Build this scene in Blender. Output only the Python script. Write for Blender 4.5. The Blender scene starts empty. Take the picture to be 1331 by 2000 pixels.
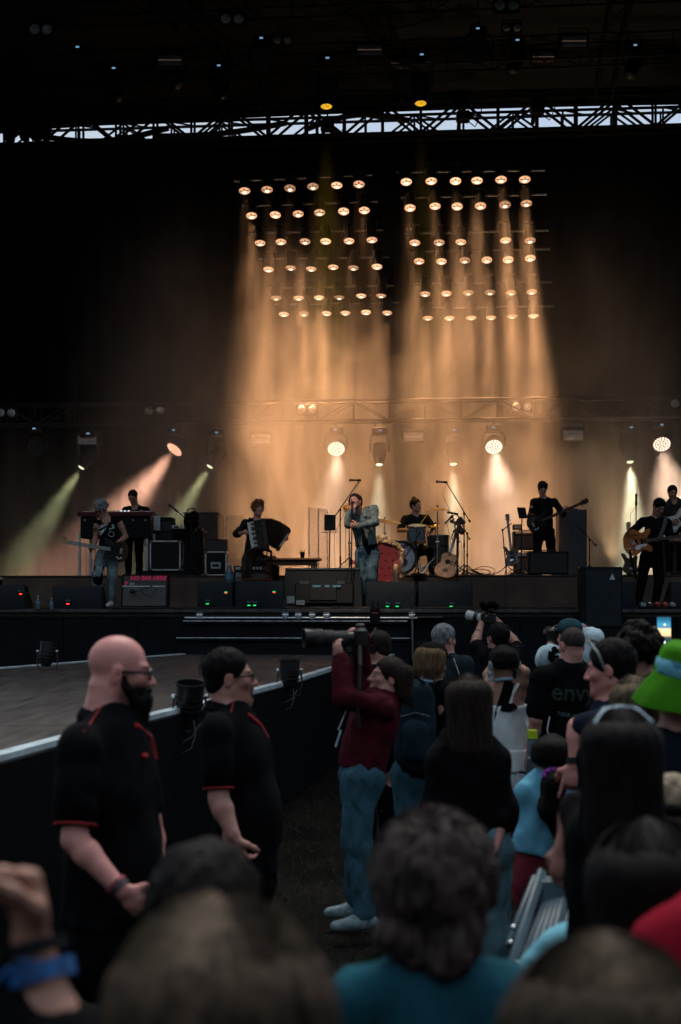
import bpy, math, random
import numpy as np
from mathutils import Vector, Matrix
random.seed(7)
NPR = np.random.RandomState(11)
SC = bpy.context.scene
COL = SC.collection
R = math.radians
# ------------------------------------------------------------------ camera
F = 2000 * 50.0 / 36.0          # focal length in photo pixels
HC = 1.95                       # lens height above the grass
PX0, PY0 = 665.5, 1180.0        # principal column and horizon row of the photo
cam_d = bpy.data.cameras.new('camera')
cam = bpy.data.objects.new('camera', cam_d)
COL.objects.link(cam)
cam_d.sensor_fit = 'VERTICAL'
cam_d.sensor_height = 36.0
cam_d.lens = 50.0
cam_d.shift_y = 180.0 / 2000.0
cam_d.clip_start = 0.05
cam_d.clip_end = 4000
cam_d.dof.use_dof = True
cam_d.dof.focus_distance = 21.0
cam_d.dof.aperture_fstop = 3.0
cam.location = (0, 0, HC)
cam.rotation_euler = (R(90), 0, 0)
SC.camera = cam
# ------------------------------------------------------------------ sky, sun, exposure
W = bpy.data.worlds.new('World')
SC.world = W
W.use_nodes = True
wn = W.node_tree
for n in list(wn.nodes):
 wn.nodes.remove(n)
sky = wn.nodes.new('ShaderNodeTexSky')
sky.sky_type = 'NISHITA'
sky.sun_disc = False
sky.sun_elevation = R(64)
sky.sun_rotation = R(8)          # the sun stands behind the stage
sky.air_density = 1.0
sky.dust_density = 1.0
sky.ozone_density = 1.0
bg = wn.nodes.new('ShaderNodeBackground')
bg.inputs['Strength'].default_value = 0.06
wo = wn.nodes.new('ShaderNodeOutputWorld')
wtc = wn.nodes.new('ShaderNodeTexCoord'); wmp = wn.nodes.new('ShaderNodeMapping'); wmp.inputs['Scale'].default_value = (1, 1, 2.2)
wnz = wn.nodes.new('ShaderNodeTexNoise'); wnz.inputs['Scale'].default_value = 3.2; wnz.inputs['Detail'].default_value = 6
wmr = wn.nodes.new('ShaderNodeMapRange'); wmr.inputs[1].default_value = .35; wmr.inputs[2].default_value = .65; wmr.inputs[3].default_value = .45; wmr.inputs[4].default_value = .95
wmx = wn.nodes.new('ShaderNodeMix'); wmx.data_type = 'RGBA'; wmx.inputs[7].default_value = (4.5, 5.0, 5.5, 1)   # a broken pale cloud layer
wn.links.new(wtc.outputs['Generated'], wmp.inputs[0]); wn.links.new(wmp.outputs[0], wnz.inputs['Vector']); wn.links.new(wnz.outputs['Fac'], wmr.inputs[0])
wn.links.new(wmr.outputs[0], wmx.inputs['Factor']); wn.links.new(sky.outputs[0], wmx.inputs[6]); wn.links.new(wmx.outputs[2], bg.inputs[0])
wn.links.new(bg.outputs[0], wo.inputs[0])
sun_d = bpy.data.lights.new('sun', 'SUN')
sun_d.energy = 1.0
sun_d.angle = R(35)
sun_d.color = (1, 0.95, 0.88)
sun = bpy.data.objects.new('sun', sun_d)
COL.objects.link(sun)
sun.rotation_euler = (R(26), 0, R(180 - 8))   # aims from behind the stage down to the audience
sun.location = (5, 60, 50)
SC.view_settings.view_transform = 'Standard'
SC.view_settings.look = 'None'
SC.view_settings.exposure = 1.15
SC.view_settings.gamma = 1.0
SC.view_settings.use_curve_mapping = False
SC.render.engine = 'CYCLES'
cy = SC.cycles
cy.use_denoising = True
try:
 cy.denoiser = 'OPENIMAGEDENOISE'
except Exception:
 pass
cy.use_light_tree = True
cy.max_bounces = 5
cy.diffuse_bounces = 3
cy.glossy_bounces = 3
cy.transmission_bounces = 5
cy.transparent_max_bounces = 12
cy.volume_bounces = 1
cy.volume_step_rate = 0.5
cy.volume_max_steps = 128
cy.sample_clamp_indirect = 4.0
cy.caustics_reflective = False
cy.caustics_refractive = False
# ------------------------------------------------------------------ helpers
def at(px, py, Y):
 """a pixel of the photo at distance Y metres -> world point"""
 return Vector(((px - PX0) / F * Y, Y, HC + (PY0 - py) / F * Y))
TH = R(-4.0)                     # the stage stands 4 degrees off square
SO = Vector((0, 22.6, 0))
SU = Vector((math.cos(TH), math.sin(TH), 0))
SV = Vector((-math.sin(TH), math.cos(TH), 0))
def S(u, v, z):
 return SO + SU * u + SV * v + Vector((0, 0, z))
FLOOR = 1.87                     # stage deck
RISER = 2.47                     # band riser
SROT = Matrix.Rotation(TH, 3, 'Z')
def obj(name, me, parent=None, loc=(0, 0, 0)):
 o = bpy.data.objects.new(name, me)
 COL.objects.link(o)
 if parent is not None:
  o.parent = parent
 o.location = loc
 return o
def tag(o, label=None, cat=None, group=None, kind=None):
 if label: o['label'] = label
 if cat: o['category'] = cat
 if group: o['group'] = group
 if kind: o['kind'] = kind
 return o
def thing(name, label, cat, loc=(0, 0, 0), rz=0.0, group=None, rot=None):
 o = bpy.data.objects.new(name, None)
 COL.objects.link(o)
 o.empty_display_size = 0.2
 o.location = loc
 o.rotation_euler = rot if rot else (0, 0, rz)
 return tag(o, label, cat, group)
def children(o):
 return [c for c in bpy.data.objects if c.parent == o]
def copy_tree(o, parent=None):
 c = o.copy()
 COL.objects.link(c)
 if parent is not None:
  c.parent = parent
 for ch in CH.get(o.name, None) or o.children:
  copy_tree(ch, c)
 return c
CH = {}
class MB:
 """collects shapes; build() links them as ONE mesh object"""
 def __init__(s):
  s.v = []; s.f = []
 def add(s, vs, fs, M=None):
  n = len(s.v)
  if M is not None:
   vs = [M @ Vector(p) for p in vs]
  s.v += [tuple(p) for p in vs]
  s.f += [tuple(i + n for i in f) for f in fs]
  return s
 def box(s, c, size, rot=None, b=0.0):
  hx, hy, hz = size[0] / 2, size[1] / 2, size[2] / 2
  b = min(b, hx * .9, hy * .9, hz * .9)
  M = Matrix.Translation(Vector(c))
  if rot is not None:
   M = M @ (rot.to_4x4() if len(rot) == 3 and hasattr(rot, 'to_4x4') else rot)
  if b <= 0:
   vs = [(x * hx, y * hy, z * hz) for x in (-1, 1) for y in (-1, 1) for z in (-1, 1)]
   fs = [(0, 1, 3, 2), (4, 6, 7, 5), (0, 4, 5, 1), (2, 3, 7, 6), (0, 2, 6, 4), (1, 5, 7, 3)]
   return s.add(vs, fs, M)
  vs = []; idx = {}
  for x in (-1, 1):
   for y in (-1, 1):
    for z in (-1, 1):
     idx[x, y, z, 0] = len(vs); vs.append((x * hx, y * (hy - b), z * (hz - b)))
     idx[x, y, z, 1] = len(vs); vs.append((x * (hx - b), y * hy, z * (hz - b)))
     idx[x, y, z, 2] = len(vs); vs.append((x * (hx - b), y * (hy - b), z * hz))
  fs = []
  for a in (-1, 1):
   q = [idx[a, -1, -1, 0], idx[a, 1, -1, 0], idx[a, 1, 1, 0], idx[a, -1, 1, 0]]; fs.append(q if a > 0 else q[::-1])
   q = [idx[-1, a, -1, 1], idx[1, a, -1, 1], idx[1, a, 1, 1], idx[-1, a, 1, 1]]; fs.append(q if a < 0 else q[::-1])
   q = [idx[-1, -1, a, 2], idx[1, -1, a, 2], idx[1, 1, a, 2], idx[-1, 1, a, 2]]; fs.append(q if a > 0 else q[::-1])
  for a in (-1, 1):
   for c2 in (-1, 1):
    q = [idx[a, c2, -1, 0], idx[a, c2, 1, 0], idx[a, c2, 1, 1], idx[a, c2, -1, 1]]; fs.append(q if a * c2 > 0 else q[::-1])
    q = [idx[a, -1, c2, 0], idx[a, -1, c2, 2], idx[a, 1, c2, 2], idx[a, 1, c2, 0]]; fs.append(q if a * c2 > 0 else q[::-1])
    q = [idx[-1, a, c2, 1], idx[1, a, c2, 1], idx[1, a, c2, 2], idx[-1, a, c2, 2]]; fs.append(q if a * c2 < 0 else q[::-1])
  for x in (-1, 1):
   for y in (-1, 1):
    for z in (-1, 1):
     q = [idx[x, y, z, 0], idx[x, y, z, 1], idx[x, y, z, 2]]
     fs.append(q if x * y * z > 0 else q[::-1])
  return s.add(vs, fs, M)
 def cyl(s, p0, p1, r0, r1=None, n=12, caps=True):
  p0 = Vector(p0); p1 = Vector(p1)
  if r1 is None: r1 = r0
  d = (p1 - p0)
  if d.length < 1e-7: return s
  q = d.to_track_quat('Z', 'Y').to_matrix()
  vs = []
  for p, r in ((p0, r0), (p1, r1)):
   for i in range(n):
    a = 2 * math.pi * i / n
    vs.append(p + q @ Vector((math.cos(a) * r, math.sin(a) * r, 0)))
  fs = [(i, (i + 1) % n, n + (i + 1) % n, n + i) for i in range(n)]
  if caps:
   fs.append(tuple(range(n - 1, -1, -1))); fs.append(tuple(range(n, 2 * n)))
  return s.add(vs, fs)
 def tube(s, pts, r, n=8, closed=False, caps=True):
  pts = [Vector(p) for p in pts]
  m = len(pts)
  rr = r if isinstance(r, (list, tuple)) else [r] * m
  vs = []; fs = []
  up = Vector((0.13, 0.2, 1)).normalized()
  prev = None
  for i, p in enumerate(pts):
   a = pts[(i - 1) % m] if (closed or i > 0) else p
   b2 = pts[(i + 1) % m] if (closed or i < m - 1) else p
   t = (b2 - a)
   if t.length < 1e-9: t = Vector((0, 0, 1))
   t.normalize()
   if prev is None:
    x = t.cross(up)
    if x.length < 0.05: x = t.cross(Vector((1, 0, 0)))
   else:
    x = prev - t * prev.dot(t)
   x.normalize(); prev = x
   y = t.cross(x)
   for k in range(n):
    an = 2 * math.pi * k / n
    vs.append(p + (x * math.cos(an) + y * math.sin(an)) * rr[i])
  seg = m if closed else m - 1
  for i in range(seg):
   j = (i + 1) % m
   for k in range(n):
    k2 = (k + 1) % n
    fs.append((i * n + k, i * n + k2, j * n + k2, j * n + k))
  if not closed and caps:
   fs.append(tuple(range(n - 1, -1, -1)))
   fs.append(tuple((m - 1) * n + k for k in range(n)))
  return s.add(vs, fs)
 def lathe(s, prof, n=20, M=None):
  """profile [(r, z)] turned round Z"""
  vs = []; fs = []
  m = len(prof)
  for (r, z) in prof:
   for k in range(n):
    a = 2 * math.pi * k / n
    vs.append((r * math.cos(a), r * math.sin(a), z))
  for i in range(m - 1):
   for k in range(n):
    k2 = (k + 1) % n
    fs.append((i * n + k, i * n + k2, (i + 1) * n + k2, (i + 1) * n + k))
  return s.add(vs, fs, M)
 def prism(s, poly, z0, z1, M=None, bev=0.0):
  """polygon in XY pulled from z0 to z1; bev rounds both rims a little"""
  n = len(poly)
  if bev > 0:
   cx = sum(p[0] for p in poly) / n; cy_ = sum(p[1] for p in poly) / n
   ins = []
   for i in range(n):
    a = Vector(poly[i - 1]); b2 = Vector(poly[(i + 1) % n]); t = (b2 - a)
    nn = Vector((t.y, -t.x))
    if nn.length > 1e-9: nn.normalize()
    ins.append((poly[i][0] - nn.x * bev, poly[i][1] - nn.y * bev))
   # area sign tells the winding
   ar = sum(poly[i][0] * poly[(i + 1) % n][1] - poly[(i + 1) % n][0] * poly[i][1] for i in range(n))
   if ar < 0:
    ins = [(2 * poly[i][0] - ins[i][0], 2 * poly[i][1] - ins[i][1]) for i in range(n)]
   rings = [(ins, z0), (poly, z0 + bev), (poly, z1 - bev), (ins, z1)]
  else:
   rings = [(poly, z0), (poly, z1)]
  vs = []
  for pl, z in rings:
   vs += [(p[0], p[1], z) for p in pl]
  fs = []
  for r in range(len(rings) - 1):
   for i in range(n):
    j = (i + 1) % n
    fs.append((r * n + i, r * n + j, (r + 1) * n + j, (r + 1) * n + i))
  fs.append(tuple(range(n - 1, -1, -1)))
  fs.append(tuple((len(rings) - 1) * n + i for i in range(n)))
  return s.add(vs, fs, M)
 def ball(s, c, r, n=10, m=7, rot=None):
  if not isinstance(r, (tuple, list)): r = (r, r, r)
  vs = []; fs = []
  c = Vector(c)
  for j in range(m + 1):
   th = math.pi * j / m
   for k in range(n):
    a = 2 * math.pi * k / n
    p = Vector((r[0] * math.sin(th) * math.cos(a), r[1] * math.sin(th) * math.sin(a), r[2] * math.cos(th)))
    if rot is not None: p = rot @ p
    vs.append(c + p)
  for j in range(m):
   for k in range(n):
    k2 = (k + 1) % n
    fs.append((j * n + k, (j + 1) * n + k, (j + 1) * n + k2, j * n + k2))
  return s.add(vs, fs)
 def mesh(s, name, m=None, smooth=0.7, off=None):
  me = bpy.data.meshes.new(name)
  vs = s.v if off is None else [tuple(Vector(p) - off) for p in s.v]
  me.from_pydata(vs, [], s.f)
  me.validate()
  me.update()
  if m is not None:
   me.materials.append(m)
  if smooth:
   me.polygons.foreach_set('use_smooth', [True] * len(me.polygons))
   try:
    me.set_sharp_from_angle(angle=smooth)
   except Exception:
    pass
  return me
 def build(s, name, m, parent=None, smooth=0.7, world=False):
  """world=True: vertices are world points; they are moved into the parent's frame"""
  if world:
   if parent is not None:
    Mi = rootM(parent).inverted()
    s.v = [tuple(Mi @ Vector(p)) for p in s.v]
    return obj(name, s.mesh(name, m, smooth), parent)
   o0 = Vector(s.v[0]) if s.v else Vector()
   lo = [min(p[i] for p in s.v) for i in range(3)]; hi = [max(p[i] for p in s.v) for i in range(3)]
   c = Vector(((lo[0] + hi[0]) / 2, (lo[1] + hi[1]) / 2, lo[2]))
   return obj(name, s.mesh(name, m, smooth, off=c), None, c)
  return obj(name, s.mesh(name, m, smooth), parent)
def rootM(o):
 M = Matrix.LocRotScale(o.location, o.rotation_euler, o.scale)
 return rootM(o.parent) @ M if o.parent is not None else M
def struct(name, mb, m, smooth=0.7, parent=None):
 o = mb.build(name, m, parent, smooth)
 o['kind'] = 'structure'
 return o
# ------------------------------------------------------------------ materials
MATS = {}
def mat(name, col=(.5, .5, .5), rough=.5, metal=0.0, var=.25, scale=14.0, bump=.0, bscale=60.0, spec=.5,
  stretch=None, col2=None, coat=0.0, trans=0.0, ior=1.45, sheen=0.0, alpha=1.0, tint=False, roughvar=.12):
 """principled material whose colour, gloss and relief all wander a little with noise"""
 if name in MATS: return MATS[name]
 m = bpy.data.materials.new(name)
 m.use_nodes = True
 nt = m.node_tree
 b = nt.nodes['Principled BSDF']
 b.inputs['Roughness'].default_value = rough
 b.inputs['Metallic'].default_value = metal
 b.inputs['Specular IOR Level'].default_value = spec
 b.inputs['IOR'].default_value = ior
 if coat: b.inputs['Coat Weight'].default_value = coat
 if trans: b.inputs['Transmission Weight'].default_value = trans
 if sheen: b.inputs['Sheen Weight'].default_value = sheen
 b.inputs['Alpha'].default_value = alpha
 tc = nt.nodes.new('ShaderNodeTexCoord')
 mp = nt.nodes.new('ShaderNodeMapping')
 if stretch: mp.inputs['Scale'].default_value = stretch
 nt.links.new(tc.outputs['Object'], mp.inputs[0])
 nz = nt.nodes.new('ShaderNodeTexNoise')
 nz.inputs['Scale'].default_value = scale
 nz.inputs['Detail'].default_value = 5
 nt.links.new(mp.outputs[0], nz.inputs['Vector'])
 rp = nt.nodes.new('ShaderNodeValToRGB')
 c2 = col2 if col2 else tuple(min(1, c * (1 + var)) for c in col)
 c1 = tuple(c * (1 - var) for c in col)
 rp.color_ramp.elements[0].position = .32
 rp.color_ramp.elements[1].position = .68
 rp.color_ramp.elements[0].color = (*c1, 1)
 rp.color_ramp.elements[1].color = (*c2, 1)
 nt.links.new(nz.outputs['Fac'], rp.inputs[0])
 out = rp.outputs[0]
 if tint:
  at_ = nt.nodes.new('ShaderNodeAttribute'); at_.attribute_name = 'tint'
  mx = nt.nodes.new('ShaderNodeMix'); mx.data_type = 'RGBA'; mx.blend_type = 'MULTIPLY'
  mx.inputs['Factor'].default_value = 1
  nt.links.new(out, mx.inputs[6]); nt.links.new(at_.outputs['Color'], mx.inputs[7])
  out = mx.outputs[2]
 nt.links.new(out, b.inputs['Base Color'])
 if roughvar:
  mr = nt.nodes.new('ShaderNodeMapRange')
  mr.inputs[3].default_value = max(0.02, rough - roughvar); mr.inputs[4].default_value = min(1, rough + roughvar)
  nt.links.new(nz.outputs['Fac'], mr.inputs[0]); nt.links.new(mr.outputs[0], b.inputs['Roughness'])
 if bump:
  n2 = nt.nodes.new('ShaderNodeTexNoise'); n2.inputs['Scale'].default_value = bscale; n2.inputs['Detail'].default_value = 4
  nt.links.new(mp.outputs[0], n2.inputs['Vector'])
  bp = nt.nodes.new('ShaderNodeBump'); bp.inputs['Strength'].default_value = bump; bp.inputs['Distance'].default_value = .01
  nt.links.new(n2.outputs['Fac'], bp.inputs['Height']); nt.links.new(bp.outputs[0], b.inputs['Normal'])
 MATS[name] = m
 return m
def glow(name, col, strength, noise=0.0, scale=30.0):
 """something that really gives off light: a lamp face, a screen, an indicator"""
 if name in MATS: return MATS[name]
 m = bpy.data.materials.new(name); m.use_nodes = True
 nt = m.node_tree
 for n in list(nt.nodes): nt.nodes.remove(n)
 e = nt.nodes.new('ShaderNodeEmission'); o = nt.nodes.new('ShaderNodeOutputMaterial')
 e.inputs[0].default_value = (*col, 1); e.inputs[1].default_value = strength
 if noise:
  tc = nt.nodes.new('ShaderNodeTexCoord'); nz = nt.nodes.new('ShaderNodeTexNoise'); nz.inputs['Scale'].default_value = scale
  mr = nt.nodes.new('ShaderNodeMapRange'); mr.inputs[1].default_value = .3; mr.inputs[2].default_value = .7
  mr.inputs[3].default_value = strength * (1 - noise); mr.inputs[4].default_value = strength * (1 + noise)
  nt.links.new(tc.outputs['Object'], nz.inputs['Vector']); nt.links.new(nz.outputs['Fac'], mr.inputs[0]); nt.links.new(mr.outputs[0], e.inputs[1])
 nt.links.new(e.outputs[0], o.inputs[0])
 try: m.cycles.emission_sampling = 'NONE'
 except Exception: pass
 MATS[name] = m
 return m
BLACK = mat('black_paint', (.006, .007, .009), .55, var=.35, spec=.15)
BLACKM = mat('black_metal', (.010, .011, .013), .6, metal=.1, var=.3, spec=.2)
TOLEX = mat('black_tolex', (.006, .008, .010), .65, spec=.15, bump=.35, bscale=220)
DRAPE = mat('black_drape', (.0035, .0045, .006), .95, bump=.3, bscale=8, spec=.1)
CHROME = mat('chrome', (.75, .76, .78), .16, metal=1, var=.12)
STEEL = mat('galvanised_steel', (.50, .56, .60), .32, metal=1, var=.2, scale=30)
ALU = mat('aluminium', (.55, .60, .63), .38, metal=.9, var=.15)
WOOD = mat('brown_wood', (.12, .055, .025), .45, var=.4, scale=9, stretch=(1, 1, 8))
RUBBER = mat('rubber', (.015, .015, .016), .7)
# ================================================================== THE SETTING
# ---- grass field
def ground_mat():
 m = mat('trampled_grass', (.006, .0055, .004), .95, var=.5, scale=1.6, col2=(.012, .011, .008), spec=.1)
 nt = m.node_tree
 b = nt.nodes['Principled BSDF']
 n = nt.nodes.new('ShaderNodeTexNoise'); n.inputs['Scale'].default_value = 45; n.inputs['Detail'].default_value = 8
 tc = nt.nodes.new('ShaderNodeTexCoord'); nt.links.new(tc.outputs['Object'], n.inputs['Vector'])
 bp = nt.nodes.new('ShaderNodeBump'); bp.inputs['Strength'].default_value = .9; bp.inputs['Distance'].default_value = .03
 nt.links.new(n.outputs['Fac'], bp.inputs['Height']); nt.links.new(bp.outputs[0], b.inputs['Normal'])
 return m
g = MB()
N = 40
for i in range(N + 1):
 for j in range(N + 1):
  x = (i / N - .5); y = (j / N - .5)
  x = x * abs(x) * 4 * 1500 ; y = y * abs(y) * 4 * 1500
  g.v.append((x, y + 20, -.02 + .015 * math.sin(x * 1.7) * math.cos(y * 1.3)))
for i in range(N):
 for j in range(N):
  g.f.append((i * (N + 1) + j, (i + 1) * (N + 1) + j, (i + 1) * (N + 1) + j + 1, i * (N + 1) + j + 1))
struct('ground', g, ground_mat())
# trodden straw and grass blades in the pit
blades = MB()
for k in range(9000):
 Y = random.uniform(4.5, 16); x = random.uniform(-.6, 2.9) * (1 if Y < 12 else 1)
 h = random.uniform(.015, .06); a = random.uniform(0, 6.28); l = random.uniform(.02, .08)
 p = Vector((x, Y, -.01)); d = Vector((math.cos(a), math.sin(a), 0)); s = Vector((-d.y, d.x, 0)) * .003
 blades.add([p - s, p + s, p + d * l + Vector((0, 0, h))], [(0, 1, 2)])
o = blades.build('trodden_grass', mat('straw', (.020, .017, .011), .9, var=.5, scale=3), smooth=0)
tag(o, 'trodden straw and grass on the dark pit ground', 'grass', kind='stuff')
# ---- stage deck
DECK = mat('stage_deck', (.014, .014, .015), .55, var=.35, scale=3, bump=.15)
UL, UR, VB = -10.6, 11.5, 14.0
def sbox(mb, u0, u1, v0, v1, z0, z1, b=0):
 c = S((u0 + u1) / 2, (v0 + v1) / 2, (z0 + z1) / 2)
 mb.box(c, (abs(u1 - u0), abs(v1 - v0), abs(z1 - z0)), SROT, b)
 return mb
struct('stage_floor', sbox(MB(), UL, UR, 0.02, VB, FLOOR - .12, FLOOR), DECK)
# front edge strip and the black panels under it
m_ = MB(); sbox(m_, UL, UR, -.03, .015, FLOOR - .055, FLOOR + .004, .006)
o = struct('stage_edge', m_, mat('edge_trim', (.10, .11, .12), .35, metal=.7, var=.3))
FASC = mat('fascia_black', (.005, .0075, .0105), .75, var=.5, scale=2.5, spec=.15)
fas = struct('stage_front', sbox(MB(), UL, UR, .18, .26, 0, FLOOR - .13), FASC)
u = UL + .02; k = 0
while u < UR - .1:
 if not (-2.45 < u + .6 < 1.15):
  mm = MB(); sbox(mm, u, min(u + 1.21, UR), .03, .075, .02, FLOOR - .065, .006)
  mm.build('panel', FASC, fas)
 u += 1.22
# ---- band riser
RISM = mat('riser_black', (.085, .062, .050), .75, spec=.15, var=.3, scale=2)
RV = 2.95
rs = struct('band_riser', sbox(MB(), -6.4, 9.6, RV, 13.2, FLOOR + .002, RISER - .03), RISM)
sbox(MB(), -6.43, 9.63, RV - .03, 13.23, RISER - .028, RISER, .004).build('riser_top', mat('riser_ply', (.020, .016, .013), .6, var=.3, scale=4), rs)
for k in range(7):
 u0 = -6.4 + k * 2.286
 sbox(MB(), u0 + .008, u0 + 2.278, RV - .014, RV - .002, FLOOR + .01, RISER - .034, .003).build('panel', RISM, rs)
# ---- backdrop and wings, hanging in folds
def curtain(name, p0, p1, z0, z1, fold=.12, wl=.5, top=None):
 mb = MB(); d = (p1 - p0); L = d.length; d.normalize(); nn = Vector((-d.y, d.x, 0))
 n = max(4, int(L / wl * 6)); rows = 8
 for j in range(rows + 1):
  for i in range(n + 1):
   t = L * i / n
   zt = z1 if top is None else z1 + (top - z1) * i / n
   z = z0 + (zt - z0) * j / rows
   w = fold * (.6 * math.sin(t / wl * 6.28) + .4 * math.sin(t / wl * 2.63 + 1.3 + .15 * j)) * (1.05 - .5 * j / rows)
   p = p0 + d * t + nn * w
   mb.v.append((p.x, p.y, z))
 for j in range(rows):
  for i in range(n):
   a = j * (n + 1) + i
   mb.f.append((a, a + 1, a + n + 2, a + n + 1))
 return struct(name, mb, DRAPE, smooth=3)
YB = 13.75
curtain('backdrop_curtain', S(UL - .9, YB, 0), S(UR + .9, YB, 0), FLOOR, 13.96, top=14.04)
curtain('side_curtain', S(UL, -.4, 0), S(UL, YB + .9, 0), 0, 15)
curtain('side_curtain', S(UR, YB + .9, 0), S(UR, -.4, 0), 0, 15)
# ---- roof skin, ribbed, rising to the front
ROOF = mat('roof_skin', (.007, .011, .016), .9, var=.3, scale=1.2)
mb = MB()
nU, nV = 60, 24
for j in range(nV + 1):
 for i in range(nU + 1):
  u_ = UL - .6 + (UR - UL + 1.2) * i / nU; v_ = -4.2 + 18.5 * j / nV
  z = 14.82 + .0083 * (u_ - 17) + .10 * (14 - v_) + .05 * math.cos(j * 1.57) - .0015 * (u_ - 1.5) ** 2
  p = S(u_, v_, z); mb.v.append(tuple(p))
for j in range(nV):
 for i in range(nU):
  a = j * (nU + 1) + i
  mb.f.append((a, a + nU + 1, a + nU + 2, a + 1))
struct('stage_roof', mb, ROOF, smooth=3)
mb = MB()
sbox(mb, UL - .6, UR + .6, -4.4, -4.2, 14.2, 17.2)
struct('roof_fascia', mb, ROOF)
# ---- thrust (runway) and its two steps
TZ = 1.17
TP = [at(-260, 1333.0, 14.2), at(370, 1270, 22.58)]
def gl(px, Y):   # point on the thrust plane
 return Vector(((px - PX0) / F * Y, Y, TZ))
Ls, Lf = gl(370, 22.55), gl(-420, 11.7)
Rs, Rf = Vector((1.04, 22.5, TZ)), Vector((-2.13, 4.2, TZ))
Rm = Vector((0.0, 16.6, TZ))
TOPM = mat('runway_ply', (.052, .045, .041), .6, var=.45, scale=2.2, stretch=(6, .6, 1), bump=.2, bscale=30)
def quadslab(mb, P, z0, z1):
 n = len(P)
 vs = [(p.x, p.y, z0) for p in P] + [(p.x, p.y, z1) for p in P]
 fs = [tuple(range(n - 1, -1, -1)), tuple(range(n, 2 * n))] + [(i, (i + 1) % n, n + (i + 1) % n, n + i) for i in range(n)]
 return mb.add(vs, fs)
Lf2 = Vector((-6.2, 4.2, TZ))
# right rim line passes (0,1480)@6.9, (300,1400)@9.9, (660,1303)@17.5
rim = [Vector((-2.35, 4.2, 0)), gl(0, 7.22), gl(180, 8.64), gl(300, 9.87), gl(420, 11.4), gl(565, 14.2), gl(660, 17.6), gl(745, 20.2), Vector((.92, 22.5, 0))]
lef = [gl(372, 22.55), gl(0, 17.35), Vector((-6.6, 11.5, 0)), Vector((-8.6, 4.2, 0))]
thr = struct('runway', quadslab(MB(), rim + lef, TZ - .12, TZ - .02), FASC)
# plywood sheets, laid across, each its own board
def xr(Y, line):
 for a, b in zip(line, line[1:]):
  lo, hi = (a, b) if a.y < b.y else (b, a)
  if lo.y <= Y <= hi.y:
   t = (Y - lo.y) / max(1e-6, hi.y - lo.y); return lo.x + (hi.x - lo.x) * t
 return line[-1].x
Y = 4.3; row = 0
while Y < 22.4:
 Y2 = min(Y + 1.22, 22.5)
 xa0, xa1 = xr(Y, lef) + .12, xr(Y2, lef) + .12
 xb0, xb1 = xr(Y, rim) - .10, xr(Y2, rim) - .10
 n = 3
 for k in range(n):
  t0 = k / n + (.0 if k == 0 else (.12 if row % 2 else -.12)); t1 = (k + 1) / n + (0 if k == n - 1 else (.12 if row % 2 else -.12))
  dz = random.uniform(0, .002); e = .0025
  P = [(xa0 + (xb0 - xa0) * t0 + e, Y + e), (xa0 + (xb0 - xa0) * t1 - e, Y + e), (xa1 + (xb1 - xa1) * t1 - e, Y2 - e), (xa1 + (xb1 - xa1) * t0 + e, Y2 - e)]
  quadslab(MB(), [Vector((p[0], p[1], 0)) for p in P], TZ - .018, TZ - .004 + dz).build('deck_board', TOPM, thr)
 Y = Y2; row += 1
WHITE_T = mat('white_edge_tape', (.55, .66, .70), .45, var=.2, scale=5)
def rail(mb, line, w, z0, z1, side):
 for a, b in zip(line, line[1:]):
  a2 = Vector((a.x, a.y, 0)); b2 = Vector((b.x, b.y, 0)); d = (b2 - a2); d.normalize(); nn = Vector((-d.y, d.x, 0)) * side
  quadslab(mb, [a2, b2, b2 + nn * w, a2 + nn * w], z0, z1)
 return mb
rail(MB(), rim, .095, TZ - .03, TZ + .012, 1).build('edge_strip', WHITE_T, thr)
rail(MB(), lef, .10, TZ - .03, TZ + .012, 1).build('edge_strip', WHITE_T, thr)
rail(MB(), [p + Vector((.02, 0, 0)) for p in rim], .05, .0, TZ - .032, 1).build('skirt', DRAPE, thr)
rail(MB(), lef, .05, .0, TZ - .032, 1).build('skirt', DRAPE, thr)
# steps
st = thing('stage_steps', 'black two-tread steps with pale nosing from the runway up to the stage', 'steps', S(-.7, -.6, 0), TH)
x0, x1 = -2.52 + .7, 1.12 + .7
for k, (v0, v1, zt) in enumerate(((-.62, .6, TZ + .26), (-.30, .6, TZ + .52))):
 MB().box(((x0 + x1) / 2, .6 + (v0 - .02) / 2 - .02, (zt - .03)), (x1 - x0 - .1 * k, -v0 + .02 - .0, .04), b=.005).build('tread', FASC, st)
 MB().box(((x0 + x1) / 2, .6 + v0 + .03, zt / 2 - .03), (x1 - x0 - .1 * k - .03, .04, zt - .05)).build('step_front', FASC, st)
 MB().box(((x0 + x1) / 2, .6 + v0 - .012, zt - .006), (x1 - x0 - .1 * k, .02, .018), b=.004).build('nosing', mat('nosing', (.42, .47, .50), .5, var=.5, scale=12), st)
# scaffold rail with clamps over the steps
rl = thing('scaffold_rail', 'long galvanised tube with clamps under the stage lip above the steps', 'rail', S(-.7, -.1, 0), TH)
zt = HC - (1207 - 1180) / 122.5
MB().cyl((x0 + .05, -.06, zt), (x1 + .1, -.06, zt), .024, n=14).build('tube', STEEL, rl)
MB().cyl((x1 + .02, -.02, TZ - .1), (x1 + .02, -.02, zt + .12), .024, n=12).build('upright', STEEL, rl)
for px_ in (392, 560, 585, 612, 640, 805):
 x = (px_ - PX0) / 122.7 + .7
 c = MB(); c.box((x, -.075, zt + .012), (.085, .075, .075), b=.012); c.cyl((x - .05, -.09, zt + .05), (x + .05, -.09, zt + .05), .012, n=8); c.box((x, -.06, zt + .075), (.10, .05, .03), b=.006)
 c.build('clamp', mat('clamp_steel', (.6, .66, .7), .3, metal=.9, var=.35, scale=40), rl)
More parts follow.
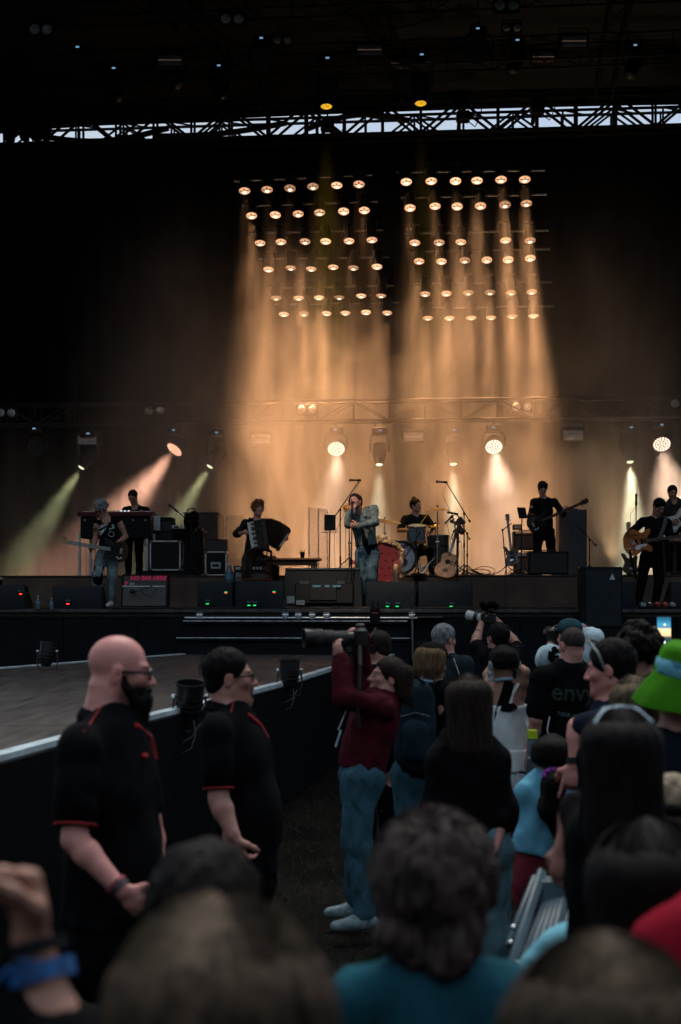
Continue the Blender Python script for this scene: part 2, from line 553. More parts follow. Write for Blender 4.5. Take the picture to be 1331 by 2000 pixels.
# unseen trees added behind the viewpoint to block low sky light
rw = np.random.RandomState(5); mb = MB()
for k in range(5200):
 a = R(150 + 240 * rw.rand()); r_ = 52 + 9 * rw.rand(); h_ = 27 * rw.rand() ** .75 * (.85 + .15 * math.sin(a * 9))
 c = Vector((r_ * math.cos(a), 6 + r_ * math.sin(a), h_)); d = 1.0 + 1.3 * rw.rand()
 x = Vector(rw.normal(size=3)).normalized() * d; y = x.cross(Vector(rw.normal(size=3))).normalized() * d
 mb.add([c - x, c + y, c + x, c - y], [(0, 1, 2, 3)])
o = mb.build('unseen_wood', mat('far_leaves', (.030, .045, .016), .8, var=.5, scale=.3), smooth=0)
tag(o, 'unseen leafy trees added behind the audience to block low sky light', 'unseen_wood', kind='stuff')
# low step against the stage front, right of the runway
bb = thing('low_step', 'low dark grey step on the ground against the stage front at right', 'step', S(3.3, -1.3, 0), TH)
MB().box((0, 0, .27), (3.6, .5, .06), b=.01).build('tread', mat('pad_grey', (.05, .055, .06), .6), bb)
MB().box((0, -.2, .115), (3.56, .05, .23)).build('step_front', FASC, bb)
# ================================================================== THE LIGHTING RIG
ORD = ['first', 'second', 'third', 'fourth', 'fifth', 'sixth', 'seventh', 'eighth']
WARM = (1.0, .47, .20)
def spot(name, parent, watts, col, size, blend, loc=(0, 0, 0), rot=(0, 0, 0), r=.09):
 d = bpy.data.lights.new(name, 'SPOT')
 d.energy = watts; d.color = col; d.spot_size = R(size); d.spot_blend = blend; d.shadow_soft_size = r
 o = bpy.data.objects.new(name, d); COL.objects.link(o)
 o.parent = parent; o.location = loc; o.rotation_euler = rot
 return o
# ---- trusses: chords and every diagonal its own bar
def truss(name, label, p0, p1, h, w, step, rad=.026, group=None, lattice=True, thin=.014, mat_=BLACKM):
 d = p1 - p0; L = d.length; d.normalize()
 rz = math.atan2(d.y, d.x)
 t = thing(name, label, 'truss', p0, rz, group)
 pitch = math.atan2(d.z, math.hypot(d.x, d.y))
 t.rotation_euler = (0, -pitch, rz)
 for yy in (-w / 2, w / 2):
  for zz in (0, h):
   MB().cyl((0, yy, zz), (L, yy, zz), rad, n=8).build('chord', mat_, t)
 n = max(2, int(L / step)); st_ = L / n
 base = None; post = None
 for yy in (-w / 2, w / 2):
  for i in range(n):
   x = i * st_
   a, b = ((x, yy, 0), (x + st_, yy, h)) if i % 2 == 0 else ((x, yy, h), (x + st_, yy, 0))
   MB().cyl(a, b, thin, n=6).build('diagonal', mat_, t)
   if lattice:
    MB().cyl((x, yy, 0), (x, yy, h), thin * .9, n=6).build('post', mat_, t)
 for i in range(n):
  for zz in (0, h):
   MB().cyl((i * st_, -w / 2, zz), (i * st_ + st_ * .5, w / 2, zz), thin * .8, n=5).build('cross_bar', mat_, t)
 return t
# roof truss at the back, the sky shows through it
YT = 13.35
truss('roof_truss', 'black lattice truss along the back of the roof with pale sky behind it', S(-10.5, YT, 13.68), S(9.8, YT, 13.80), .80, .5, .95, .055, thin=.036)
truss('roof_truss', 'second black lattice truss close behind the back truss against the sky', S(-10.5, YT + 1.1, 13.58), S(9.8, YT + 1.1, 13.7), .95, .4, 1.25, .04, thin=.03)
for (u0, v0, u1, v1, lab) in ((-6.2, 2, -2.6, 12.9, 'black truss running back under the roof at the left edge'),
                              (-1.2, 2, .9, 12.9, 'black truss running back under the roof over the middle'),
                              (5.2, 2, 5.6, 12.9, 'black truss running back under the roof at right')):
 truss('rafter_truss', lab, S(u0, v0, 15.0), S(u1, v1, 14.35), .5, .4, 1.1, .028, thin=.016)
# upper front truss the dim lamps hang on
UT1 = truss('light_truss', 'upper lighting truss high in the dark under the roof', at(-60, 52, 28.0), at(1400, -12, 27.3), .5, .5, .9, thin=.014)
UT2 = truss('light_truss', 'second upper lighting truss in the dark below the first', at(-60, 165, 31.0), at(1400, 112, 30.2), .5, .5, .9, thin=.014)
# mid truss across the back of the band
YM = 33.0
MT = truss('light_truss', 'dim mid height lighting truss across the stage behind the band', at(-60, 832, 33.4), at(1400, 815, 32.2), .46, .46, .8, thin=.016, mat_=mat('truss_dark', (.012, .012, .014), .6, metal=.1))
# ---- PAR lamp prototype: points down its own -Z
def par_parts(t, lensm):
 c = MB(); c.lathe([(.03, .34), (.085, .33), (.112, .20), (.118, .02), (.118, -.035), (.112, -.035), (.110, .0)], 20)
 c.build('can', BLACKM, t)
 l = MB(); l.lathe([(.114, -.040), (.10, -.056), (.06, -.070), (.0, -.075)], 20)
 l.build('reflector', lensm, t)
 MB().cyl((0, .02, -.070), (0, .02, -.079), .046, .034, 12).build('bulb', glow('bulb_core', (1.0, .66, .40), 1.5), t)
 b = MB(); b.box((0, -.03, -.066), (.19, .016, .016)); b.box((0, -.06, -.062), (.03, .05, .016)); b.build('filament_bar', BLACKM, t)
 r_ = MB(); r_.lathe([(.114, -.036), (.124, -.036), (.124, -.048), (.114, -.048)], 20); r_.build('lens_ring', mat('ring_brass', (.35, .25, .18), .4, metal=.6), t)
 y = MB(); y.tube([(-.13, 0, .12), (-.14, 0, .22), (-.12, 0, .44), (.12, 0, .44), (.14, 0, .22), (.13, 0, .12)], .012, 6); y.build('yoke', BLACKM, t)
LENS = glow('lamp_lens', (1.0, .50, .26), .50, .5, 30)
nt = LENS.node_tree; oi = nt.nodes.new('ShaderNodeObjectInfo'); mu = nt.nodes.new('ShaderNodeMath'); mu.operation = 'MULTIPLY_ADD'; m2_ = nt.nodes.new('ShaderNodeMath'); m2_.operation = 'MULTIPLY'
mu.inputs[1].default_value = 1.2; mu.inputs[2].default_value = .4; nt.links.new(oi.outputs['Random'], mu.inputs[0]); em_ = nt.nodes['Emission']
nt.links.new(em_.inputs[1].links[0].from_socket, m2_.inputs[0]); nt.links.new(mu.outputs[0], m2_.inputs[1]); nt.links.new(m2_.outputs[0], em_.inputs[1])
PAR_W = 2600.0
def bank(side, cols0, cols1, rows, Y0, Y1, tilts, skip=()):
 global parproto
 spots = []
 for r_, (yl, yr) in enumerate(rows):
  f = r_ / 5.0
  Y = Y0 + (Y1 - Y0) * f
  xa = cols0[0] + (cols1[0] - cols0[0]) * f; xb = cols0[1] + (cols1[1] - cols0[1]) * f
  pa, pb = at(xa - 20, (yl) - 8, Y), at(xb + (25 if side == 'left' else 40), yr - 8, Y - .15)
  pa.z += .13; pb.z += .13; pa.y += .16; pb.y += .16
  nm = ['top', 'second', 'third', 'fourth', 'fifth', 'bottom'][r_]
  bt = thing('light_bar', f'thin pale pipe carrying the {nm} row of the {side} lamp bank', 'light bar', pa, 0, 'pipes of the lamp banks')
  q = (pb - pa)
  MB().cyl((0, 0, 0), q, .024, n=8).build('pipe', mat('pipe_grey', (.22, .23, .25), .4, metal=.7), bt)
  for k in range(6):
   if (r_, k) in skip: continue
   x = xa + (xb - xa) * k / 5 + random.uniform(-2.5, 2.5)
   yy = yl + (yr - yl) * k / 5 + random.uniform(-1.5, 1.5)
   p = at(x, yy, Y - .15 * k / 5)
   lab = f'round warm stage lamp, {ORD[k]} from the left in the {nm} row of the {side} bank'
   if parproto is None:
    t = thing('stage_lamp', lab, 'stage lamp', p, 0, 'warm lamps in two banks above the band')
    par_parts(t, LENS)
    spot('beam', t, PAR_W, WARM, 15, 1.0, (0, 0, -.10), (R(11), 0, 0))
    parproto = t
   else:
    t = copy_tree(parproto); t['label'] = lab; t.location = p
   t.rotation_euler = (R(-(tilts[r_] + random.uniform(-3, 3))), R(random.uniform(-3, 3)), TH)
parproto = None
bank('left', (476, 703), (556, 756), [(369, 357), (418, 409), (471, 465), (522, 518), (579, 574), (611, 607)], 30.0, 34.0, [24, 26, 22, 17, 13, 17])
bank('right', (795, 1027), (837, 1044), [(352, 348), (402, 395), (472, 466), (508, 502), (571, 567), (618, 614)], 29.6, 33.6, [24, 26, 20, 25, 17, 12], skip={(2, 3)})
# ---- LED wash lights (a dish of small lenses)
def wash(px, py, Y, label, lit, aim=(0, 0, -1), watts=700, col=(1, .62, .42), size=34, rad=.19, group='round LED wash lights'):
 p = at(px, py, Y)
 t = thing('wash_light', label, 'wash light', p, 0, group)
 a = Vector(aim).normalized()
 q = (-a).to_track_quat('Z', 'Y').to_matrix()     # head: -Z is the beam
 hd = MB(); hd.lathe([(.05, .30), (.13, .28), (rad + .02, .12), (rad + .03, .0), (rad + .012, -.02), (rad - .004, -.02), (rad - .004, .0), (0, .004)], 24, q.to_4x4())
 head = hd.build('head', BLACKM, t)
 lm = glow('wash_lens_' + ('hot' if lit == 1 else 'mid'), (1.0, .66, .48) if lit == 1 else (1, .42, .28), 1.5 if lit == 1 else 1.3) if lit else mat('wash_lens_off', (.05, .06, .07), .15, var=.5, scale=40)
 ls = MB()
 for ring, n in ((0, 1), (.34, 6), (.64, 12), (.92, 18)):
  for k in range(n):
   an = 6.2832 * k / n + ring
   c = q @ Vector((rad * ring * math.cos(an), rad * ring * math.sin(an), -.008))
   ls.cyl(c, c + q @ Vector((0, 0, -.014)), rad * .125, rad * .11, n=8)
 o = ls.build('lens_array', lm, head)
 tag(o, kind='stuff')
 yk = MB(); w = rad + .07
 yk.tube([(-w, 0, 0), (-w, .02, .2), (-w * .8, .02, .33), (w * .8, .02, .33), (w, .02, .2), (w, 0, 0)], .022, 6)
 yk.build('yoke', BLACKM, t)
 MB().box((0, .02, .42), (.34, .2, .16), b=.02).build('base', BLACK, t)
 MB().box((-.02, -.084, .43), (.07, .006, .035)).build('display', glow('display_blue', (.25, .5, .75), .28), t)
 MB().box((0, .02, .55), (.06, .08, .12)).build('clamp', BLACKM, t)
 if lit:
  s_ = spot('beam', t, watts, col, size, .8, tuple(a * .03), a.to_track_quat('-Z', 'Y').to_euler(), .15)
 return t
wash(342, 877, YM, 'lit orange wash light at left throwing its cone down to the left', 2, (-.62, -.55, -.9), 3000, (1, .50, .34), 32)
wash(657, 876, YM, 'lit pinkish wash light straight above the singer', 1, (.02, -.75, -.66), 1100, (1, .66, .46))
wash(965, 872, YM - .3, 'lit pinkish wash light above the gap between drums and bass', 1, (.0, -.75, -.66), 1100, (1, .66, .46))
wash(1293, 867, YM - .6, 'lit pinkish wash light near the right edge', 1, (-.05, -.75, -.66), 2600, (1, .66, .46))
wash(70, 874, YM, 'unlit wash light with a honeycomb face at the far left', 0, (0, -.9, -.3))
wash(155, 135, 29.5, 'unlit round wash light high in the dark at left', 0, (0, -.9, -.45), rad=.2)
wash(513, 118, 29.2, 'unlit round wash light high in the dark left of centre', 0, (0, -.9, -.45), rad=.2)
wash(935, 100, 28.8, 'unlit round wash light high in the dark right of centre', 0, (0, -.9, -.45), rad=.23)
# ---- moving heads
def mover(px, py, Y, label, lit, aim=(0, 0, -1), watts=500, col=(.75, .82, .35), size=20, rad=.105, length=.5, lens=None, drop=.62, r0=.17):
 p = at(px, py, Y)
 t = thing('moving_head', label, 'moving light', p, 0, 'moving head lamps')
 a = Vector(aim).normalized()
 q = (-a).to_track_quat('Z', 'Y').to_matrix()
 hd = MB(); hd.lathe([(.06, length), (r0 * .92, length - .02), (r0, length * .5), (rad + .03, .06), (rad + .025, -.015), (rad, -.02), (rad, 0)], 20, q.to_4x4())
 head = hd.build('head', BLACKM, t)
 l = MB(); l.lathe([(rad, -.004), (rad * .7, -.03), (0, -.042)], 20, q.to_4x4())
 l.build('lens', lens if lens else mat('lens_off', (.04, .05, .06), .08, var=.4), head)
 c = q @ Vector((0, 0, length * .55))
 w = r0 + .045
 yk = MB(); yk.tube([(c.x - w, c.y, c.z), (c.x - w, c.y, c.z + .22), (c.x - w * .9, c.y, drop - .04), (c.x + w * .9, c.y, drop - .04), (c.x + w, c.y, c.z + .22), (c.x + w, c.y, c.z)], .028, 6)
 yk.build('yoke', mat('yoke_grey', (.035, .037, .04), .35, metal=.4), t)
 MB().box((c.x, c.y, drop + .05), (.36, .24, .17), b=.025).build('base', BLACK, t)
 MB().box((c.x + .02, c.y - .124, drop + .05), (.075, .006, .035)).build('display', glow('display_blue', (.25, .5, .75), .28), t)
 for sx in (-.1, .1):
  MB().box((c.x + sx, c.y, drop + .18), (.035, .06, .09)).build('clamp', BLACKM, t)
 if lit:
  spot('beam', t, watts, col, size, .7, tuple(a * .05), a.to_track_quat('-Z', 'Y').to_euler(), .08)
 return t
GL = glow('beam_lens', (.80, .86, .50), 1.2, .3, 20)
GY = (.80, .84, .42)
mover(160, 912, YM, 'lit greenish moving light at far left aiming down to the left', 1, (-.50, -.22, -.86), 1300, GY, 24, .085, lens=GL, drop=.72)
mover(411, 910, YM, 'lit greenish moving light left of the bright smoke aiming down left', 1, (-.50, -.22, -.86), 1300, GY, 22, .085, lens=GL, drop=.72)
mover(741, 906, YM - .1, 'lit pale green moving light just right of the singer', 1, (-.03, -.25, -.97), 1200, (.9, .86, .55), 24, .085, lens=GL, drop=.72)
mover(886, 905, YM - .2, 'lit pale green moving light over the boom microphone', 1, (.0, -.25, -.97), 1200, (.9, .86, .55), 24, .085, lens=GL, drop=.72)
mover(1231, 901, YM - .5, 'lit pale green moving light at right above the sunburst guitar', 1, (.0, -.25, -.97), 3200, (.95, .88, .55), 26, .085, lens=GL, drop=.72)
GA = glow('amber_lens', (1.0, .52, .03), .40, .5, 25)
mover(638, 207, 28.6, 'lit amber moving light hanging left of centre near the sky gap', 1, (.0, -.22, -.98), 2500, (1, .66, .06), 13, .115, lens=GA, drop=.9, length=.6, r0=.2)
mover(822, 201, 28.4, 'lit amber moving light hanging right of centre near the sky gap', 1, (.0, -.22, -.98), 1200, (1, .66, .06), 12, .115, lens=GA, drop=.9, length=.6, r0=.2)
for px, py, lab in ((235, 195, 'unlit moving head tilted outward high at far left'), (440, 190, 'unlit moving head tilted inward under the roof at left'), (350, 170, 'unlit moving head hanging between two roof strobes at left'),
     (1000, 140, 'unlit moving head hanging right of the roof wash light'), (1230, 150, 'unlit moving head in the dark roof at far right')):
 mover(px, py, 30.4, lab, 0, (.5 if px < 600 else -.3, -.3, -.8), length=.55)
# ---- blinders (two round lamps in a black frame)
def blinder(px, py, Y, label, s=1.0, d=23):
 p = at(px, py, Y)
 t = thing('blinder', label, 'blinder lamp', p, 0, 'paired round blinder lamps')
 r_ = .105 * s; g_ = d / F * Y / 2
 fr = MB(); fr.box((0, .06, 0), (g_ * 2 + r_ * 2.5, .12, r_ * 2.9), b=.02); fr.build('housing', BLACK, t)
 for sx in (-g_, g_):
  M_ = Matrix.Translation((sx, -.002, 0)) @ Matrix.Rotation(R(90), 4, 'X')
  MB().lathe([(r_, .0), (r_ * .8, .02), (r_ * .45, .028), (0, .03)], 18, M_).build('bulb', mat('blinder_glass', (.50, .54, .56), .25, var=.35, scale=12, metal=.2), t)
 MB().tube([(-g_ - r_, .08, 0), (-g_ - r_, .08, r_ * 2.2), (g_ + r_, .08, r_ * 2.2), (g_ + r_, .08, 0)], .014, 6).build('bracket', BLACKM, t)
for px, py, Y, s, d, lab in ((80, 57, 27.6, .95, 24, 'pair of pale round bulbs alone high at the left'), (454, 36, 27.6, .95, 25, 'pair of pale round bulbs at the top left of centre'),
                          (990, 10, 27.4, .95, 27, 'pair of pale round bulbs at the very top right of centre'), (552, 78, 30, .8, 21, 'small dim pair of bulbs beside the roof wash light'),
                          (1000, 54, 30, .8, 21, 'small dim pair of bulbs under the top right pair'),
                          (302, 802, 33, .9, 21, 'pair of pale bulbs on the mid truss at left above the orange light'), (600, 800, 33, .9, 21, 'pair of bulbs on the mid truss inside the bright smoke'),
                          (1020, 794, 32.7, .9, 22, 'pair of bulbs on the mid truss in smoke above the bassist'), (12, 806, 33, .9, 21, 'pair of pale bulbs at the left end of the mid truss'), (1330, 788, 32.4, .9, 22, 'pair of bulbs at the right end of the mid truss')):
 blinder(px, py, Y, lab, s, d)
# ---- strobes (wide strip lamps)
def strobe(px, py, Y, label, w=46, h=21, lit=0.0):
 p = at(px, py, Y); sw = w / F * Y; sh = h / F * Y
 t = thing('strobe_light', label, 'strobe', p, 0, 'wide strip strobes')
 MB().box((0, .12, .03), (sw * 1.14, .2, sh * 1.5), b=.02).build('housing', BLACK, t)
 fm = mat('strobe_face', (.30, .33, .36), .3, var=.3, scale=8, metal=.2)
 for k in (-1, 0, 1):
  MB().box((0, .012, k * sh * .33), (sw, .02, sh * .30), b=.004).build('strip', fm, t)
 MB().box((0, -.002, 0), (sw * .98, .012, sh * .05)).build('tube', glow('strobe_tube', (1, .62, .42), .04 if not lit else lit) if not lit else glow('strobe_tube_lit', (1, .5, .3), lit), t)
 MB().tube([(-sw * .6, .1, 0), (-sw * .6, .1, sh * 1.4), (sw * .6, .1, sh * 1.4), (sw * .6, .1, 0)], .014, 6).build('bracket', BLACKM, t)
for px, py, Y, w, lab in ((332, 117, 29.5, 46, 'grey strip strobe high at left in the roof'), (722, 97, 29.2, 48, 'grey strip strobe at top centre in the roof'), (1122, 80, 28.8, 49, 'grey strip strobe at top right in the roof'),
                          (783, 124, 31, 39, 'dimmer strip strobe just below the top centre one'), (1062, 111, 31, 42, 'dimmer strip strobe beside the top right one'),
                          (170, 859, 33, 36, 'strip strobe on the mid truss at far left'), (510, 857, 33, 37, 'strip strobe glowing through the bright smoke'), (1120, 849, 32.4, 38, 'strip strobe on the mid truss right of the bassist')):
 strobe(px, py, Y, lab, w, 18 if py > 500 else 20)
strobe(808, 853, 32.8, 'strip strobe glowing faint red above the drummer', 38, 17, .35)
# ---- the key light for the singer, out on the front of the roof
kp = Vector((-2.6, 17.5, 13.2)); tgt = at(696, 1010, 23.1); ka = (tgt - kp).normalized()
k_ = thing('key_light', 'black spotlight hung from the front edge of the roof and aimed at the singer', 'spotlight', kp)
kq = (-ka).to_track_quat('Z', 'Y').to_matrix().to_4x4()
MB().lathe([(.06, .5), (.14, .48), (.15, .1), (.16, .0), (.14, -.02), (.14, 0)], 20, kq).build('head', BLACKM, k_)
MB().lathe([(.14, -.005), (.08, -.03), (0, -.04)], 20, kq).build('lens', GL, k_)
MB().tube([(-.2, 0, .1), (-.2, 0, .6), (.2, 0, .6), (.2, 0, .1)], .02, 6).build('yoke', BLACKM, k_); MB().cyl((0, 0, .6), (0, 0, 1.9), .025, n=8).build('hanger', BLACKM, k_)
spot('beam', k_, 2300, (1, .74, .52), 17, .9, tuple(ka * .06), ka.to_track_quat('-Z', 'Y').to_euler(), .1)
# ---- cables looping under the roof
for k, (a, b, sag, lab) in enumerate((((600, 38, 28), (900, 10, 28), .35, 'black cable looping under the upper truss right of centre'), ((80, 150, 30), (420, 120, 30), .4, 'black cable sagging under the roof at left'), ((60, 262, 35.6), (330, 250, 35.6), .25, 'thick cable bundle along the sky gap at left'),
                                 ((300, 266, 35.5), (560, 240, 35.4), .1, 'thick dark cable lying along the sky gap'), ((600, 252, 35.3), (800, 236, 35.3), -.25, 'hump of dark cloth and cable on the sky gap'))):
 pa, pb = at(*a), at(*b)
 pts = [pa.lerp(pb, i / 14) + Vector((0, 0, -sag * math.sin(math.pi * i / 14))) for i in range(15)]
 tag(MB().tube(pts, .012 if k < 2 else .07, 6).build('cable', RUBBER, world=True), lab, 'cable')
def SDF0(h, w_, hh):
 mb = MB(); W_ = w_ / F * 36; H_ = hh / F * 36; rr = random.Random(w_)
 for i in range(5): mb.ball((W_ * rr.uniform(-.3, .3), rr.uniform(-.1, .1), H_ * rr.uniform(-.3, .3)), (W_ * rr.uniform(.2, .4), .2, H_ * rr.uniform(.25, .5)), 9, 6)
 return mb.mesh('cloth')
# motor and chain hoists seen against the sky
for px, w_, h__, lab in ((18, 34, 40, 'dark bundle of cloth blocking the sky gap at the far left'), (62, 44, 30, 'dark folded tarpaulin hanging in the sky gap at left'), (92, 16, 44, 'black upright cable bundle at the left end of the open sky gap')):
 p = at(px, 258, 35.9); t = thing('tarpaulin', lab, 'tarpaulin', p)
 q = SDF0(.06, w_, h__); me = q; me.materials.append(DRAPE); obj('cloth', me, t)
for px, py, lab in ((905, 228, 'black hoist motor hanging in the sky gap with loose cables'), (1050, 215, 'chain hoist hanging in the sky gap at right'), (640, 246, 'small hoist hanging in the gap under the amber light')):
 p = at(px, py, 35.4); t = thing('chain_hoist', lab, 'hoist', p)
 MB().box((0, 0, 0), (.34, .3, .26), b=.04).build('motor', BLACK, t)
 MB().cyl((0, 0, .13), (0, 0, 1.3), .02, n=6).build('chain', BLACKM, t)
 MB().cyl((-.1, 0, -.13), (-.12, 0, -.35), .05, n=8).build('hook', BLACKM, t)
 MB().tube([(.1, 0, -.1), (.3, 0, -.25), (.42, 0, 0), (.5, .0, .4)], .016, 6).build('power_lead', RUBBER, t)
# ---- floor lights lighting the smoke from the riser
for px, Y, w_, lab in ((478, 32.6, 100, 'small black floor light glowing behind the dark chair'), (600, 33, 30, 'small black floor light behind the table'), (935, 32.6, 70, 'small black floor light behind the coiled cables'),
                   (1003, 32.4, 150, 'small black floor light behind the leaning bass guitar'), (1196, 32.2, 320, 'small black floor light behind the front speaker stack'), (1070, 32.3, 30, 'small black floor light behind the bassist')):
 p = at(px, 1124, Y); p.z = RISER
 t = thing('floor_light', lab, 'floor light', p, 0, 'floor lights behind the band')
 c = MB(); c.lathe([(.10, .30), (.12, .30), (.12, .1), (.08, .04), (0, .03)], 16); c.build('can', BLACK, t)
 l = MB(); l.lathe([(.105, .285), (.06, .30), (0, .305)], 16); l.build('lens', LENS, t)
 MB().box((0, 0, .015), (.26, .2, .03), b=.008).build('foot', BLACK, t)
 spot('beam', t, w_, (1.0, .62, .30), 62, 1.0, (0, 0, .33), (R(180), 0, 0))
# ================================================================== STAGE SMOKE
def smoke_mat(name, dens, scale, lo, hi, seed, aniso=.25, top=None):
 m = bpy.data.materials.new(name); m.use_nodes = True
 nt = m.node_tree
 for n in list(nt.nodes): nt.nodes.remove(n)
 o = nt.nodes.new('ShaderNodeOutputMaterial'); v = nt.nodes.new('ShaderNodeVolumePrincipled')
 v.inputs['Color'].default_value = (.96, .95, .94, 1)
 v.inputs['Anisotropy'].default_value = aniso
 tc = nt.nodes.new('ShaderNodeTexCoord'); mp = nt.nodes.new('ShaderNodeMapping')
 mp.inputs['Scale'].default_value = (1, 1, .62); mp.inputs['Location'].default_value = (seed, seed * .7, 0)
 nz = nt.nodes.new('ShaderNodeTexNoise'); nz.inputs['Scale'].default_value = scale; nz.inputs['Detail'].default_value = 4; nz.inputs['Roughness'].default_value = .62; nz.inputs['Distortion'].default_value = 1.1
 mr = nt.nodes.new('ShaderNodeMapRange'); mr.inputs[1].default_value = lo; mr.inputs[2].default_value = hi; mr.inputs[3].default_value = dens * .06; mr.inputs[4].default_value = dens
 nt.links.new(tc.outputs['Object'], mp.inputs[0]); nt.links.new(mp.outputs[0], nz.inputs['Vector']); nt.links.new(nz.outputs['Fac'], mr.inputs[0])
 # the smoke thins out towards its edges: distance from the bank's middle
 sp = nt.nodes.new('ShaderNodeSeparateXYZ'); nt.links.new(tc.outputs['Generated'], sp.inputs[0])
 prev = mr.outputs[0]
 def ramp(src, a, b, inv=False):
  r_ = nt.nodes.new('ShaderNodeMapRange'); r_.interpolation_type = 'SMOOTHSTEP'
  r_.inputs[1].default_value = a; r_.inputs[2].default_value = b
  nt.links.new(src, r_.inputs[0]); return r_.outputs[0]
 def mul(a, b):
  q = nt.nodes.new('ShaderNodeMath'); q.operation = 'MULTIPLY'; nt.links.new(a, q.inputs[0]); nt.links.new(b, q.inputs[1]); return q.outputs[0]
 for s_, a, b in ((sp.outputs[0], 0, .22), (sp.outputs[0], 1, .80), (sp.outputs[2], .88, .08), (sp.outputs[1], 0, .2)):
  prev = mul(prev, ramp(s_, a, b))
 nt.links.new(prev, v.inputs['Density'])
 nt.links.new(v.outputs[0], o.inputs['Volume'])
 return m
mb = MB(); sbox(mb, -6.6, 7.4, 4.3, 13.0, RISER + .02, 12.6)
sm = mb.build('stage_smoke', smoke_mat('smoke', .20, .33, .44, .65, 11.7))
tag(sm, 'drifting warm-lit smoke behind the band', 'smoke', kind='stuff')
for k, (u0, u1) in enumerate(((-8.6, -3.0), (4.2, 11.2))):
 mb = MB(); sbox(mb, u0, u1, 4.5, 12.8, RISER + .03, 7.2)
 tag(mb.build('low_smoke', smoke_mat('low_smoke', .085, .45, .40, .62, 1.7 + k * 5)), ['thin smoke low at the left side of the stage', 'thin smoke low at the right side of the stage'][k], 'smoke', kind='stuff')
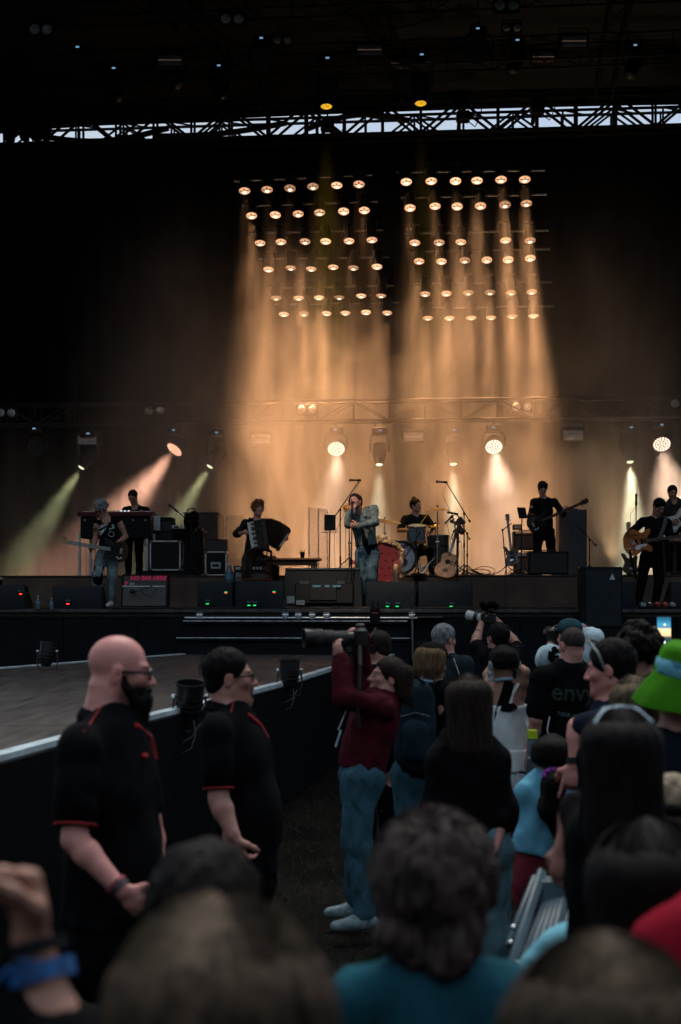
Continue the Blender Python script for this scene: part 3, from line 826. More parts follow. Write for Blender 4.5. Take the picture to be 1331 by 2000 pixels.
# ================================================================== PEOPLE: one continuous skin per body, clothes and hair as parts
def vn(p, sc, seed=0):
 """cheap smooth 3-D noise from rotated sines, about -1..1"""
 x, y, z = p[..., 0] * sc, p[..., 1] * sc, p[..., 2] * sc
 r = np.sin(x * 1.7 + 2.1 * np.sin(y * 1.1 + seed) + seed) * np.cos(z * 1.3 - x * .6 + seed * 2)
 r += .5 * np.sin(y * 3.1 + 1.7 * np.sin(z * 2.3 + seed * 3) + x * 1.9) * np.cos(x * 2.7 + z * 1.1 - seed)
 return r / 1.5
class SDF:
 """smooth union of tapered capsules and ellipsoids, meshed with surface nets"""
 def __init__(s, h):
  s.h = h; s.pr = []
 def cap(s, a, b, ra, rb=None, k=.02, flat=None, sub=False):
  s.pr.append(('c', np.array(a, float), np.array(b, float), ra, ra if rb is None else rb, k, flat, sub)); return s
 def ell(s, c, r, M=None, k=.02, sub=False):
  r = np.array(r if hasattr(r, '__len__') else (r, r, r), float)
  s.pr.append(('e', np.array(c, float), r, None if M is None else np.array(M, float), k, sub)); return s
 def chain(s, pts, rs, k=.02, flat=None):
  for i in range(len(pts) - 1):
   s.cap(pts[i], pts[i + 1], rs[i], rs[i + 1], k, flat)
  return s
 def cut(s, c, n, k=.004):
  """remove everything on the n side of a plane"""
  s.pr.append(('p', np.array(c, float), np.array(n, float) / np.linalg.norm(n), k)); return s
 def bounds(s):
  lo = np.full(3, 1e9); hi = -lo
  for q in s.pr:
   if q[0] == 'c' and not q[7]:
    r = max(q[3], q[4]) + .01
    lo = np.minimum(lo, np.minimum(q[1], q[2]) - r); hi = np.maximum(hi, np.maximum(q[1], q[2]) + r)
   elif q[0] == 'e' and not q[5]:
    r = q[2] if q[3] is None else np.full(3, q[2].max())
    lo = np.minimum(lo, q[1] - r - .01); hi = np.maximum(hi, q[1] + r + .01)
  return lo, hi
 def field(s, noise=None, pad=.03):
  h = s.h
  lo, hi = s.bounds(); lo = lo - pad - 2 * h; hi = hi + pad + 2 * h
  n = np.ceil((hi - lo) / h).astype(int) + 1
  ax = [lo[i] + h * np.arange(n[i]) for i in range(3)]
  f = np.full(n, .2, np.float32)
  for q in s.pr:
   if q[0] == 'p':
    d = ((ax[0][:, None, None] - q[1][0]) * q[2][0] + (ax[1][None, :, None] - q[1][1]) * q[2][1] + (ax[2][None, None, :] - q[1][2]) * q[2][2]).astype(np.float32)
    f = np.maximum(f, d)
    continue
   if q[0] == 'c':
    k = q[5]; m = max(q[3], q[4]) + k + 3 * h + .01
    l_ = np.minimum(q[1], q[2]) - m; h_ = np.maximum(q[1], q[2]) + m
   else:
    k = q[4]; m = k + 3 * h + .01
    r = q[2] if q[3] is None else np.full(3, q[2].max())
    l_ = q[1] - r - m; h_ = q[1] + r + m
   i0 = np.clip(np.floor((l_ - lo) / h).astype(int), 0, n); i1 = np.clip(np.ceil((h_ - lo) / h).astype(int) + 1, 0, n)
   if (i1 <= i0).any(): continue
   sl = tuple(slice(a, b) for a, b in zip(i0, i1))
   P = np.stack(np.meshgrid(ax[0][sl[0]], ax[1][sl[1]], ax[2][sl[2]], indexing='ij'), -1).astype(np.float32)
   if q[0] == 'c':
    a, b, ra, rb, k, flat, sub = q[1:]
    pa = P - a; ba = b - a
    if flat is not None:
     nn, fs = np.array(flat[0], float), flat[1]
     nn = nn / np.linalg.norm(nn)
     pa = pa + (pa @ nn)[..., None] * nn * (1 / fs - 1)
     ba = ba + (ba @ nn) * nn * (1 / fs - 1)
    L = max(1e-9, float(ba @ ba))
    t = np.clip((pa @ ba) / L, 0, 1)
    d = np.linalg.norm(pa - t[..., None] * ba, axis=-1) - (ra + (rb - ra) * t)
    if flat is not None: d = d * min(1, .5 + .5 * flat[1])
   else:
    c, r, M, k, sub = q[1:]
    p = P - c
    if M is not None: p = p @ M          # columns of M are the ellipsoid's axes
    k0 = np.linalg.norm(p / r, axis=-1); k1 = np.linalg.norm(p / (r * r), axis=-1) + 1e-6
    d = k0 * (k0 - 1) / k1
   g = f[sl]
   if sub:
    d = -d
    hh = np.clip(.5 - .5 * (g - d) / k, 0, 1)
    f[sl] = g * (1 - hh) + d * hh + k * hh * (1 - hh)
   else:
    hh = np.clip(.5 + .5 * (g - d) / k, 0, 1)
    f[sl] = g * (1 - hh) + d * hh - k * hh * (1 - hh)
  if noise is not None:
   near = np.abs(f) < .06
   idx = np.argwhere(near)
   P = idx * h + lo
   f[near] += noise(P).astype(np.float32)
  return f, lo
 def mesh(s, name, noise=None):
  f, lo = s.field(noise); h = s.h
  sg = f < 0
  c = [sg[i:f.shape[0] - 1 + i, j:f.shape[1] - 1 + j, k:f.shape[2] - 1 + k] for i in (0, 1) for j in (0, 1) for k in (0, 1)]
  cnt = sum(x.astype(np.int8) for x in c)
  act = (cnt > 0) & (cnt < 8)
  ids = np.argwhere(act)
  if len(ids) == 0: return bpy.data.meshes.new(name)
  index = np.full(act.shape, -1, np.int32); index[act] = np.arange(len(ids))
  cor = [(i, j, k) for i in (0, 1) for j in (0, 1) for k in (0, 1)]
  V = np.stack([f[ids[:, 0] + i, ids[:, 1] + j, ids[:, 2] + k] for i, j, k in cor], 1)
  acc = np.zeros((len(ids), 3)); num = np.zeros(len(ids))
  for a in range(8):
   for ax in range(3):
    ca = cor[a]
    if ca[ax] == 1: continue
    cb = list(ca); cb[ax] = 1; b = cor.index(tuple(cb))
    va, vb = V[:, a], V[:, b]
    m = (va < 0) != (vb < 0)
    t = np.where(m, va / np.where(m, va - vb, 1), 0)
    pt = np.array(ca, float)[None].repeat(len(ids), 0); pt[:, ax] += t
    acc[m] += pt[m]; num[m] += 1
  verts = lo + (ids + acc / num[:, None]) * h
  quads = []
  for ax in range(3):
   o1, o2 = (ax + 1) % 3, (ax + 2) % 3
   sl0 = [slice(None)] * 3; sl1 = [slice(None)] * 3
   sl0[ax] = slice(0, -1); sl1[ax] = slice(1, None)
   A = sg[tuple(sl0)]; B = sg[tuple(sl1)]
   e = np.argwhere(A != B)
   e = e[(e[:, o1] > 0) & (e[:, o2] > 0) & (e[:, o1] < f.shape[o1] - 1) & (e[:, o2] < f.shape[o2] - 1)]
   if not len(e): continue
   inside = sg[e[:, 0], e[:, 1], e[:, 2]]
   def gi(d1, d2):
    q = e.copy(); q[:, o1] -= d1; q[:, o2] -= d2
    return index[q[:, 0], q[:, 1], q[:, 2]]
   Q = np.stack([gi(1, 1), gi(0, 1), gi(0, 0), gi(1, 0)], 1)
   Q[~inside] = Q[~inside][:, ::-1]
   quads.append(Q)
  Q = np.concatenate(quads)
  me = bpy.data.meshes.new(name)
  me.vertices.add(len(verts)); me.vertices.foreach_set('co', verts.astype(np.float32).ravel())
  me.loops.add(len(Q) * 4); me.loops.foreach_set('vertex_index', Q.astype(np.int32).ravel())
  me.polygons.add(len(Q)); me.polygons.foreach_set('loop_start', np.arange(0, len(Q) * 4, 4, dtype=np.int32))
  try: me.polygons.foreach_set('loop_total', np.full(len(Q), 4, np.int32))
  except Exception: pass
  me.polygons.foreach_set('use_smooth', np.ones(len(Q), bool))
  me.update(calc_edges=True)
  me.validate()
  return me
def skin(name, col, c2=None):
 m = mat(name, col, .45, var=.10, scale=18, bump=.12, bscale=160, tint=True, spec=.4, col2=c2)
 b = m.node_tree.nodes['Principled BSDF']
 return m
SK_PALE = skin('skin_pale', (.47, .24, .195))
SK_RUDDY = skin('skin_ruddy', (.64, .285, .25))
SK_TAN = skin('skin_tan', (.34, .18, .13))
def cloth(name, col, var=.25, rough=.85, scale=9, bump=.25, bs=90, **kw):
 return mat('cloth_' + name, col, rough, var=var, scale=scale, bump=bump, bscale=bs, spec=.08, **kw)
CB = cloth('black', (.0045, .005, .0065))
CBK = cloth('jet', (.0028, .0032, .004))
JEANS = cloth('jeans_blue', (.040, .105, .145), var=.16, scale=5)
JEANSP = cloth('jeans_pale', (.11, .22, .26), var=.3, scale=5)
JEANSW = cloth('jeans_washed', (.055, .10, .125), var=.6, scale=7)
DENIM = cloth('denim_jacket', (.110, .150, .155), var=.35, scale=12)
def hairm(name, col, var=.5):
 return mat('hair_' + name, col, .68, var=var, scale=22, spec=.14, stretch=(3, 3, .6), bump=.3, bscale=60)
HBLACK = hairm('black', (.0045, .004, .004))
HBROWN = hairm('brown', (.018, .012, .009))
HGREY = hairm('grey', (.17, .18, .19), .6)
HBLOND = hairm('blond', (.22, .155, .085))
HGING = hairm('auburn', (.16, .070, .030))
SOCK = mat('eye_dark', (.02, .02, .022), .15)
def V3(v): return np.array((v[0], v[1], v[2]), float)
def head_prims(s, HM, hc, sc, k=1.0, hearing=True):
 """face and skull; HM columns = right, front, up of the head; hc centre"""
 def P(x, y, z): return hc + sc * (HM @ np.array((x, y, z)))
 def r3(a, b, c): return np.array((a, b, c)) * sc
 K = .016 * sc * k
 s.ell(P(0, -.014, .038), r3(.076, .096, .086), HM, K)
 s.ell(P(0, .022, -.030), r3(.061, .070, .082), HM, .03 * sc)
 for sx in (-1, 1):
  s.cap(P(sx * .056, -.008, -.058), P(sx * .018, .070, -.102), .019 * sc, .017 * sc, .03 * sc)
  s.ell(P(sx * .043, .056, -.022), r3(.022, .022, .018), HM, K * 1.6)
  s.cap(P(sx * .012, .084, .021), P(sx * .044, .068, .022), .011 * sc, .009 * sc, K)
 s.ell(P(0, .074, -.104), r3(.021, .019, .017), HM, .022 * sc)
 for sx in (-1, 1):
  s.ell(P(sx * .032, .094, .002), r3(.019, .018, .0125), HM, .012 * sc, sub=True)
  s.ell(P(sx * .031, .074, .001), r3(.0145, .0135, .0125), HM, .004 * sc)
 s.cap(P(0, .088, .012), P(0, .110, -.034), .0085 * sc, .0125 * sc, .010 * sc)
 for sx in (-1, 1):
  s.ell(P(sx * .0145, .097, -.037), r3(.0095, .012, .009), HM, .008 * sc)
 s.cap(P(-.020, .083, -.064), P(.020, .083, -.064), .0085 * sc, .0085 * sc, .008 * sc)
 s.cap(P(-.016, .083, -.076), P(.016, .083, -.076), .0095 * sc, .0095 * sc, .008 * sc)
 s.cap(P(-.024, .097, -.0695), P(.024, .097, -.0695), .003 * sc, .003 * sc, .004 * sc, sub=True)
 if hearing:
  for sx in (-1, 1):
   tilt = np.array(Matrix.Rotation(R(-14), 3, 'X'))
   s.ell(P(sx * .080, -.012, -.006), r3(.010, .021, .033), HM @ tilt, .008 * sc)
   s.ell(P(sx * .090, -.006, -.004), r3(.006, .011, .018), HM @ tilt, .006 * sc, sub=True)
 return P
def hand_prims(s, wrist, d, palm_n, sc=1.0, curl=.5, side=1, spread=.12, minr=.0, point=False):
 """palm, four unequal bent fingers and a thumb. d = direction of the fingers, palm_n = way the palm faces"""
 d = V3(d); d /= np.linalg.norm(d); n = V3(palm_n); n -= d * (n @ d); n /= np.linalg.norm(n)
 x = np.cross(d, n) * side          # towards the thumb
 w = V3(wrist)
 s.cap(w, w + d * .05 * sc, .026 * sc, .030 * sc, .02 * sc, (n, .62))
 s.cap(w + d * .045 * sc + x * .022 * sc, w + d * .085 * sc + x * .026 * sc, .017 * sc, .014 * sc, .014 * sc)
 s.cap(w + d * .045 * sc - x * .018 * sc, w + d * .082 * sc - x * .026 * sc, .017 * sc, .013 * sc, .014 * sc)
 s.cap(w + d * .06 * sc, w + d * .088 * sc, .018 * sc, .014 * sc, .014 * sc)
 for i, (off, ln) in enumerate(((.030, .072), (.010, .080), (-.010, .075), (-.028, .058))):
  c_ = curl if not (point and i == 0) else .05
  p = w + d * (.088 - abs(off) * .15) * sc + x * off * sc
  dirv = d + x * (off * spread * 10)
  dirv /= np.linalg.norm(dirv)
  seg = [ln * .45 * sc, ln * .32 * sc, ln * .25 * sc]
  r = [max(minr, .0092 * sc), max(minr, .0084 * sc), max(minr, .0076 * sc), max(minr, .0066 * sc)]
  pts = [p]; ang = 0
  for j in range(3):
   ang += c_ * (1.15, 1.35, .9)[j]
   dd = dirv * math.cos(ang) + n * math.sin(ang)
   pts.append(pts[-1] + dd * seg[j])
  s.chain(pts, r, .006 * sc)
 t0 = w + d * .025 * sc + x * .024 * sc
 t1 = t0 + (d * .55 + x * .72 + n * .35) * .040 * sc
 t2 = t1 + (d * .80 + x * .25 + n * (.4 + curl * .6)) * .032 * sc
 t3 = t2 + (d * .80 - x * .15 * curl + n * (.3 + curl * .7)) * .025 * sc
 s.chain([t0, t1, t2, t3], [.016 * sc, max(minr, .0125 * sc), max(minr, .0105 * sc), max(minr, .0085 * sc)], .012 * sc)
def dirframe(yaw, pitch=0, roll=0):
 """columns right, front, up; yaw 0 looks along +Y (towards the stage), 180 at the camera, +90 to picture left"""
 M = Matrix.Rotation(R(yaw), 3, 'Z') @ Matrix.Rotation(R(pitch), 3, 'X') @ Matrix.Rotation(R(roll), 3, 'Y')
 return np.array(M)
def set_tint(me, fn):
 n = len(me.vertices)
 co = np.empty(n * 3, np.float32); me.vertices.foreach_get('co', co); co = co.reshape(-1, 3)
 c = np.ones((n, 4), np.float32)
 c[:, :3] = fn(co)
 a = me.attributes.new('tint', 'FLOAT_COLOR', 'POINT')
 a.data.foreach_set('color', c.ravel())
class Person:
 """builds a posed figure; joints may be given as pixels of the photo plus a depth, or as points"""
 def __init__(s, label, base, stature=1.75, yaw=0, bulk=1.0, joints=None, head=(None, 0, 0), h=.012, skinm=SK_PALE, hs=None,
                 group=None, female=False, belly=0.0, cat='person'):
  s.t = thing('person', label, cat, base, 0, group)
  s.base = V3(base); s.k = stature / 1.75; s.h = h; s.bulk = bulk; s.female = female; s.belly = belly
  s.B = dirframe(yaw); s.skinm = skinm
  k = s.k
  sw = .165 if female else .190
  D = dict(ankle=(.10, 0, .09), knee=(.105, .03, .50), hip=(.092, 0, .93), shoulder=(sw, -.01, 1.425), elbow=(sw + .055, -.03, 1.135), wrist=(sw + .055, .07, .88))
  J = {}
  for n, (x, y, z) in D.items():
   J[n + 'R'] = s.base + s.B @ np.array((x, y, z)) * k
   J[n + 'L'] = s.base + s.B @ np.array((-x, y, z)) * k
  for n, p in dict(pelvis=(0, 0, .97), waist=(0, .0, 1.10), chest=(0, .0, 1.28), neck=(0, -.015, 1.475), head=(0, .022, 1.635)).items():
   J[n] = s.base + s.B @ np.array(p) * k
  s.given = set()
  for n, p in (joints or {}).items():
   if p is None: continue
   s.given.add(n)
   if len(p) == 3 and abs(p[0]) > 40 or (len(p) == 3 and abs(p[1]) > 100):
    J[n] = V3(at(p[0], p[1], s.base[1] + p[2]))
   else:
    J[n] = V3(p)
  s.J = J
  hy, hp, hr = head
  s.HM = dirframe(yaw if hy is None else hy, hp, hr)
  s.hs = (hs if hs else k * 1.0)
  s.parts = {}
 def local(s, me):
  me.transform(Matrix.Translation(-Vector(s.base)))
  return me
 def add(s, name, me, m, parent=None):
  me.materials.append(m)
  s.local(me)
  o = obj(name, me, parent or s.t)
  s.parts[name] = o
  return o
 # --- the body
 def body(s, hands=((.5, None, None), (.5, None, None)), beard_tint=None, shave=0.0, feet=True, headk=1.0, tone=(1, 1, 1), extra=None, armr=1.0, noears=False):
  J = s.J; k = s.k; b = s.bulk; q = SDF(s.h); B = s.B
  fr = B[:, 1]; rt = B[:, 0]
  P = head_prims(q, s.HM, J['head'], s.hs, headk, not noears)
  s.P = P
  nk = J['neck']
  q.cap(P(0, -.028, -.055), nk + (J['chest'] - nk) * .12, .056 * s.hs * (1 + (b - 1) * .8), .064 * k * b, .03)
  # trunk, a little slimmer than the clothes
  q.cap(nk + (J['chest'] - nk) * .35, J['chest'], .115 * k * b, .130 * k * b, .05, (fr, .74))
  q.cap(J['chest'], J['waist'], .130 * k * b, .120 * k * b, .05, (fr, .76))
  q.cap(J['waist'], J['pelvis'], .120 * k * b, .140 * k * b, .05, (fr, .78))
  q.cap(J['shoulderL'] - [0, 0, .012], J['shoulderR'] - [0, 0, .012], .046 * k, .046 * k, .05)
  for sd in 'LR':
   sh, el, wr = J['shoulder' + sd], J['elbow' + sd], J['wrist' + sd]
   ar = (.84 if s.female else 1.0) * (1 + (b - 1) * .45) * armr
   m = el + (wr - el) * .28
   q.cap(sh, sh + (el - sh) * .45, .056 * k * ar, .050 * k * ar, .03)
   q.cap(sh + (el - sh) * .45, el, .050 * k * ar, .039 * k * ar, .03)
   q.cap(el, m, .039 * k * ar, .041 * k * ar, .02)
   q.cap(m, wr, .041 * k * ar, .027 * k * ar, .02, None)
   cu, d, n = hands[0 if sd == 'L' else 1][:3]
   opt = hands[0 if sd == 'L' else 1][3] if len(hands[0 if sd == 'L' else 1]) > 3 else {}
   if d is None: d = (wr - el)
   if n is None: n = -rt if sd == 'R' else rt
   hand_prims(q, wr, d, n, .98 * k * (.9 if s.female else 1.04), cu, opt.get('side', 1 if sd == 'R' else -1), minr=s.h * .55, point=opt.get('point', False))
   hp, kn, an = J['hip' + sd], J['knee' + sd], J['ankle' + sd]
   q.cap(hp, kn, .080 * k * b, .056 * k, .04)
   c_ = kn + (an - kn) * .3
   q.cap(kn, c_, .055 * k, .056 * k, .03)
   q.cap(c_, an, .056 * k, .038 * k, .03)
   if feet:
    ft = an + fr * .115 * k + np.array((0, 0, -.05 * k)) if 'toe' + sd not in J else J['toe' + sd]
    q.cap(an + np.array((0, 0, -.03 * k)), ft, .032 * k, .022 * k, .02)
  if extra: extra(q, P)
  me = q.mesh('body')
  hc = J['head']; HM = s.HM; hs = s.hs
  def tint(co):
   c = np.ones((len(co), 3), np.float32) * np.array(tone, np.float32)
   l = (co - hc) @ HM / hs
   dist = np.linalg.norm(l, axis=1)
   def blob(x, y, z, r, col, wz=1.0):
    d2 = ((l[:, 0] - x) ** 2 + (l[:, 1] - y) ** 2 + ((l[:, 2] - z) * wz) ** 2) / r ** 2
    w = np.exp(-d2)[:, None]
    c[:] = c * (1 - w) + c * np.array(col, np.float32) * w
   blob(0, .095, -.069, .020, (.86, .55, .52), 1.6)
   for sx in (-1, 1):
    blob(sx * .045, .07, -.03, .025, (1.0, .84, .82))
    blob(sx * .083, -.01, -.005, .025, (1.02, .80, .78))
    m = ((l[:, 0] - sx * .031) ** 2 + (l[:, 2] - .001) ** 2 < .0115 ** 2) & (l[:, 1] > .076) & (l[:, 1] < .093)
    c[m] *= np.array((.85, .95, 1.0))
    m2 = ((l[:, 0] - sx * .031) ** 2 + (l[:, 2] - .001) ** 2 < .0058 ** 2) & (l[:, 1] > .076)
    c[m2] *= .10
    br = (np.abs(l[:, 0] - sx * .031) < .021) & (np.abs(l[:, 2] - (.0225 - .12 * np.abs(np.abs(l[:, 0]) - .028))) < .0045) & (l[:, 1] > .05)
    c[br] *= .28
    blob(sx * .031, .085, -.002, .016, (.72, .66, .66))
   blob(0, .112, -.036, .016, (1.0, .80, .78))
   if beard_tint is not None:
    w = np.clip((-.028 - l[:, 2]) / .02, 0, 1) * np.clip((l[:, 1] + .02) / .03, 0, 1) * (dist < .17) * np.clip((.020 - (l[:, 1] - .088)) / .02, 0, 1)
    lip = np.exp(-(l[:, 0] ** 2 / .025 ** 2 + (l[:, 2] + .069) ** 2 / .010 ** 2))
    w = (w * (1 - .8 * lip))[:, None] * shave
    c[:] = c * (1 - w) + c * np.array(beard_tint) * w
   return c
  set_tint(me, tint)
  s.add('body', me, s.skinm)
  return s
 # --- clothes
 def folds(s, amp=.006, sc=14, seed=1.0, axis=None):
  B = s.B; base = s.base
  def f(P):
   l = (P - base) @ B
   l = l * np.array((1, 1, .55))
   return amp * (vn(l, sc, seed) + .6 * vn(l, sc * 2.3, seed + 4))
  return f
 def top(s, name, m, sleeve='short', hem=.0, off=.018, loose=1.0, neckcut=True, amp=.006, k=.05, sleeve_r=1.0, vneck=0, hs_=None, fsc=13, pelvis=True, slen=.80):
  J = s.J; kk = s.k; b = s.bulk * loose; q = SDF(hs_ or s.h); fr = s.B[:, 1]; rt = s.B[:, 0]
  nk = J['neck']; ch = J['chest']; wa = J['waist']; pe = J['pelvis']
  q.cap(nk + (ch - nk) * .40, ch, .115 * kk * b + off, .134 * kk * b + off, k, (fr, .76))
  q.cap(ch, wa, .134 * kk * b + off, .128 * kk * b + off, k, (fr, .78))
  q.cap(wa, pe, .128 * kk * b + off, .146 * kk * b + off, k, (fr, .80))
  if s.belly: q.ell(wa + (ch - wa) * .1 + fr * .045 * kk, (.145 * kk * b, .115 * kk * s.belly, .19 * kk), s.B, .06)
  if s.female:
   for sx in (-1, 1): q.ell(ch + fr * .085 * kk * b + rt * sx * .065 * kk - np.array((0, 0, .015)), (.065 * kk * b, .06 * kk * b, .07 * kk * b), s.B, .04)
  shr = .047 * kk + off * .6
  q.cap(J['shoulderL'] - [0, 0, .012], J['shoulderR'] - [0, 0, .012], shr, shr, k)
  q.cap(nk - np.array((0, 0, .02)), J['shoulderL'], .045 * kk + off * .4, shr * .9, k); q.cap(nk - np.array((0, 0, .02)), J['shoulderR'], .045 * kk + off * .4, shr * .9, k)
  ar = (.88 if s.female else 1.0) * (1 + (s.bulk - 1) * .4) * sleeve_r
  for sd in 'LR':
   sh, el, wr = J['shoulder' + sd], J['elbow' + sd], J['wrist' + sd]
   if sleeve == 'none': continue
   if sleeve == 'short':
    e = sh + (el - sh) * slen
    q.cap(sh - [0, 0, .01], e, .055 * kk * ar + off * .5, .050 * kk * ar + off * .75, .04)
   elif sleeve == 'elbow':
    q.cap(sh - [0, 0, .01], el, .054 * kk * ar + off * .6, .044 * kk * ar + off, .04); q.cap(el, el + (wr - el) * .25, .050 * kk * ar + off, .050 * kk * ar + off, .02)
   else:
    q.cap(sh - [0, 0, .01], el, .053 * kk * ar + off * .6, .042 * kk * ar + off * .8, .04)
    q.cap(el, el + (wr - el) * .93, .046 * kk * ar + off * .9, .032 * kk * ar + off * .8, .025)
  # neck opening
  if neckcut:
   q.cap(nk + np.array((0, 0, .16 * kk)) + fr * .02, nk + np.array((0, 0, -.005 * kk)) + fr * (.012 + vneck), .070 * kk, .066 * kk, .012, None, True)
  # hem
  hz = pe + np.array((0, 0, -.05 * kk + hem))
  up = (ch - pe); up /= np.linalg.norm(up)
  if pelvis: q.cut(hz, -up)
  # short sleeves are cut square across the arm
  me = q.mesh(name, s.folds(amp, fsc, hash(name) % 7 + s.base[0]))
  return s.add(name, me, m)
 def trousers(s, m, name='trousers', off=.016, wide=1.0, to=.96, amp=.011, rise=.10, flare=0.0):
  J = s.J; kk = s.k; b = s.bulk; q = SDF(s.h); fr = s.B[:, 1]
  pe = J['pelvis']
  wz = pe + (J['waist'] - pe) * .45
  q.cap(wz, pe + np.array((0, 0, -.03)), .128 * kk * b + off, .142 * kk * b + off, .05, (fr, .82))
  if s.female:
   for sd in 'LR': q.ell(J['hip' + sd] - fr * .045 * kk, (.095 * kk * b, .10 * kk * b, .11 * kk), s.B, .05)
  for sd in 'LR':
   hp, kn, an = J['hip' + sd], J['knee' + sd], J['ankle' + sd]
   q.cap(hp, kn, .086 * kk * b * wide + off, .060 * kk * wide + off, .04)
   e = kn + (an - kn) * to
   q.cap(kn, e, .060 * kk * wide + off, .046 * kk * wide + off + flare, .035)
  q.cut(wz + np.array((0, 0, .015)), (0, 0, 1))
  me = q.mesh(name, s.folds(amp, 15, 2.3 + s.base[0]))
  return s.add(name, me, m)
 def shoes(s, m, toes=None):
  J = s.J; kk = s.k; fr = s.B[:, 1]
  for i, sd in enumerate('LR'):
   an = J['ankle' + sd]; q = SDF(min(s.h, .011))
   tz = s.base[2]
   f2 = fr if not toes or toes[i] is None else V3(toes[i]) / np.linalg.norm(toes[i])
   heel = np.array((an[0], an[1], an[2] - .045 * kk)) - f2 * .045 * kk; toe = heel + f2 * .225 * kk + np.array((0, 0, -.012))
   q.cap(heel, heel + f2 * .1, .042 * kk, .046 * kk, .03); q.cap(heel + f2 * .1, toe, .046 * kk, .036 * kk, .03)
   q.cap(an, an + f2 * .02 - np.array((0, 0, .04)), .044 * kk, .046 * kk, .03)
   q.cut(np.array((0, 0, heel[2] - .040 * kk)), (0, 0, -1))
   s.add('shoe', q.mesh('shoe'), m)
  return s
 # --- hair
 def hair(s, m, style='short', vol=1.0, seed=1, strands=0, m2=None, h=None, length=.25, lump=None, span=80, nl=80, ls=1.0):
  hs = s.hs; P = s.P; HM = s.HM; q = SDF(h or min(s.h, .010) * (1 if s.h > .006 else 1.2))
  def r3(a, b, c): return np.array((a, b, c)) * hs
  o = .010 * vol
  amp, sc = .004, 60
  if style == 'buzz':
   q.ell(P(0, -.017, .042), r3(.0775, .0965, .0865), HM, .01); amp = .0008
   q.ell(P(0, .115, -.015), r3(.085, .075, .085), HM, .012, sub=True)
   q.ell(P(0, 0, -.115), r3(.12, .14, .095), HM, .02, sub=True)
  elif style in ('short', 'side', 'quiff'):
   q.ell(P(0, -.017, .044), r3(.079 + o, .099 + o, .088 + o), HM, .01)
   if style == 'quiff': q.ell(P(.0, .05, .115), r3(.05, .045, .035), HM, .03)
   if style == 'side': q.ell(P(-.02, .045, .10), r3(.06, .05, .03), HM, .03)
   q.ell(P(0, .132, -.03), r3(.105, .106, .098), HM, .012, sub=True)
   q.ell(P(0, -.055, -.02), r3(.064, .056, .055), HM, .02); q.ell(P(0, .132, -.05), r3(.105, .100, .13), HM, .012, sub=True); q.cut(P(0, 0, -.036), HM @ np.array((0, .344, -.939)), .01)
   for sx in (-1, 1): q.ell(P(sx * .095, -.008, -.012), r3(.022, .022, .034), HM, .01, sub=True)
   amp, sc = .0045 * vol, 48
  elif style == 'curly':
   q.ell(P(0, -.02, .042), r3(.088 + o, .105 + o, .092 + o), HM, .01)
   rr = np.random.RandomState(seed)
   for i in range(nl):
    v = rr.normal(size=3); v /= np.linalg.norm(v)
    if v[2] < -.9 or (v[1] > .35 and v[2] < .35): continue
    q.ell(P(v[0] * (.088 + o), -.02 + v[1] * (.105 + o), .042 + v[2] * (.09 + o)), r3(*([rr.uniform(.016, .032) * ls * (.7 + .4 * vol)] * 3)), None, .012)
   q.ell(P(0, .135, -.03), r3(.072, .075, .085), HM, .015, sub=True)
   amp, sc = .008, 70
  else:                                   # bob, long: a cap of hair that falls past the ears
   q.ell(P(0, -.02, .044), r3(.084 + o, .104 + o, .090 + o), HM, .01)
   L = length
   dn = np.array((0, 0, -1.0)) * .75 + (-HM[:, 2]) * .25
   for ang in np.linspace(-span, span, 13):
    a = R(ang)
    st_ = P(math.sin(a) * .066, -.02 - math.cos(a) * .080, .05)
    out = HM @ np.array((math.sin(a), -math.cos(a), 0)) * .012 * vol
    e = st_ + out + dn * L * hs * (1.0 if abs(ang) < 70 else .88)
    q.cap(st_, e, .026 * hs * (.8 + .3 * vol), .022 * hs, .05)
   q.ell(P(0, .132, -.045), r3(.13, .116, .118), HM, .012, sub=True)
   amp, sc = .0035, 40
  if lump: lump(q, P)
  hc = s.J['head']
  def nz(Q):
   l = (Q - hc) @ HM
   if style in ('bob', 'long'):
    a = np.arctan2(l[:, 0], -l[:, 1])
    return amp * (np.sin(a * 23 + 6 * np.sin(l[:, 2] * 9)) * .6 + np.sin(a * 51 + l[:, 2] * 14) * .4) * .7 + amp * .6 * vn(l, 25, seed)
   return amp * vn(l, sc, seed)
  ho = s.add('hair', q.mesh('hair', nz), m)
  if strands:
   s.strands(ho, m, strands, style, vol, length, seed, span)
   if m2: s.strands(ho, m2, strands // 6, style, vol * 1.08, length, seed + 40, span, 2)
  return s
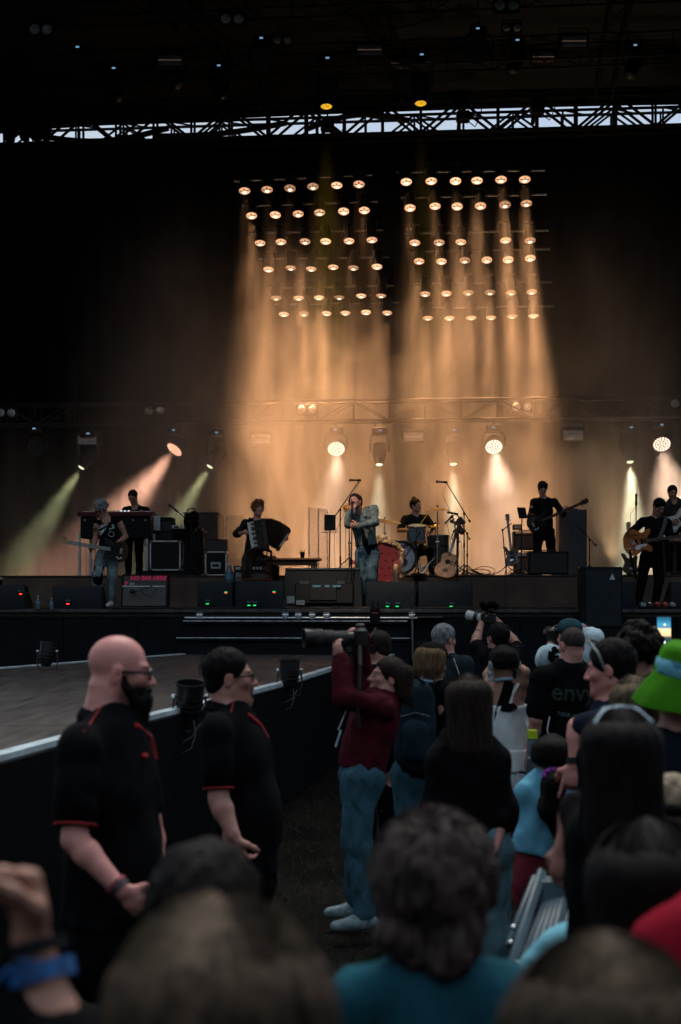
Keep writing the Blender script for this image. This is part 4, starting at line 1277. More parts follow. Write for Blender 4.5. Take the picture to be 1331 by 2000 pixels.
 def strands(s, ho, m, n, style, vol, length, seed, span=80, wide=1):
  """loose ribbons of hair over the cap"""
  rr = np.random.RandomState(seed + 5); hs = s.hs; P = s.P; HM = s.HM
  mb = MB(); clump = None
  if wide > 1: clump = [c / np.linalg.norm(c) for c in rr.normal(size=(16, 3)) * (1, .8, .8) + (0, -.3, .35)]
  for i in range(n):
   v = rr.normal(size=3)
   if clump is not None: v = clump[i % len(clump)] + v * .11
   v /= np.linalg.norm(v)
   if abs(math.atan2(v[0], -v[1])) > R(span + 22) and v[2] < .6: continue
   if v[2] < (-.75 if style == 'curly' else -.25) or (v[1] > .25 and v[2] < .5): continue
   o = .012 * vol
   pts = []
   if style in ('bob', 'long'):
    a = max(-R(span), min(R(span), math.atan2(v[0], -v[1]) + rr.normal() * .05))
    el = math.asin(max(-.2, min(1, v[2])))
    N_ = 7
    L = length * rr.uniform(.55, 1.02)
    e0 = el
    for j in range(N_):
     t = j / (N_ - 1)
     if t < .45:
      e = e0 + (0 - e0) * (t / .45)
      pt = P(math.sin(a) * math.cos(e) * (.090 + o), -.02 - math.cos(a) * math.cos(e) * (.110 + o), .044 + math.sin(e) * (.094 + o))
     else:
      u = (t - .45) / .55
      pt = P(math.sin(a) * (.090 + o + .012 * u * vol), -.02 - math.cos(a) * (.110 + o + .010 * u), .044) + np.array((0, 0, -1)) * u * (L + .06) * hs + rr.normal(size=3) * .003
     pts.append(pt)
    w = .0016 * hs * wide
   else:
    p0 = np.array((v[0] * .088, -.02 + v[1] * .106, .044 + v[2] * .092)) * (1 + o * 2)
    tng = rr.normal(size=3); tng -= v * (tng @ v); tng /= np.linalg.norm(tng)
    bn = np.cross(v, tng); L = (.018 if style != 'curly' else .045) * vol * rr.uniform(.6, 1.2)
    for j in range(6):
     t = j / 5
     if style == 'curly':
      c = p0 + v * (.004 + L * .6 * t) + (tng * math.cos(t * 7) + bn * math.sin(t * 7)) * .010
     else:
      c = p0 + (v * .35 + tng * .6 + np.array((0, -.4, -.3))) * L * t
     pts.append(P(*c))
    w = .0015 * hs
   mb_ribbon(mb, pts, w)
  me = mb.mesh('strand', None, 3)
  o = s.add('strands', me, m, ho)
  tag(o, kind='stuff')
def mb_ribbon(mb, pts, w):
 n0 = len(mb.v); n = len(pts)
 for j, p in enumerate(pts):
  t = pts[min(j + 1, n - 1)] - pts[max(j - 1, 0)]
  x = np.cross(t, (0, 1, .1)); l = np.linalg.norm(x); x = x / l if l > 1e-6 else np.array((1, 0, 0))
  ww = w * (1 - .7 * j / (n - 1))
  mb.v += [tuple(p - x * ww), tuple(p + x * ww)]
 for j in range(n - 1):
  a = n0 + 2 * j
  mb.f.append((a, a + 1, a + 3, a + 2))
def text_mesh(txt, size, depth=.002, m=None, shear=0.0, bold=0.0, align='CENTER', res=2):
 c = bpy.data.curves.new('lettering', 'FONT'); c.body = txt; c.size = size; c.extrude = depth; c.shear = shear; c.offset = bold
 c.align_x = align; c.resolution_u = res
 o = bpy.data.objects.new('lettering', c); COL.objects.link(o)
 dg = bpy.context.evaluated_depsgraph_get()
 me = bpy.data.meshes.new_from_object(o.evaluated_get(dg))
 bpy.data.objects.remove(o); bpy.data.curves.remove(c)
 me.name = 'lettering'
 me.materials.clear()
 if m: me.materials.append(m)
 return me
# ================================================================== THE BAND
from mathutils.bvhtree import BVHTree
def fl(px, Y, z=FLOOR):
 p = at(px, 1180, Y); p.z = z; return p
PRINT = mat('shirt_print', (.50, .58, .60), .7, var=.3, scale=40)
def decal(P_, part, me, c, right, up, m, name='print', push=.25, lift=.004):
 """presses flat lettering onto a garment so that it follows the cloth"""
 o = P_.parts[part]
 bm = o.data
 bv = BVHTree.FromPolygons([v.co.copy() for v in bm.vertices], [tuple(p.vertices) for p in bm.polygons])
 c = Vector(c) - Vector(P_.base); right = Vector(right).normalized(); up = Vector(up).normalized(); n = right.cross(up).normalized()
 for v in me.vertices:
  p = c + right * v.co.x + up * v.co.y + n * push
  hit = bv.ray_cast(p, -n)
  v.co = (hit[0] + n * (lift + max(0, v.co.z))) if hit[0] is not None else (c + right * v.co.x + up * v.co.y)
 me.materials.clear(); me.materials.append(m)
 return obj(name, me, o)
def glasses(P_, m, lens=None, dark=False, w=.0026):
 P = P_.P; mb = MB(); lm = MB()
 for sx in (-1, 1):
  c = [P(sx * (.031 + .024 * math.cos(a)), .101 - .10 * abs(.024 * math.cos(a) + .005) * (1 if math.cos(a) > 0 else .3), .000 + .017 * math.sin(a)) for a in np.linspace(0, 6.2832, 15)[:-1]]
  mb.tube(c, w * P_.hs, 5, closed=True)
  if lens:
   n0 = len(lm.v); lm.v += [tuple(p) for p in c]; lm.f.append(tuple(range(n0, n0 + len(c))))
  mb.tube([P(sx * .055, .094, .004), P(sx * .072, .07, .006), P(sx * .080, .0, .005), P(sx * .081, -.02, -.01)], w * 1.2 * P_.hs, 5)
 mb.tube([P(-.008, .104, .004), P(0, .107, .008), P(.008, .104, .004)], w * P_.hs, 5)
 o = P_.add('glasses', mb.mesh('glasses', None), m)
 if lens: P_.add('lens', lm.mesh('lens', None, 0), lens, o)
FRAME = mat('spectacle_frame', (.012, .012, .014), .25)
DLENS = mat('dark_lens', (.006, .006, .007), .08)
# ---- left guitarist
G1 = Person('person in black sleeveless band shirt and ripped jeans playing the dark electric guitar at left', fl(207, 23.3), 1.80, 170,
 joints=dict(head=(198, 994, -.06), neck=(210, 1016, 0), chest=(213, 1038, .0), waist=(213, 1062, 0), pelvis=(210, 1082, .02),
    shoulderL=(231, 1015, .02), elbowL=(246, 1048, .04), wristL=(226, 1064, -.20), shoulderR=(191, 1018, -.02), elbowR=(187, 1052, .0), wristR=(184, 1064, -.18),
    hipL=(220, 1086, 0), kneeL=(221, 1128, -.02), ankleL=(218, 1175, .02), hipR=(199, 1086, 0), kneeR=(191, 1122, -.16), ankleR=(189, 1172, -.02)),
 head=(150, -32, 0), skinm=SK_TAN)
G1.body(hands=((.7, (-1, -.1, -.55), (0, 1, -.2), dict(side=-1)), (.75, (-.6, -.3, -.9), (.5, .6, .6), dict(side=1))))
G1.hair(HGREY, 'curly', .75, 3)
G1.top('tank_top', CB, 'none', .0, .014, 1.0, vneck=.05)
G1.trousers(mat('cloth_jeans_light', (.13, .20, .22), .85, var=.55, scale=9, bump=.3), amp=.008)
q = SDF(.011); 
for a, b in ((.05, .25), (.55, .78)): q.cap(V3(G1.J['kneeR']) * (1 - a * .3) + V3(G1.J['hipR']) * a * .3 if False else V3(G1.J['hipR']) + (V3(G1.J['kneeR']) - V3(G1.J['hipR'])) * (.62 if a < .1 else 1.0) , V3(G1.J['hipR']) + (V3(G1.J['kneeR']) - V3(G1.J['hipR'])) * (.86 if a < .1 else 1.0) + (np.array((0, .02, -.10)) if a > .1 else 0), .086, .080, .01)
G1.add('knee_brace', q.mesh('knee_brace'), CBK)
G1.shoes(mat('sneaker_white', (.62, .62, .60), .6, var=.15, scale=30), (None, None))
glasses(G1, FRAME, DLENS)
pc = at(205, 1034, 23.2)
rt_ = Vector((.86, 0, .42)); up_ = Vector((-.42, 0, .86))
decal(G1, 'tank_top', text_mesh('Blackberry', .080, .001, shear=.25, bold=.002), pc + up_ * .05, rt_, up_, PRINT)
decal(G1, 'tank_top', text_mesh('SMOKE', .088, .001, shear=.2, bold=.002), pc - up_ * .05 + rt_ * .02, rt_, up_, PRINT)
ring = MB(); ring.tube([(.042 * math.cos(a), .042 * math.sin(a), 0) for a in np.linspace(0, 6.2832, 19)[:-1]], .004, 4, closed=True)
decal(G1, 'tank_top', ring.mesh('ring'), pc - up_ * .125 + rt_ * .07, rt_, up_, PRINT)
# ---- keyboard player
K1 = Person('person in black shirt looking down behind the red keyboard at left', fl(262, 26.7, RISER), 1.76, 175,
 joints=dict(head=(260, 971, -.08), neck=(265, 990, 0), chest=(266, 1012, .0), shoulderR=(246, 996, 0), shoulderL=(285, 996, 0), elbowR=(243, 1022, -.02), elbowL=(290, 1022, -.02), wristR=(250, 1006, -.30), wristL=(282, 1006, -.30)),
 head=(165, -24, 0), skinm=SK_TAN)
K1.body(beard_tint=(.5, .45, .42), shave=.5); K1.hair(HBROWN, 'short', .8, 2); K1.top('shirt', CB, 'long', .0, .014, vneck=.03); K1.trousers(CBK); K1.shoes(BLACK)
glasses(K1, FRAME)
# ---- accordion player on a high stool
A1 = Person('person with curly auburn hair in dark shirt seated playing the accordion', fl(505, 25.0), 1.80, 188,
 joints=dict(head=(505, 993, -.05), neck=(503, 1016, 0), chest=(500, 1040, .02), waist=(497, 1066, .03), pelvis=(494, 1090, .05), shoulderR=(480, 1021, -.02), elbowR=(462, 1043, -.05), wristR=(480, 1040, -.27),
    shoulderL=(526, 1021, .02), elbowL=(552, 1050, .10), wristL=(561, 1053, -.18), hipR=(485, 1094, .02), kneeR=(480, 1112, -.40), ankleR=(482, 1156, -.28), hipL=(508, 1094, .02), kneeL=(535, 1096, -.38), ankleL=(538, 1146, -.30)),
 head=(208, -2, -4), skinm=SK_PALE)
A1.body(hands=((.7, (-.2, -.3, .1), (-.8, .2, .2), dict(side=1)), (.55, (.9, -.3, -.2), (0, .9, 0), dict(side=1)))); A1.hair(HGING, 'curly', 1.15, 8, strands=260)
A1.top('shirt', cloth('charcoal', (.020, .018, .018)), 'elbow', .0, .016, vneck=.03); A1.trousers(mat('cloth_check', (.035, .018, .014), .85, var=.7, scale=40)); A1.shoes(BLACK)
sl = thing('stool', 'tall black stool under the accordion player', 'stool', fl(494, 25.06), 0)
MB().cyl((0, 0, .74), (0, 0, .79), .17, .17, 20).build('seat', BLACK, sl)
for a in range(4):
 c_, s_ = math.cos(a * 1.571 + .78), math.sin(a * 1.571 + .78)
 MB().cyl((c_ * .13, s_ * .13, .74), (c_ * .24, s_ * .24, 0), .016, n=8).build('leg', BLACKM, sl)
MB().tube([(.2 * math.cos(a), .2 * math.sin(a), .28) for a in np.linspace(0, 6.2832, 17)[:-1]], .010, 6, closed=True).build('foot_ring', BLACKM, sl)
# ---- singer
S1 = Person('person in teal denim jacket and blue jeans leaning into the microphone stand', fl(716, 23.3), 1.88, 168,
 joints=dict(head=(694, 980, -.10), neck=(706, 1003, 0), chest=(711, 1030, .02), waist=(715, 1056, .02), pelvis=(718, 1078, .02),
    shoulderL=(730, 994, .03), elbowL=(733, 1020, -.20), wristL=(699, 1028, -.34), shoulderR=(684, 1004, -.02), elbowR=(680, 1024, -.20), wristR=(690, 1000, -.27),
    hipL=(729, 1082, 0), kneeL=(727, 1128, -.08), ankleL=(731, 1177, .06), hipR=(707, 1082, 0), kneeR=(706, 1130, .0), ankleR=(706, 1177, -.06)),
 head=(160, 14, 16), skinm=SK_PALE, bulk=1.06, h=.010)
S1.body(hands=((.95, (-.8, -.25, .1), (.0, .9, .3), dict(side=-1)), (.8, (.1, -.2, .95), (.1, .9, .0), dict(side=1))), beard_tint=(.40, .34, .30), shave=.75)
S1.hair(HBROWN, 'long', .7, 4, length=.10, strands=300)
S1.top('undershirt', CBK, 'none', -.03, .014, 1.0, vneck=.02)
# jacket: body open at the front
J = S1.J
def jacket(P_, m):
 J = P_.J; kk = P_.k; q = SDF(P_.h); fr = P_.B[:, 1]; rt = P_.B[:, 0]; off = .020
 nk, ch, wa, pe = J['neck'], J['chest'], J['waist'], J['pelvis']
 b = P_.bulk
 q.cap(nk + (ch - nk) * .30, ch, .120 * kk * b + off, .138 * kk * b + off, .05, (fr, .78)); q.cap(ch, wa + (pe - wa) * .2, .138 * kk * b + off, .136 * kk * b + off, .05, (fr, .80))
 q.cap(J['shoulderL'] - [0, 0, .01], J['shoulderR'] - [0, 0, .01], .055 * kk + off * .5, None, .05)
 for sd in 'LR':
  sh, el, wr = J['shoulder' + sd], J['elbow' + sd], J['wrist' + sd]
  q.cap(sh, el, .058 * kk + off * .6, .050 * kk + off * .6, .04); q.cap(el, el + (wr - el) * .9, .050 * kk + off * .6, .040 * kk + off * .3, .025)
  e = el + (wr - el) * .84
  q.cap(e, el + (wr - el) * .92, .050 * kk + off * .3, .050 * kk + off * .3, .006)
 # open front: a wedge cut away
 a0 = nk + fr * .16 + np.array((0, 0, -.02)); a1 = wa + (pe - wa) * .5 + fr * .20 - rt * .02
 q.cap(a0, a1, .035, .085, .015, None, True)
 q.cap(nk + np.array((0, 0, .15)), nk + np.array((0, 0, -.03)) + fr * .03, .075, .075, .012, None, True)
 q.cut(wa + (pe - wa) * .42, (pe - wa))
 me = q.mesh('jacket', P_.folds(.010, 15, 3.1)); P_.add('jacket', me, m)
 c = SDF(.009)      # collar flaps
 for sx in (-1, 1):
  c.cap(nk + rt * sx * .075 + np.array((0, 0, .03)), nk + rt * sx * .085 + fr * .10 + np.array((0, 0, -.05)), .020, .030, .02)
  c.cap(nk + rt * sx * .075 + np.array((0, 0, .03)), nk - fr * .07 + np.array((0, 0, .035)), .020, .022, .02)
 P_.add('collar', c.mesh('collar'), m)
 s_ = MB()
 for sx in (-1, 1):
  p0 = nk + rt * sx * .11 + fr * .10 * 1.4; p1 = wa + rt * sx * .13 + fr * .20
 for t, sx in ((.35, 1), (.35, -1)):
  c0 = ch + rt * sx * .095 + fr * (.138 * kk * b * .78 + off + .002)
  s_.box(c0, (.10, .012, .018), Matrix(S1.B.tolist()))
 P_.add('pocket_flap', s_.mesh('pocket_flap'), m)
jacket(S1, DENIM)
S1.trousers(JEANSW, amp=.010, wide=1.05); S1.shoes(BLACK)
# ---- drummer
D1 = Person('person with topknot and moustache in black tee seated behind the drums', fl(812, 26.5, RISER), 1.80, 185,
 joints=dict(head=(813, 988, -.03), neck=(812, 1008, 0), chest=(812, 1030, .0), waist=(812, 1052, .03), pelvis=(812, 1071, .05), shoulderR=(792, 1013, 0), elbowR=(780, 1036, -.12), wristR=(803, 1036, -.36),
    shoulderL=(833, 1012, 0), elbowL=(847, 1030, -.08), wristL=(842, 1040, -.36), hipR=(803, 1074, 0), kneeR=(790, 1078, -.42), ankleR=(790, 1116, -.36), hipL=(822, 1074, 0), kneeL=(842, 1078, -.42), ankleL=(844, 1116, -.36)),
 head=(228, 8, 0), skinm=SK_PALE)
D1.body(hands=((.9, (-.1, -.9, .1), (0, .2, -1)), (.9, (.5, -.7, .1), (0, .2, -1))), beard_tint=(.6, .55, .5), shave=.4)
def bun(q, P): q.ell(P(0, -.03, .145), (.04, .04, .036), None, .02)
D1.hair(HBROWN, 'short', 1.2, 5, lump=bun); D1.top('tee_shirt', cloth('tee_dark', (.016, .014, .013)), 'short', .02, .016); D1.trousers(CBK); D1.shoes(BLACK)
q = SDF(.007); P = D1.P; q.cap(P(-.018, .098, -.054), P(.018, .098, -.054), .006, .006, .004); D1.add('moustache', q.mesh('moustache'), HBROWN)
STK = mat('stick_wood', (.42, .24, .11), .5)
for a, b, lab in (((819, 1027, 26.05), (834, 1006, 26.2), 'pale drumstick raised against the black tee of the drummer'), ((802, 1037, 26.05), (822, 1031, 25.9), 'pale drumstick low over the rack tom')):
 t = MB(); pa, pb = at(*a), at(*b); t.cyl(pa, pa.lerp(pb, .85), .008, .007, 8); t.cyl(pa.lerp(pb, .85), pb, .007, .003, 8)
 tag(t.build('drumstick', STK, world=True), lab, 'drumstick')
# ---- bassist
B1 = Person('person in black with fringe looking down at the bass guitar on the riser', fl(1062, 27.0, RISER), 1.82, 178,
 joints=dict(head=(1060, 955, -.07), neck=(1062, 974, 0), chest=(1063, 998, .0), waist=(1063, 1020, 0), pelvis=(1063, 1034, 0), shoulderR=(1043, 980, 0), elbowR=(1037, 1008, -.03), wristR=(1046, 1010, -.25),
    shoulderL=(1083, 980, 0), elbowL=(1100, 1003, -.05), wristL=(1102, 1000, -.28), hipR=(1053, 1038, 0), kneeR=(1050, 1078, -.02), ankleR=(1047, 1116, .02), hipL=(1073, 1038, 0), kneeL=(1078, 1078, 0), ankleL=(1082, 1116, 0)),
 head=(185, -30, 0), skinm=SK_PALE)
B1.body(hands=((.6, (.4, -.2, .5), (-.2, .9, .2), dict(side=1)), (.55, (.2, -.3, -.8), (0, .9, 0), dict(side=1)))); B1.hair(HBROWN, 'side', 1.3, 6)
B1.top('jumper', CB, 'long', .0, .018); B1.trousers(CBK, flare=.01); B1.shoes(BLACK)
# ---- right guitarist
G2 = Person('person in black tee and jeans looking down at the sunburst guitar at right', fl(1266, 23.2), 1.80, 190,
 joints=dict(head=(1287, 990, -.10), neck=(1281, 1012, 0), chest=(1279, 1036, .0), waist=(1276, 1062, 0), pelvis=(1272, 1084, .02), shoulderR=(1256, 1018, 0), elbowR=(1227, 1046, .0), wristR=(1233, 1056, -.24),
    shoulderL=(1304, 1020, 0), elbowL=(1311, 1054, -.02), wristL=(1328, 1056, -.26), hipR=(1262, 1088, 0), kneeR=(1254, 1132, -.06), ankleR=(1248, 1173, .04), hipL=(1283, 1088, 0), kneeL=(1288, 1132, 0), ankleL=(1280, 1175, .0)),
 head=(206, -34, 0), skinm=SK_TAN)
G2.body(hands=((.6, (.5, -.3, .6), (-.2, .9, .1), dict(side=1)), (.45, (.5, -.4, -.7), (0, .9, .2), dict(side=1)))); G2.hair(HBLACK, 'quiff', 1.0, 7)
G2.top('tee_shirt', CB, 'short', .02, .018); G2.trousers(CBK, amp=.008); G2.shoes(BLACK)
# ---- guitarist at the far right edge
G3 = Person('person in dark button shirt with white guitar behind the sunburst guitar at far right', fl(1318, 26.6, RISER), 1.80, 180,
 joints=dict(head=(1314, 962, -.02), neck=(1316, 982, 0), shoulderR=(1296, 989, 0), shoulderL=(1338, 989, 0), elbowR=(1293, 1016, -.05), wristR=(1312, 1020, -.26), elbowL=(1348, 1016, -.05), wristL=(1360, 1006, -.26)),
 head=(185, -12, 0), skinm=SK_TAN)
G3.body(beard_tint=(.35, .3, .28), shave=.8); G3.hair(HBROWN, 'short', .9, 9); G3.top('shirt', cloth('slate', (.030, .026, .026)), 'long', .0, .016, vneck=.04); G3.trousers(CBK); G3.shoes(BLACK)
# ================================================================== INSTRUMENTS AND GEAR ON THE STAGE
def spl(pts, n=5):
 """closed smooth outline through points"""
 out = []; m = len(pts)
 for i in range(m):
  p0, p1, p2, p3 = [Vector((*pts[(i + k) % m], 0)) for k in (-1, 0, 1, 2)]
  for j in range(n):
   t = j / n
   q_ = .5 * ((2 * p1) + (p2 - p0) * t + (2 * p0 - 5 * p1 + 4 * p2 - p3) * t * t + (3 * p1 - p0 - 3 * p2 + p3) * t ** 3)
   out.append((q_.x, q_.y))
 return out
STRAT = spl([(-.20, .0), (-.195, .06), (-.16, .125), (-.10, .148), (-.03, .122), (.03, .108), (.09, .132), (.155, .168), (.19, .155), (.165, .10), (.115, .07), (.095, .03), (.095, -.03), (.115, -.07), (.15, -.10), (.14, -.142), (.09, -.145), (.03, -.115), (-.03, -.122), (-.10, -.165), (-.165, -.14), (-.195, -.07)])
SEMI = spl([(-.235, .0), (-.225, .09), (-.16, .18), (-.07, .20), (.0, .165), (.05, .135), (.10, .15), (.155, .178), (.19, .16), (.18, .10), (.14, .06), (.135, .0), (.14, -.06), (.18, -.10), (.19, -.16), (.155, -.178), (.10, -.15), (.05, -.135), (.0, -.165), (-.07, -.20), (-.16, -.18), (-.225, -.09)])
ACOU = spl([(-.25, .0), (-.245, .10), (-.18, .19), (-.09, .205), (-.01, .16), (.05, .132), (.11, .142), (.18, .145), (.225, .10), (.235, .0), (.225, -.10), (.18, -.145), (.11, -.142), (.05, -.132), (-.01, -.16), (-.09, -.205), (-.18, -.19), (-.245, -.10)])
BASS = spl([(-.22, .0), (-.21, .07), (-.17, .14), (-.09, .16), (-.01, .12), (.05, .105), (.12, .135), (.20, .175), (.235, .16), (.20, .10), (.13, .065), (.115, .0), (.12, -.05), (.16, -.10), (.14, -.14), (.08, -.145), (.01, -.115), (-.05, -.125), (-.13, -.165), (-.19, -.13)])
SUNB = mat('sunburst_orange', (.30, .10, .028), .18, var=.55, scale=4, coat=.5)
MAPLE = mat('maple', (.36, .22, .11), .35, var=.2, scale=10)
ROSEW = mat('rosewood', (.03, .015, .010), .4)
PEARL = mat('pickguard_white', (.62, .62, .60), .3, var=.1)
DKBODY = mat('guitar_dark', (.035, .022, .018), .2, var=.4, scale=5, coat=.4)
SPRUCE = mat('acoustic_top', (.30, .125, .045), .25, var=.3, scale=6, stretch=(1, 8, 1))
MAHOG = mat('mahogany', (.10, .028, .016), .3, var=.4)
def axisM(p_body, p_head, normal=(0, -1, 0), roll=0):
 x = (Vector(p_head) - Vector(p_body)).normalized(); n = Vector(normal); n = (n - x * n.dot(x)).normalized(); y = n.cross(x)
 M = Matrix((x, y, n)).transposed().to_4x4()
 return Matrix.Translation(Vector(p_body)) @ M
def guitar(label, p_body, p_head, outline, bodym, kind='electric', normal=(0, -1, 0), sc=1.0, neck=.60, thick=.045, neckm=MAPLE, fb=ROSEW, flip=1, guard=PEARL, strap=None, name='electric_guitar'):
 M = axisM(p_body, p_head, normal) @ Matrix.Scale(sc, 4)
 t = thing(name, label, 'guitar', tuple(M.translation)); I = Matrix.Translation(-M.translation) @ M
 ol = [(x, y * flip) for x, y in outline]
 def pt(nm, mb, m, par=None): return mb.build(nm, m, par or t)
 def g(mb): mb.v = [tuple(I @ Vector(v)) for v in mb.v]; return mb
 b = pt('body', g(MB().prism(ol, -thick, 0, bev=.008)), bodym)
 x0 = .09 if kind != 'acoustic' else .225
 x1 = x0 + neck - .09
 pt('neck', g(MB().box(((x0 + x1) / 2, 0, .001), (x1 - x0, .052, .022), b=.008)), neckm)
 pt('fingerboard', g(MB().box(((x0 - .0 + x1) / 2 - .01, 0, .0155), (x1 - x0 + .05, .054, .006), b=.002)), fb)
 fr = MB(); x = x1; 
 for i in range(17):
  x = x0 + (x1 - x0) * (1 - i / 18) ** 1.25
  fr.box((x, 0, .0195), (.004, .052, .002))
 tag(pt('frets', g(fr), CHROME), kind='stuff')
 hd = [(x1 - .01, .024), (x1 + .03, .03), (x1 + .08, .045 if kind == 'electric' else .04), (x1 + .17, .052 if kind == 'electric' else .042), (x1 + .19, .02), (x1 + .18, -.02 if kind == 'electric' else -.042), (x1 + .08, -.026 if kind == 'electric' else -.04), (x1 + .03, -.03), (x1 - .01, -.024)]
 pt('headstock', g(MB().prism([(a, c * flip) for a, c in (hd if flip > 0 else hd)], -.012, .004, bev=.002)), neckm)
 tn = MB()
 for i in range(6 if kind != 'bass' else 4):
  tx = x1 + .045 + i * (.022 if kind == 'electric' else .036)
  if kind == 'electric': tn.cyl((tx, .03 * flip, -.004), (tx, .07 * flip, -.004), .006, n=6)
  else:
   tn.cyl((tx, .03, -.004), (tx, .065, -.004), .008, n=6) if i % 2 else tn.cyl((tx, -.03, -.004), (tx, -.065, -.004), .008, n=6)
 pt('tuners', g(tn), CHROME)
 br = MB(); br.box((-.10, 0, .012), (.045, .085, .018), b=.004); br.cyl((-.12, -.03, .004), (-.12, -.03, .026), .006, n=6)
 pt('bridge', g(br), CHROME if kind != 'acoustic' else ROSEW)
 if kind == 'acoustic':
  pt('sound_hole', g(MB().cyl((.06, 0, .001), (.06, 0, .0025), .05, n=24)), mat('hole_black', (.004, .003, .003), .8))
  pt('pickguard', g(MB().prism([(.0, -.05), (.09, -.05), (.10, -.10), (.02, -.12)], .001, .003)), DKBODY)
 else:
  for px_ in ((-.045, .02, .065) if outline is STRAT else (-.04, .05)):
   pt('pickup', g(MB().box((px_, 0, .010), (.022 if outline is STRAT else .042, .08, .016), b=.004)), BLACK)
  if outline is SEMI:
   pg = spl([(-.05, -.055), (.10, -.045), (.115, -.07), (.08, -.085), (.045, -.08), (.02, -.105), (-.03, -.125), (-.06, -.10)])
   pt('pickguard', g(MB().prism(pg, .004, .009, bev=.001)), guard)
   for sy in (1, -1):
    f = MB(); f.tube([(-.11, .10 * sy, .002), (-.06, .115 * sy, .002), (-.01, .10 * sy, .002), (.04, .115 * sy, .002)], [.003, .007, .006, .003], 5); pt('sound_hole', g(f), mat('hole_black', (.004, .003, .003), .8))
   kn = ((-.15, -.09), (-.12, -.14), (-.19, -.08), (-.17, -.13))
  else:
   if guard:
    pg = [(x * .80 + .02, y * .80) for x, y in ol if x > -.16]
    pt('pickguard', g(MB().prism(pg, .0015, .004)), guard)
   kn = ((-.11, -.10 * flip), (-.08, -.115 * flip), (-.05, -.10 * flip))
  for a, c in kn:
   pt('knob', g(MB().cyl((a, c, .002), (a, c, .022), .013, .011, 10)), PEARL if outline is not SEMI else mat('knob_gold', (.75, .65, .4), .3, metal=.6))
 if strap:
  pts = [Vector(p) - M.translation for p in strap]
  s_ = MB(); w = .026
  for i in range(len(pts) - 1):
   pass
  s_.tube(pts, .020, 6); pt('strap', s_, CBK)
 return t
Yg = 23.06
GT = guitar('dark worn electric guitar with maple neck pointing to picture left, held by the sleeveless player', at(224, 1074, Yg), at(113, 1056, Yg - .1), STRAT, DKBODY, flip=-1, sc=1.12, guard=mat('guard_black', (.012, .012, .014), .2), neck=.66, fb=mat('board_pale', (.22, .25, .25), .4))
guitar('sunburst semi-hollow electric guitar with white pickguard held by the player at right', at(1248, 1058, 22.92), at(1345, 1045, 22.75), SEMI, SUNB, sc=1.06, neck=.62, neckm=DKBODY, thick=.05, strap=[at(1230, 1075, 22.95), at(1243, 1130, 22.97), at(1225, 1120, 23.05)], kind='acous')
guitar('black bass guitar slung across the player on the riser', at(1052, 1020, 26.68), at(1131, 985, 26.5), BASS, mat('bass_black', (.012, .012, .013), .15, coat=.4), kind='bass', sc=1.0, neck=.82, guard=None, neckm=DKBODY, name='bass_guitar')
guitar('pale electric guitar with white pickguard at the far right edge', at(1322, 1018, 26.3), at(1378, 985, 26.2), STRAT, mat('guitar_cream', (.45, .42, .36), .25), sc=1.05)
# straps over the shoulders
def strap(label, pts, w=.05, m=CBK):
 mb = MB()
 for p in pts: pass
 n0 = 0
 V_ = [Vector(p) for p in pts]
 for i, p in enumerate(V_):
  tt = (V_[min(i + 1, len(V_) - 1)] - V_[max(i - 1, 0)]).normalized(); x = tt.cross(Vector((0, -1, .2))).normalized() * w / 2
  n = Vector((0, -1, 0)) * .003
  mb.v += [tuple(p - x + n), tuple(p + x + n), tuple(p + x - n), tuple(p - x - n)]
 for i in range(len(V_) - 1):
  for k in range(4):
   a, b = i * 4 + k, i * 4 + (k + 1) % 4
   mb.f.append((a, b, b + 4, a + 4))
 mb.f.append((3, 2, 1, 0)); e = 4 * (len(V_) - 1); mb.f.append((e, e + 1, e + 2, e + 3))
 return tag(mb.build('guitar_strap', m, world=True, smooth=0), label, 'strap')
strap('grey guitar strap over the shoulder of the right guitarist', [at(1300, 1008, 23.14), at(1301, 1012, 23.03), at(1297, 1030, 22.96), at(1288, 1052, 22.94), at(1281, 1056, 22.92)], .06, mat('strap_grey', (.035, .038, .042), .7))
strap('black guitar strap across the band shirt of the left guitarist', [at(228, 1010, 23.2), at(222, 1014, 23.09), at(206, 1040, 23.02), at(196, 1062, 23.0)], .05)
# ---- guitars on stands at the right of the drums
guitar('brown acoustic guitar leaning on a stand in front of the riser right of the drums', at(873, 1103, 24.9), at(897, 1025, 25.1), ACOU, SPRUCE, 'acoustic', normal=(-.30, -1, .18), sc=.95, neck=.62, thick=.11, neckm=MAHOG, name='acoustic_guitar')
guitar('black bass guitar standing upright on the riser beside the amplifiers', at(1000, 1085, 26.5), at(991, 1005, 26.7), BASS, DKBODY, 'bass', normal=(-.5, -1, .1), sc=.9, neck=.72, guard=None, neckm=DKBODY, name='bass_guitar')
guitar('dark guitar on a stand behind the sunburst guitar at right', at(1232, 1100, 26.6), at(1229, 1010, 26.7), STRAT, DKBODY, normal=(.2, -1, .1), sc=1.0, guard=None)
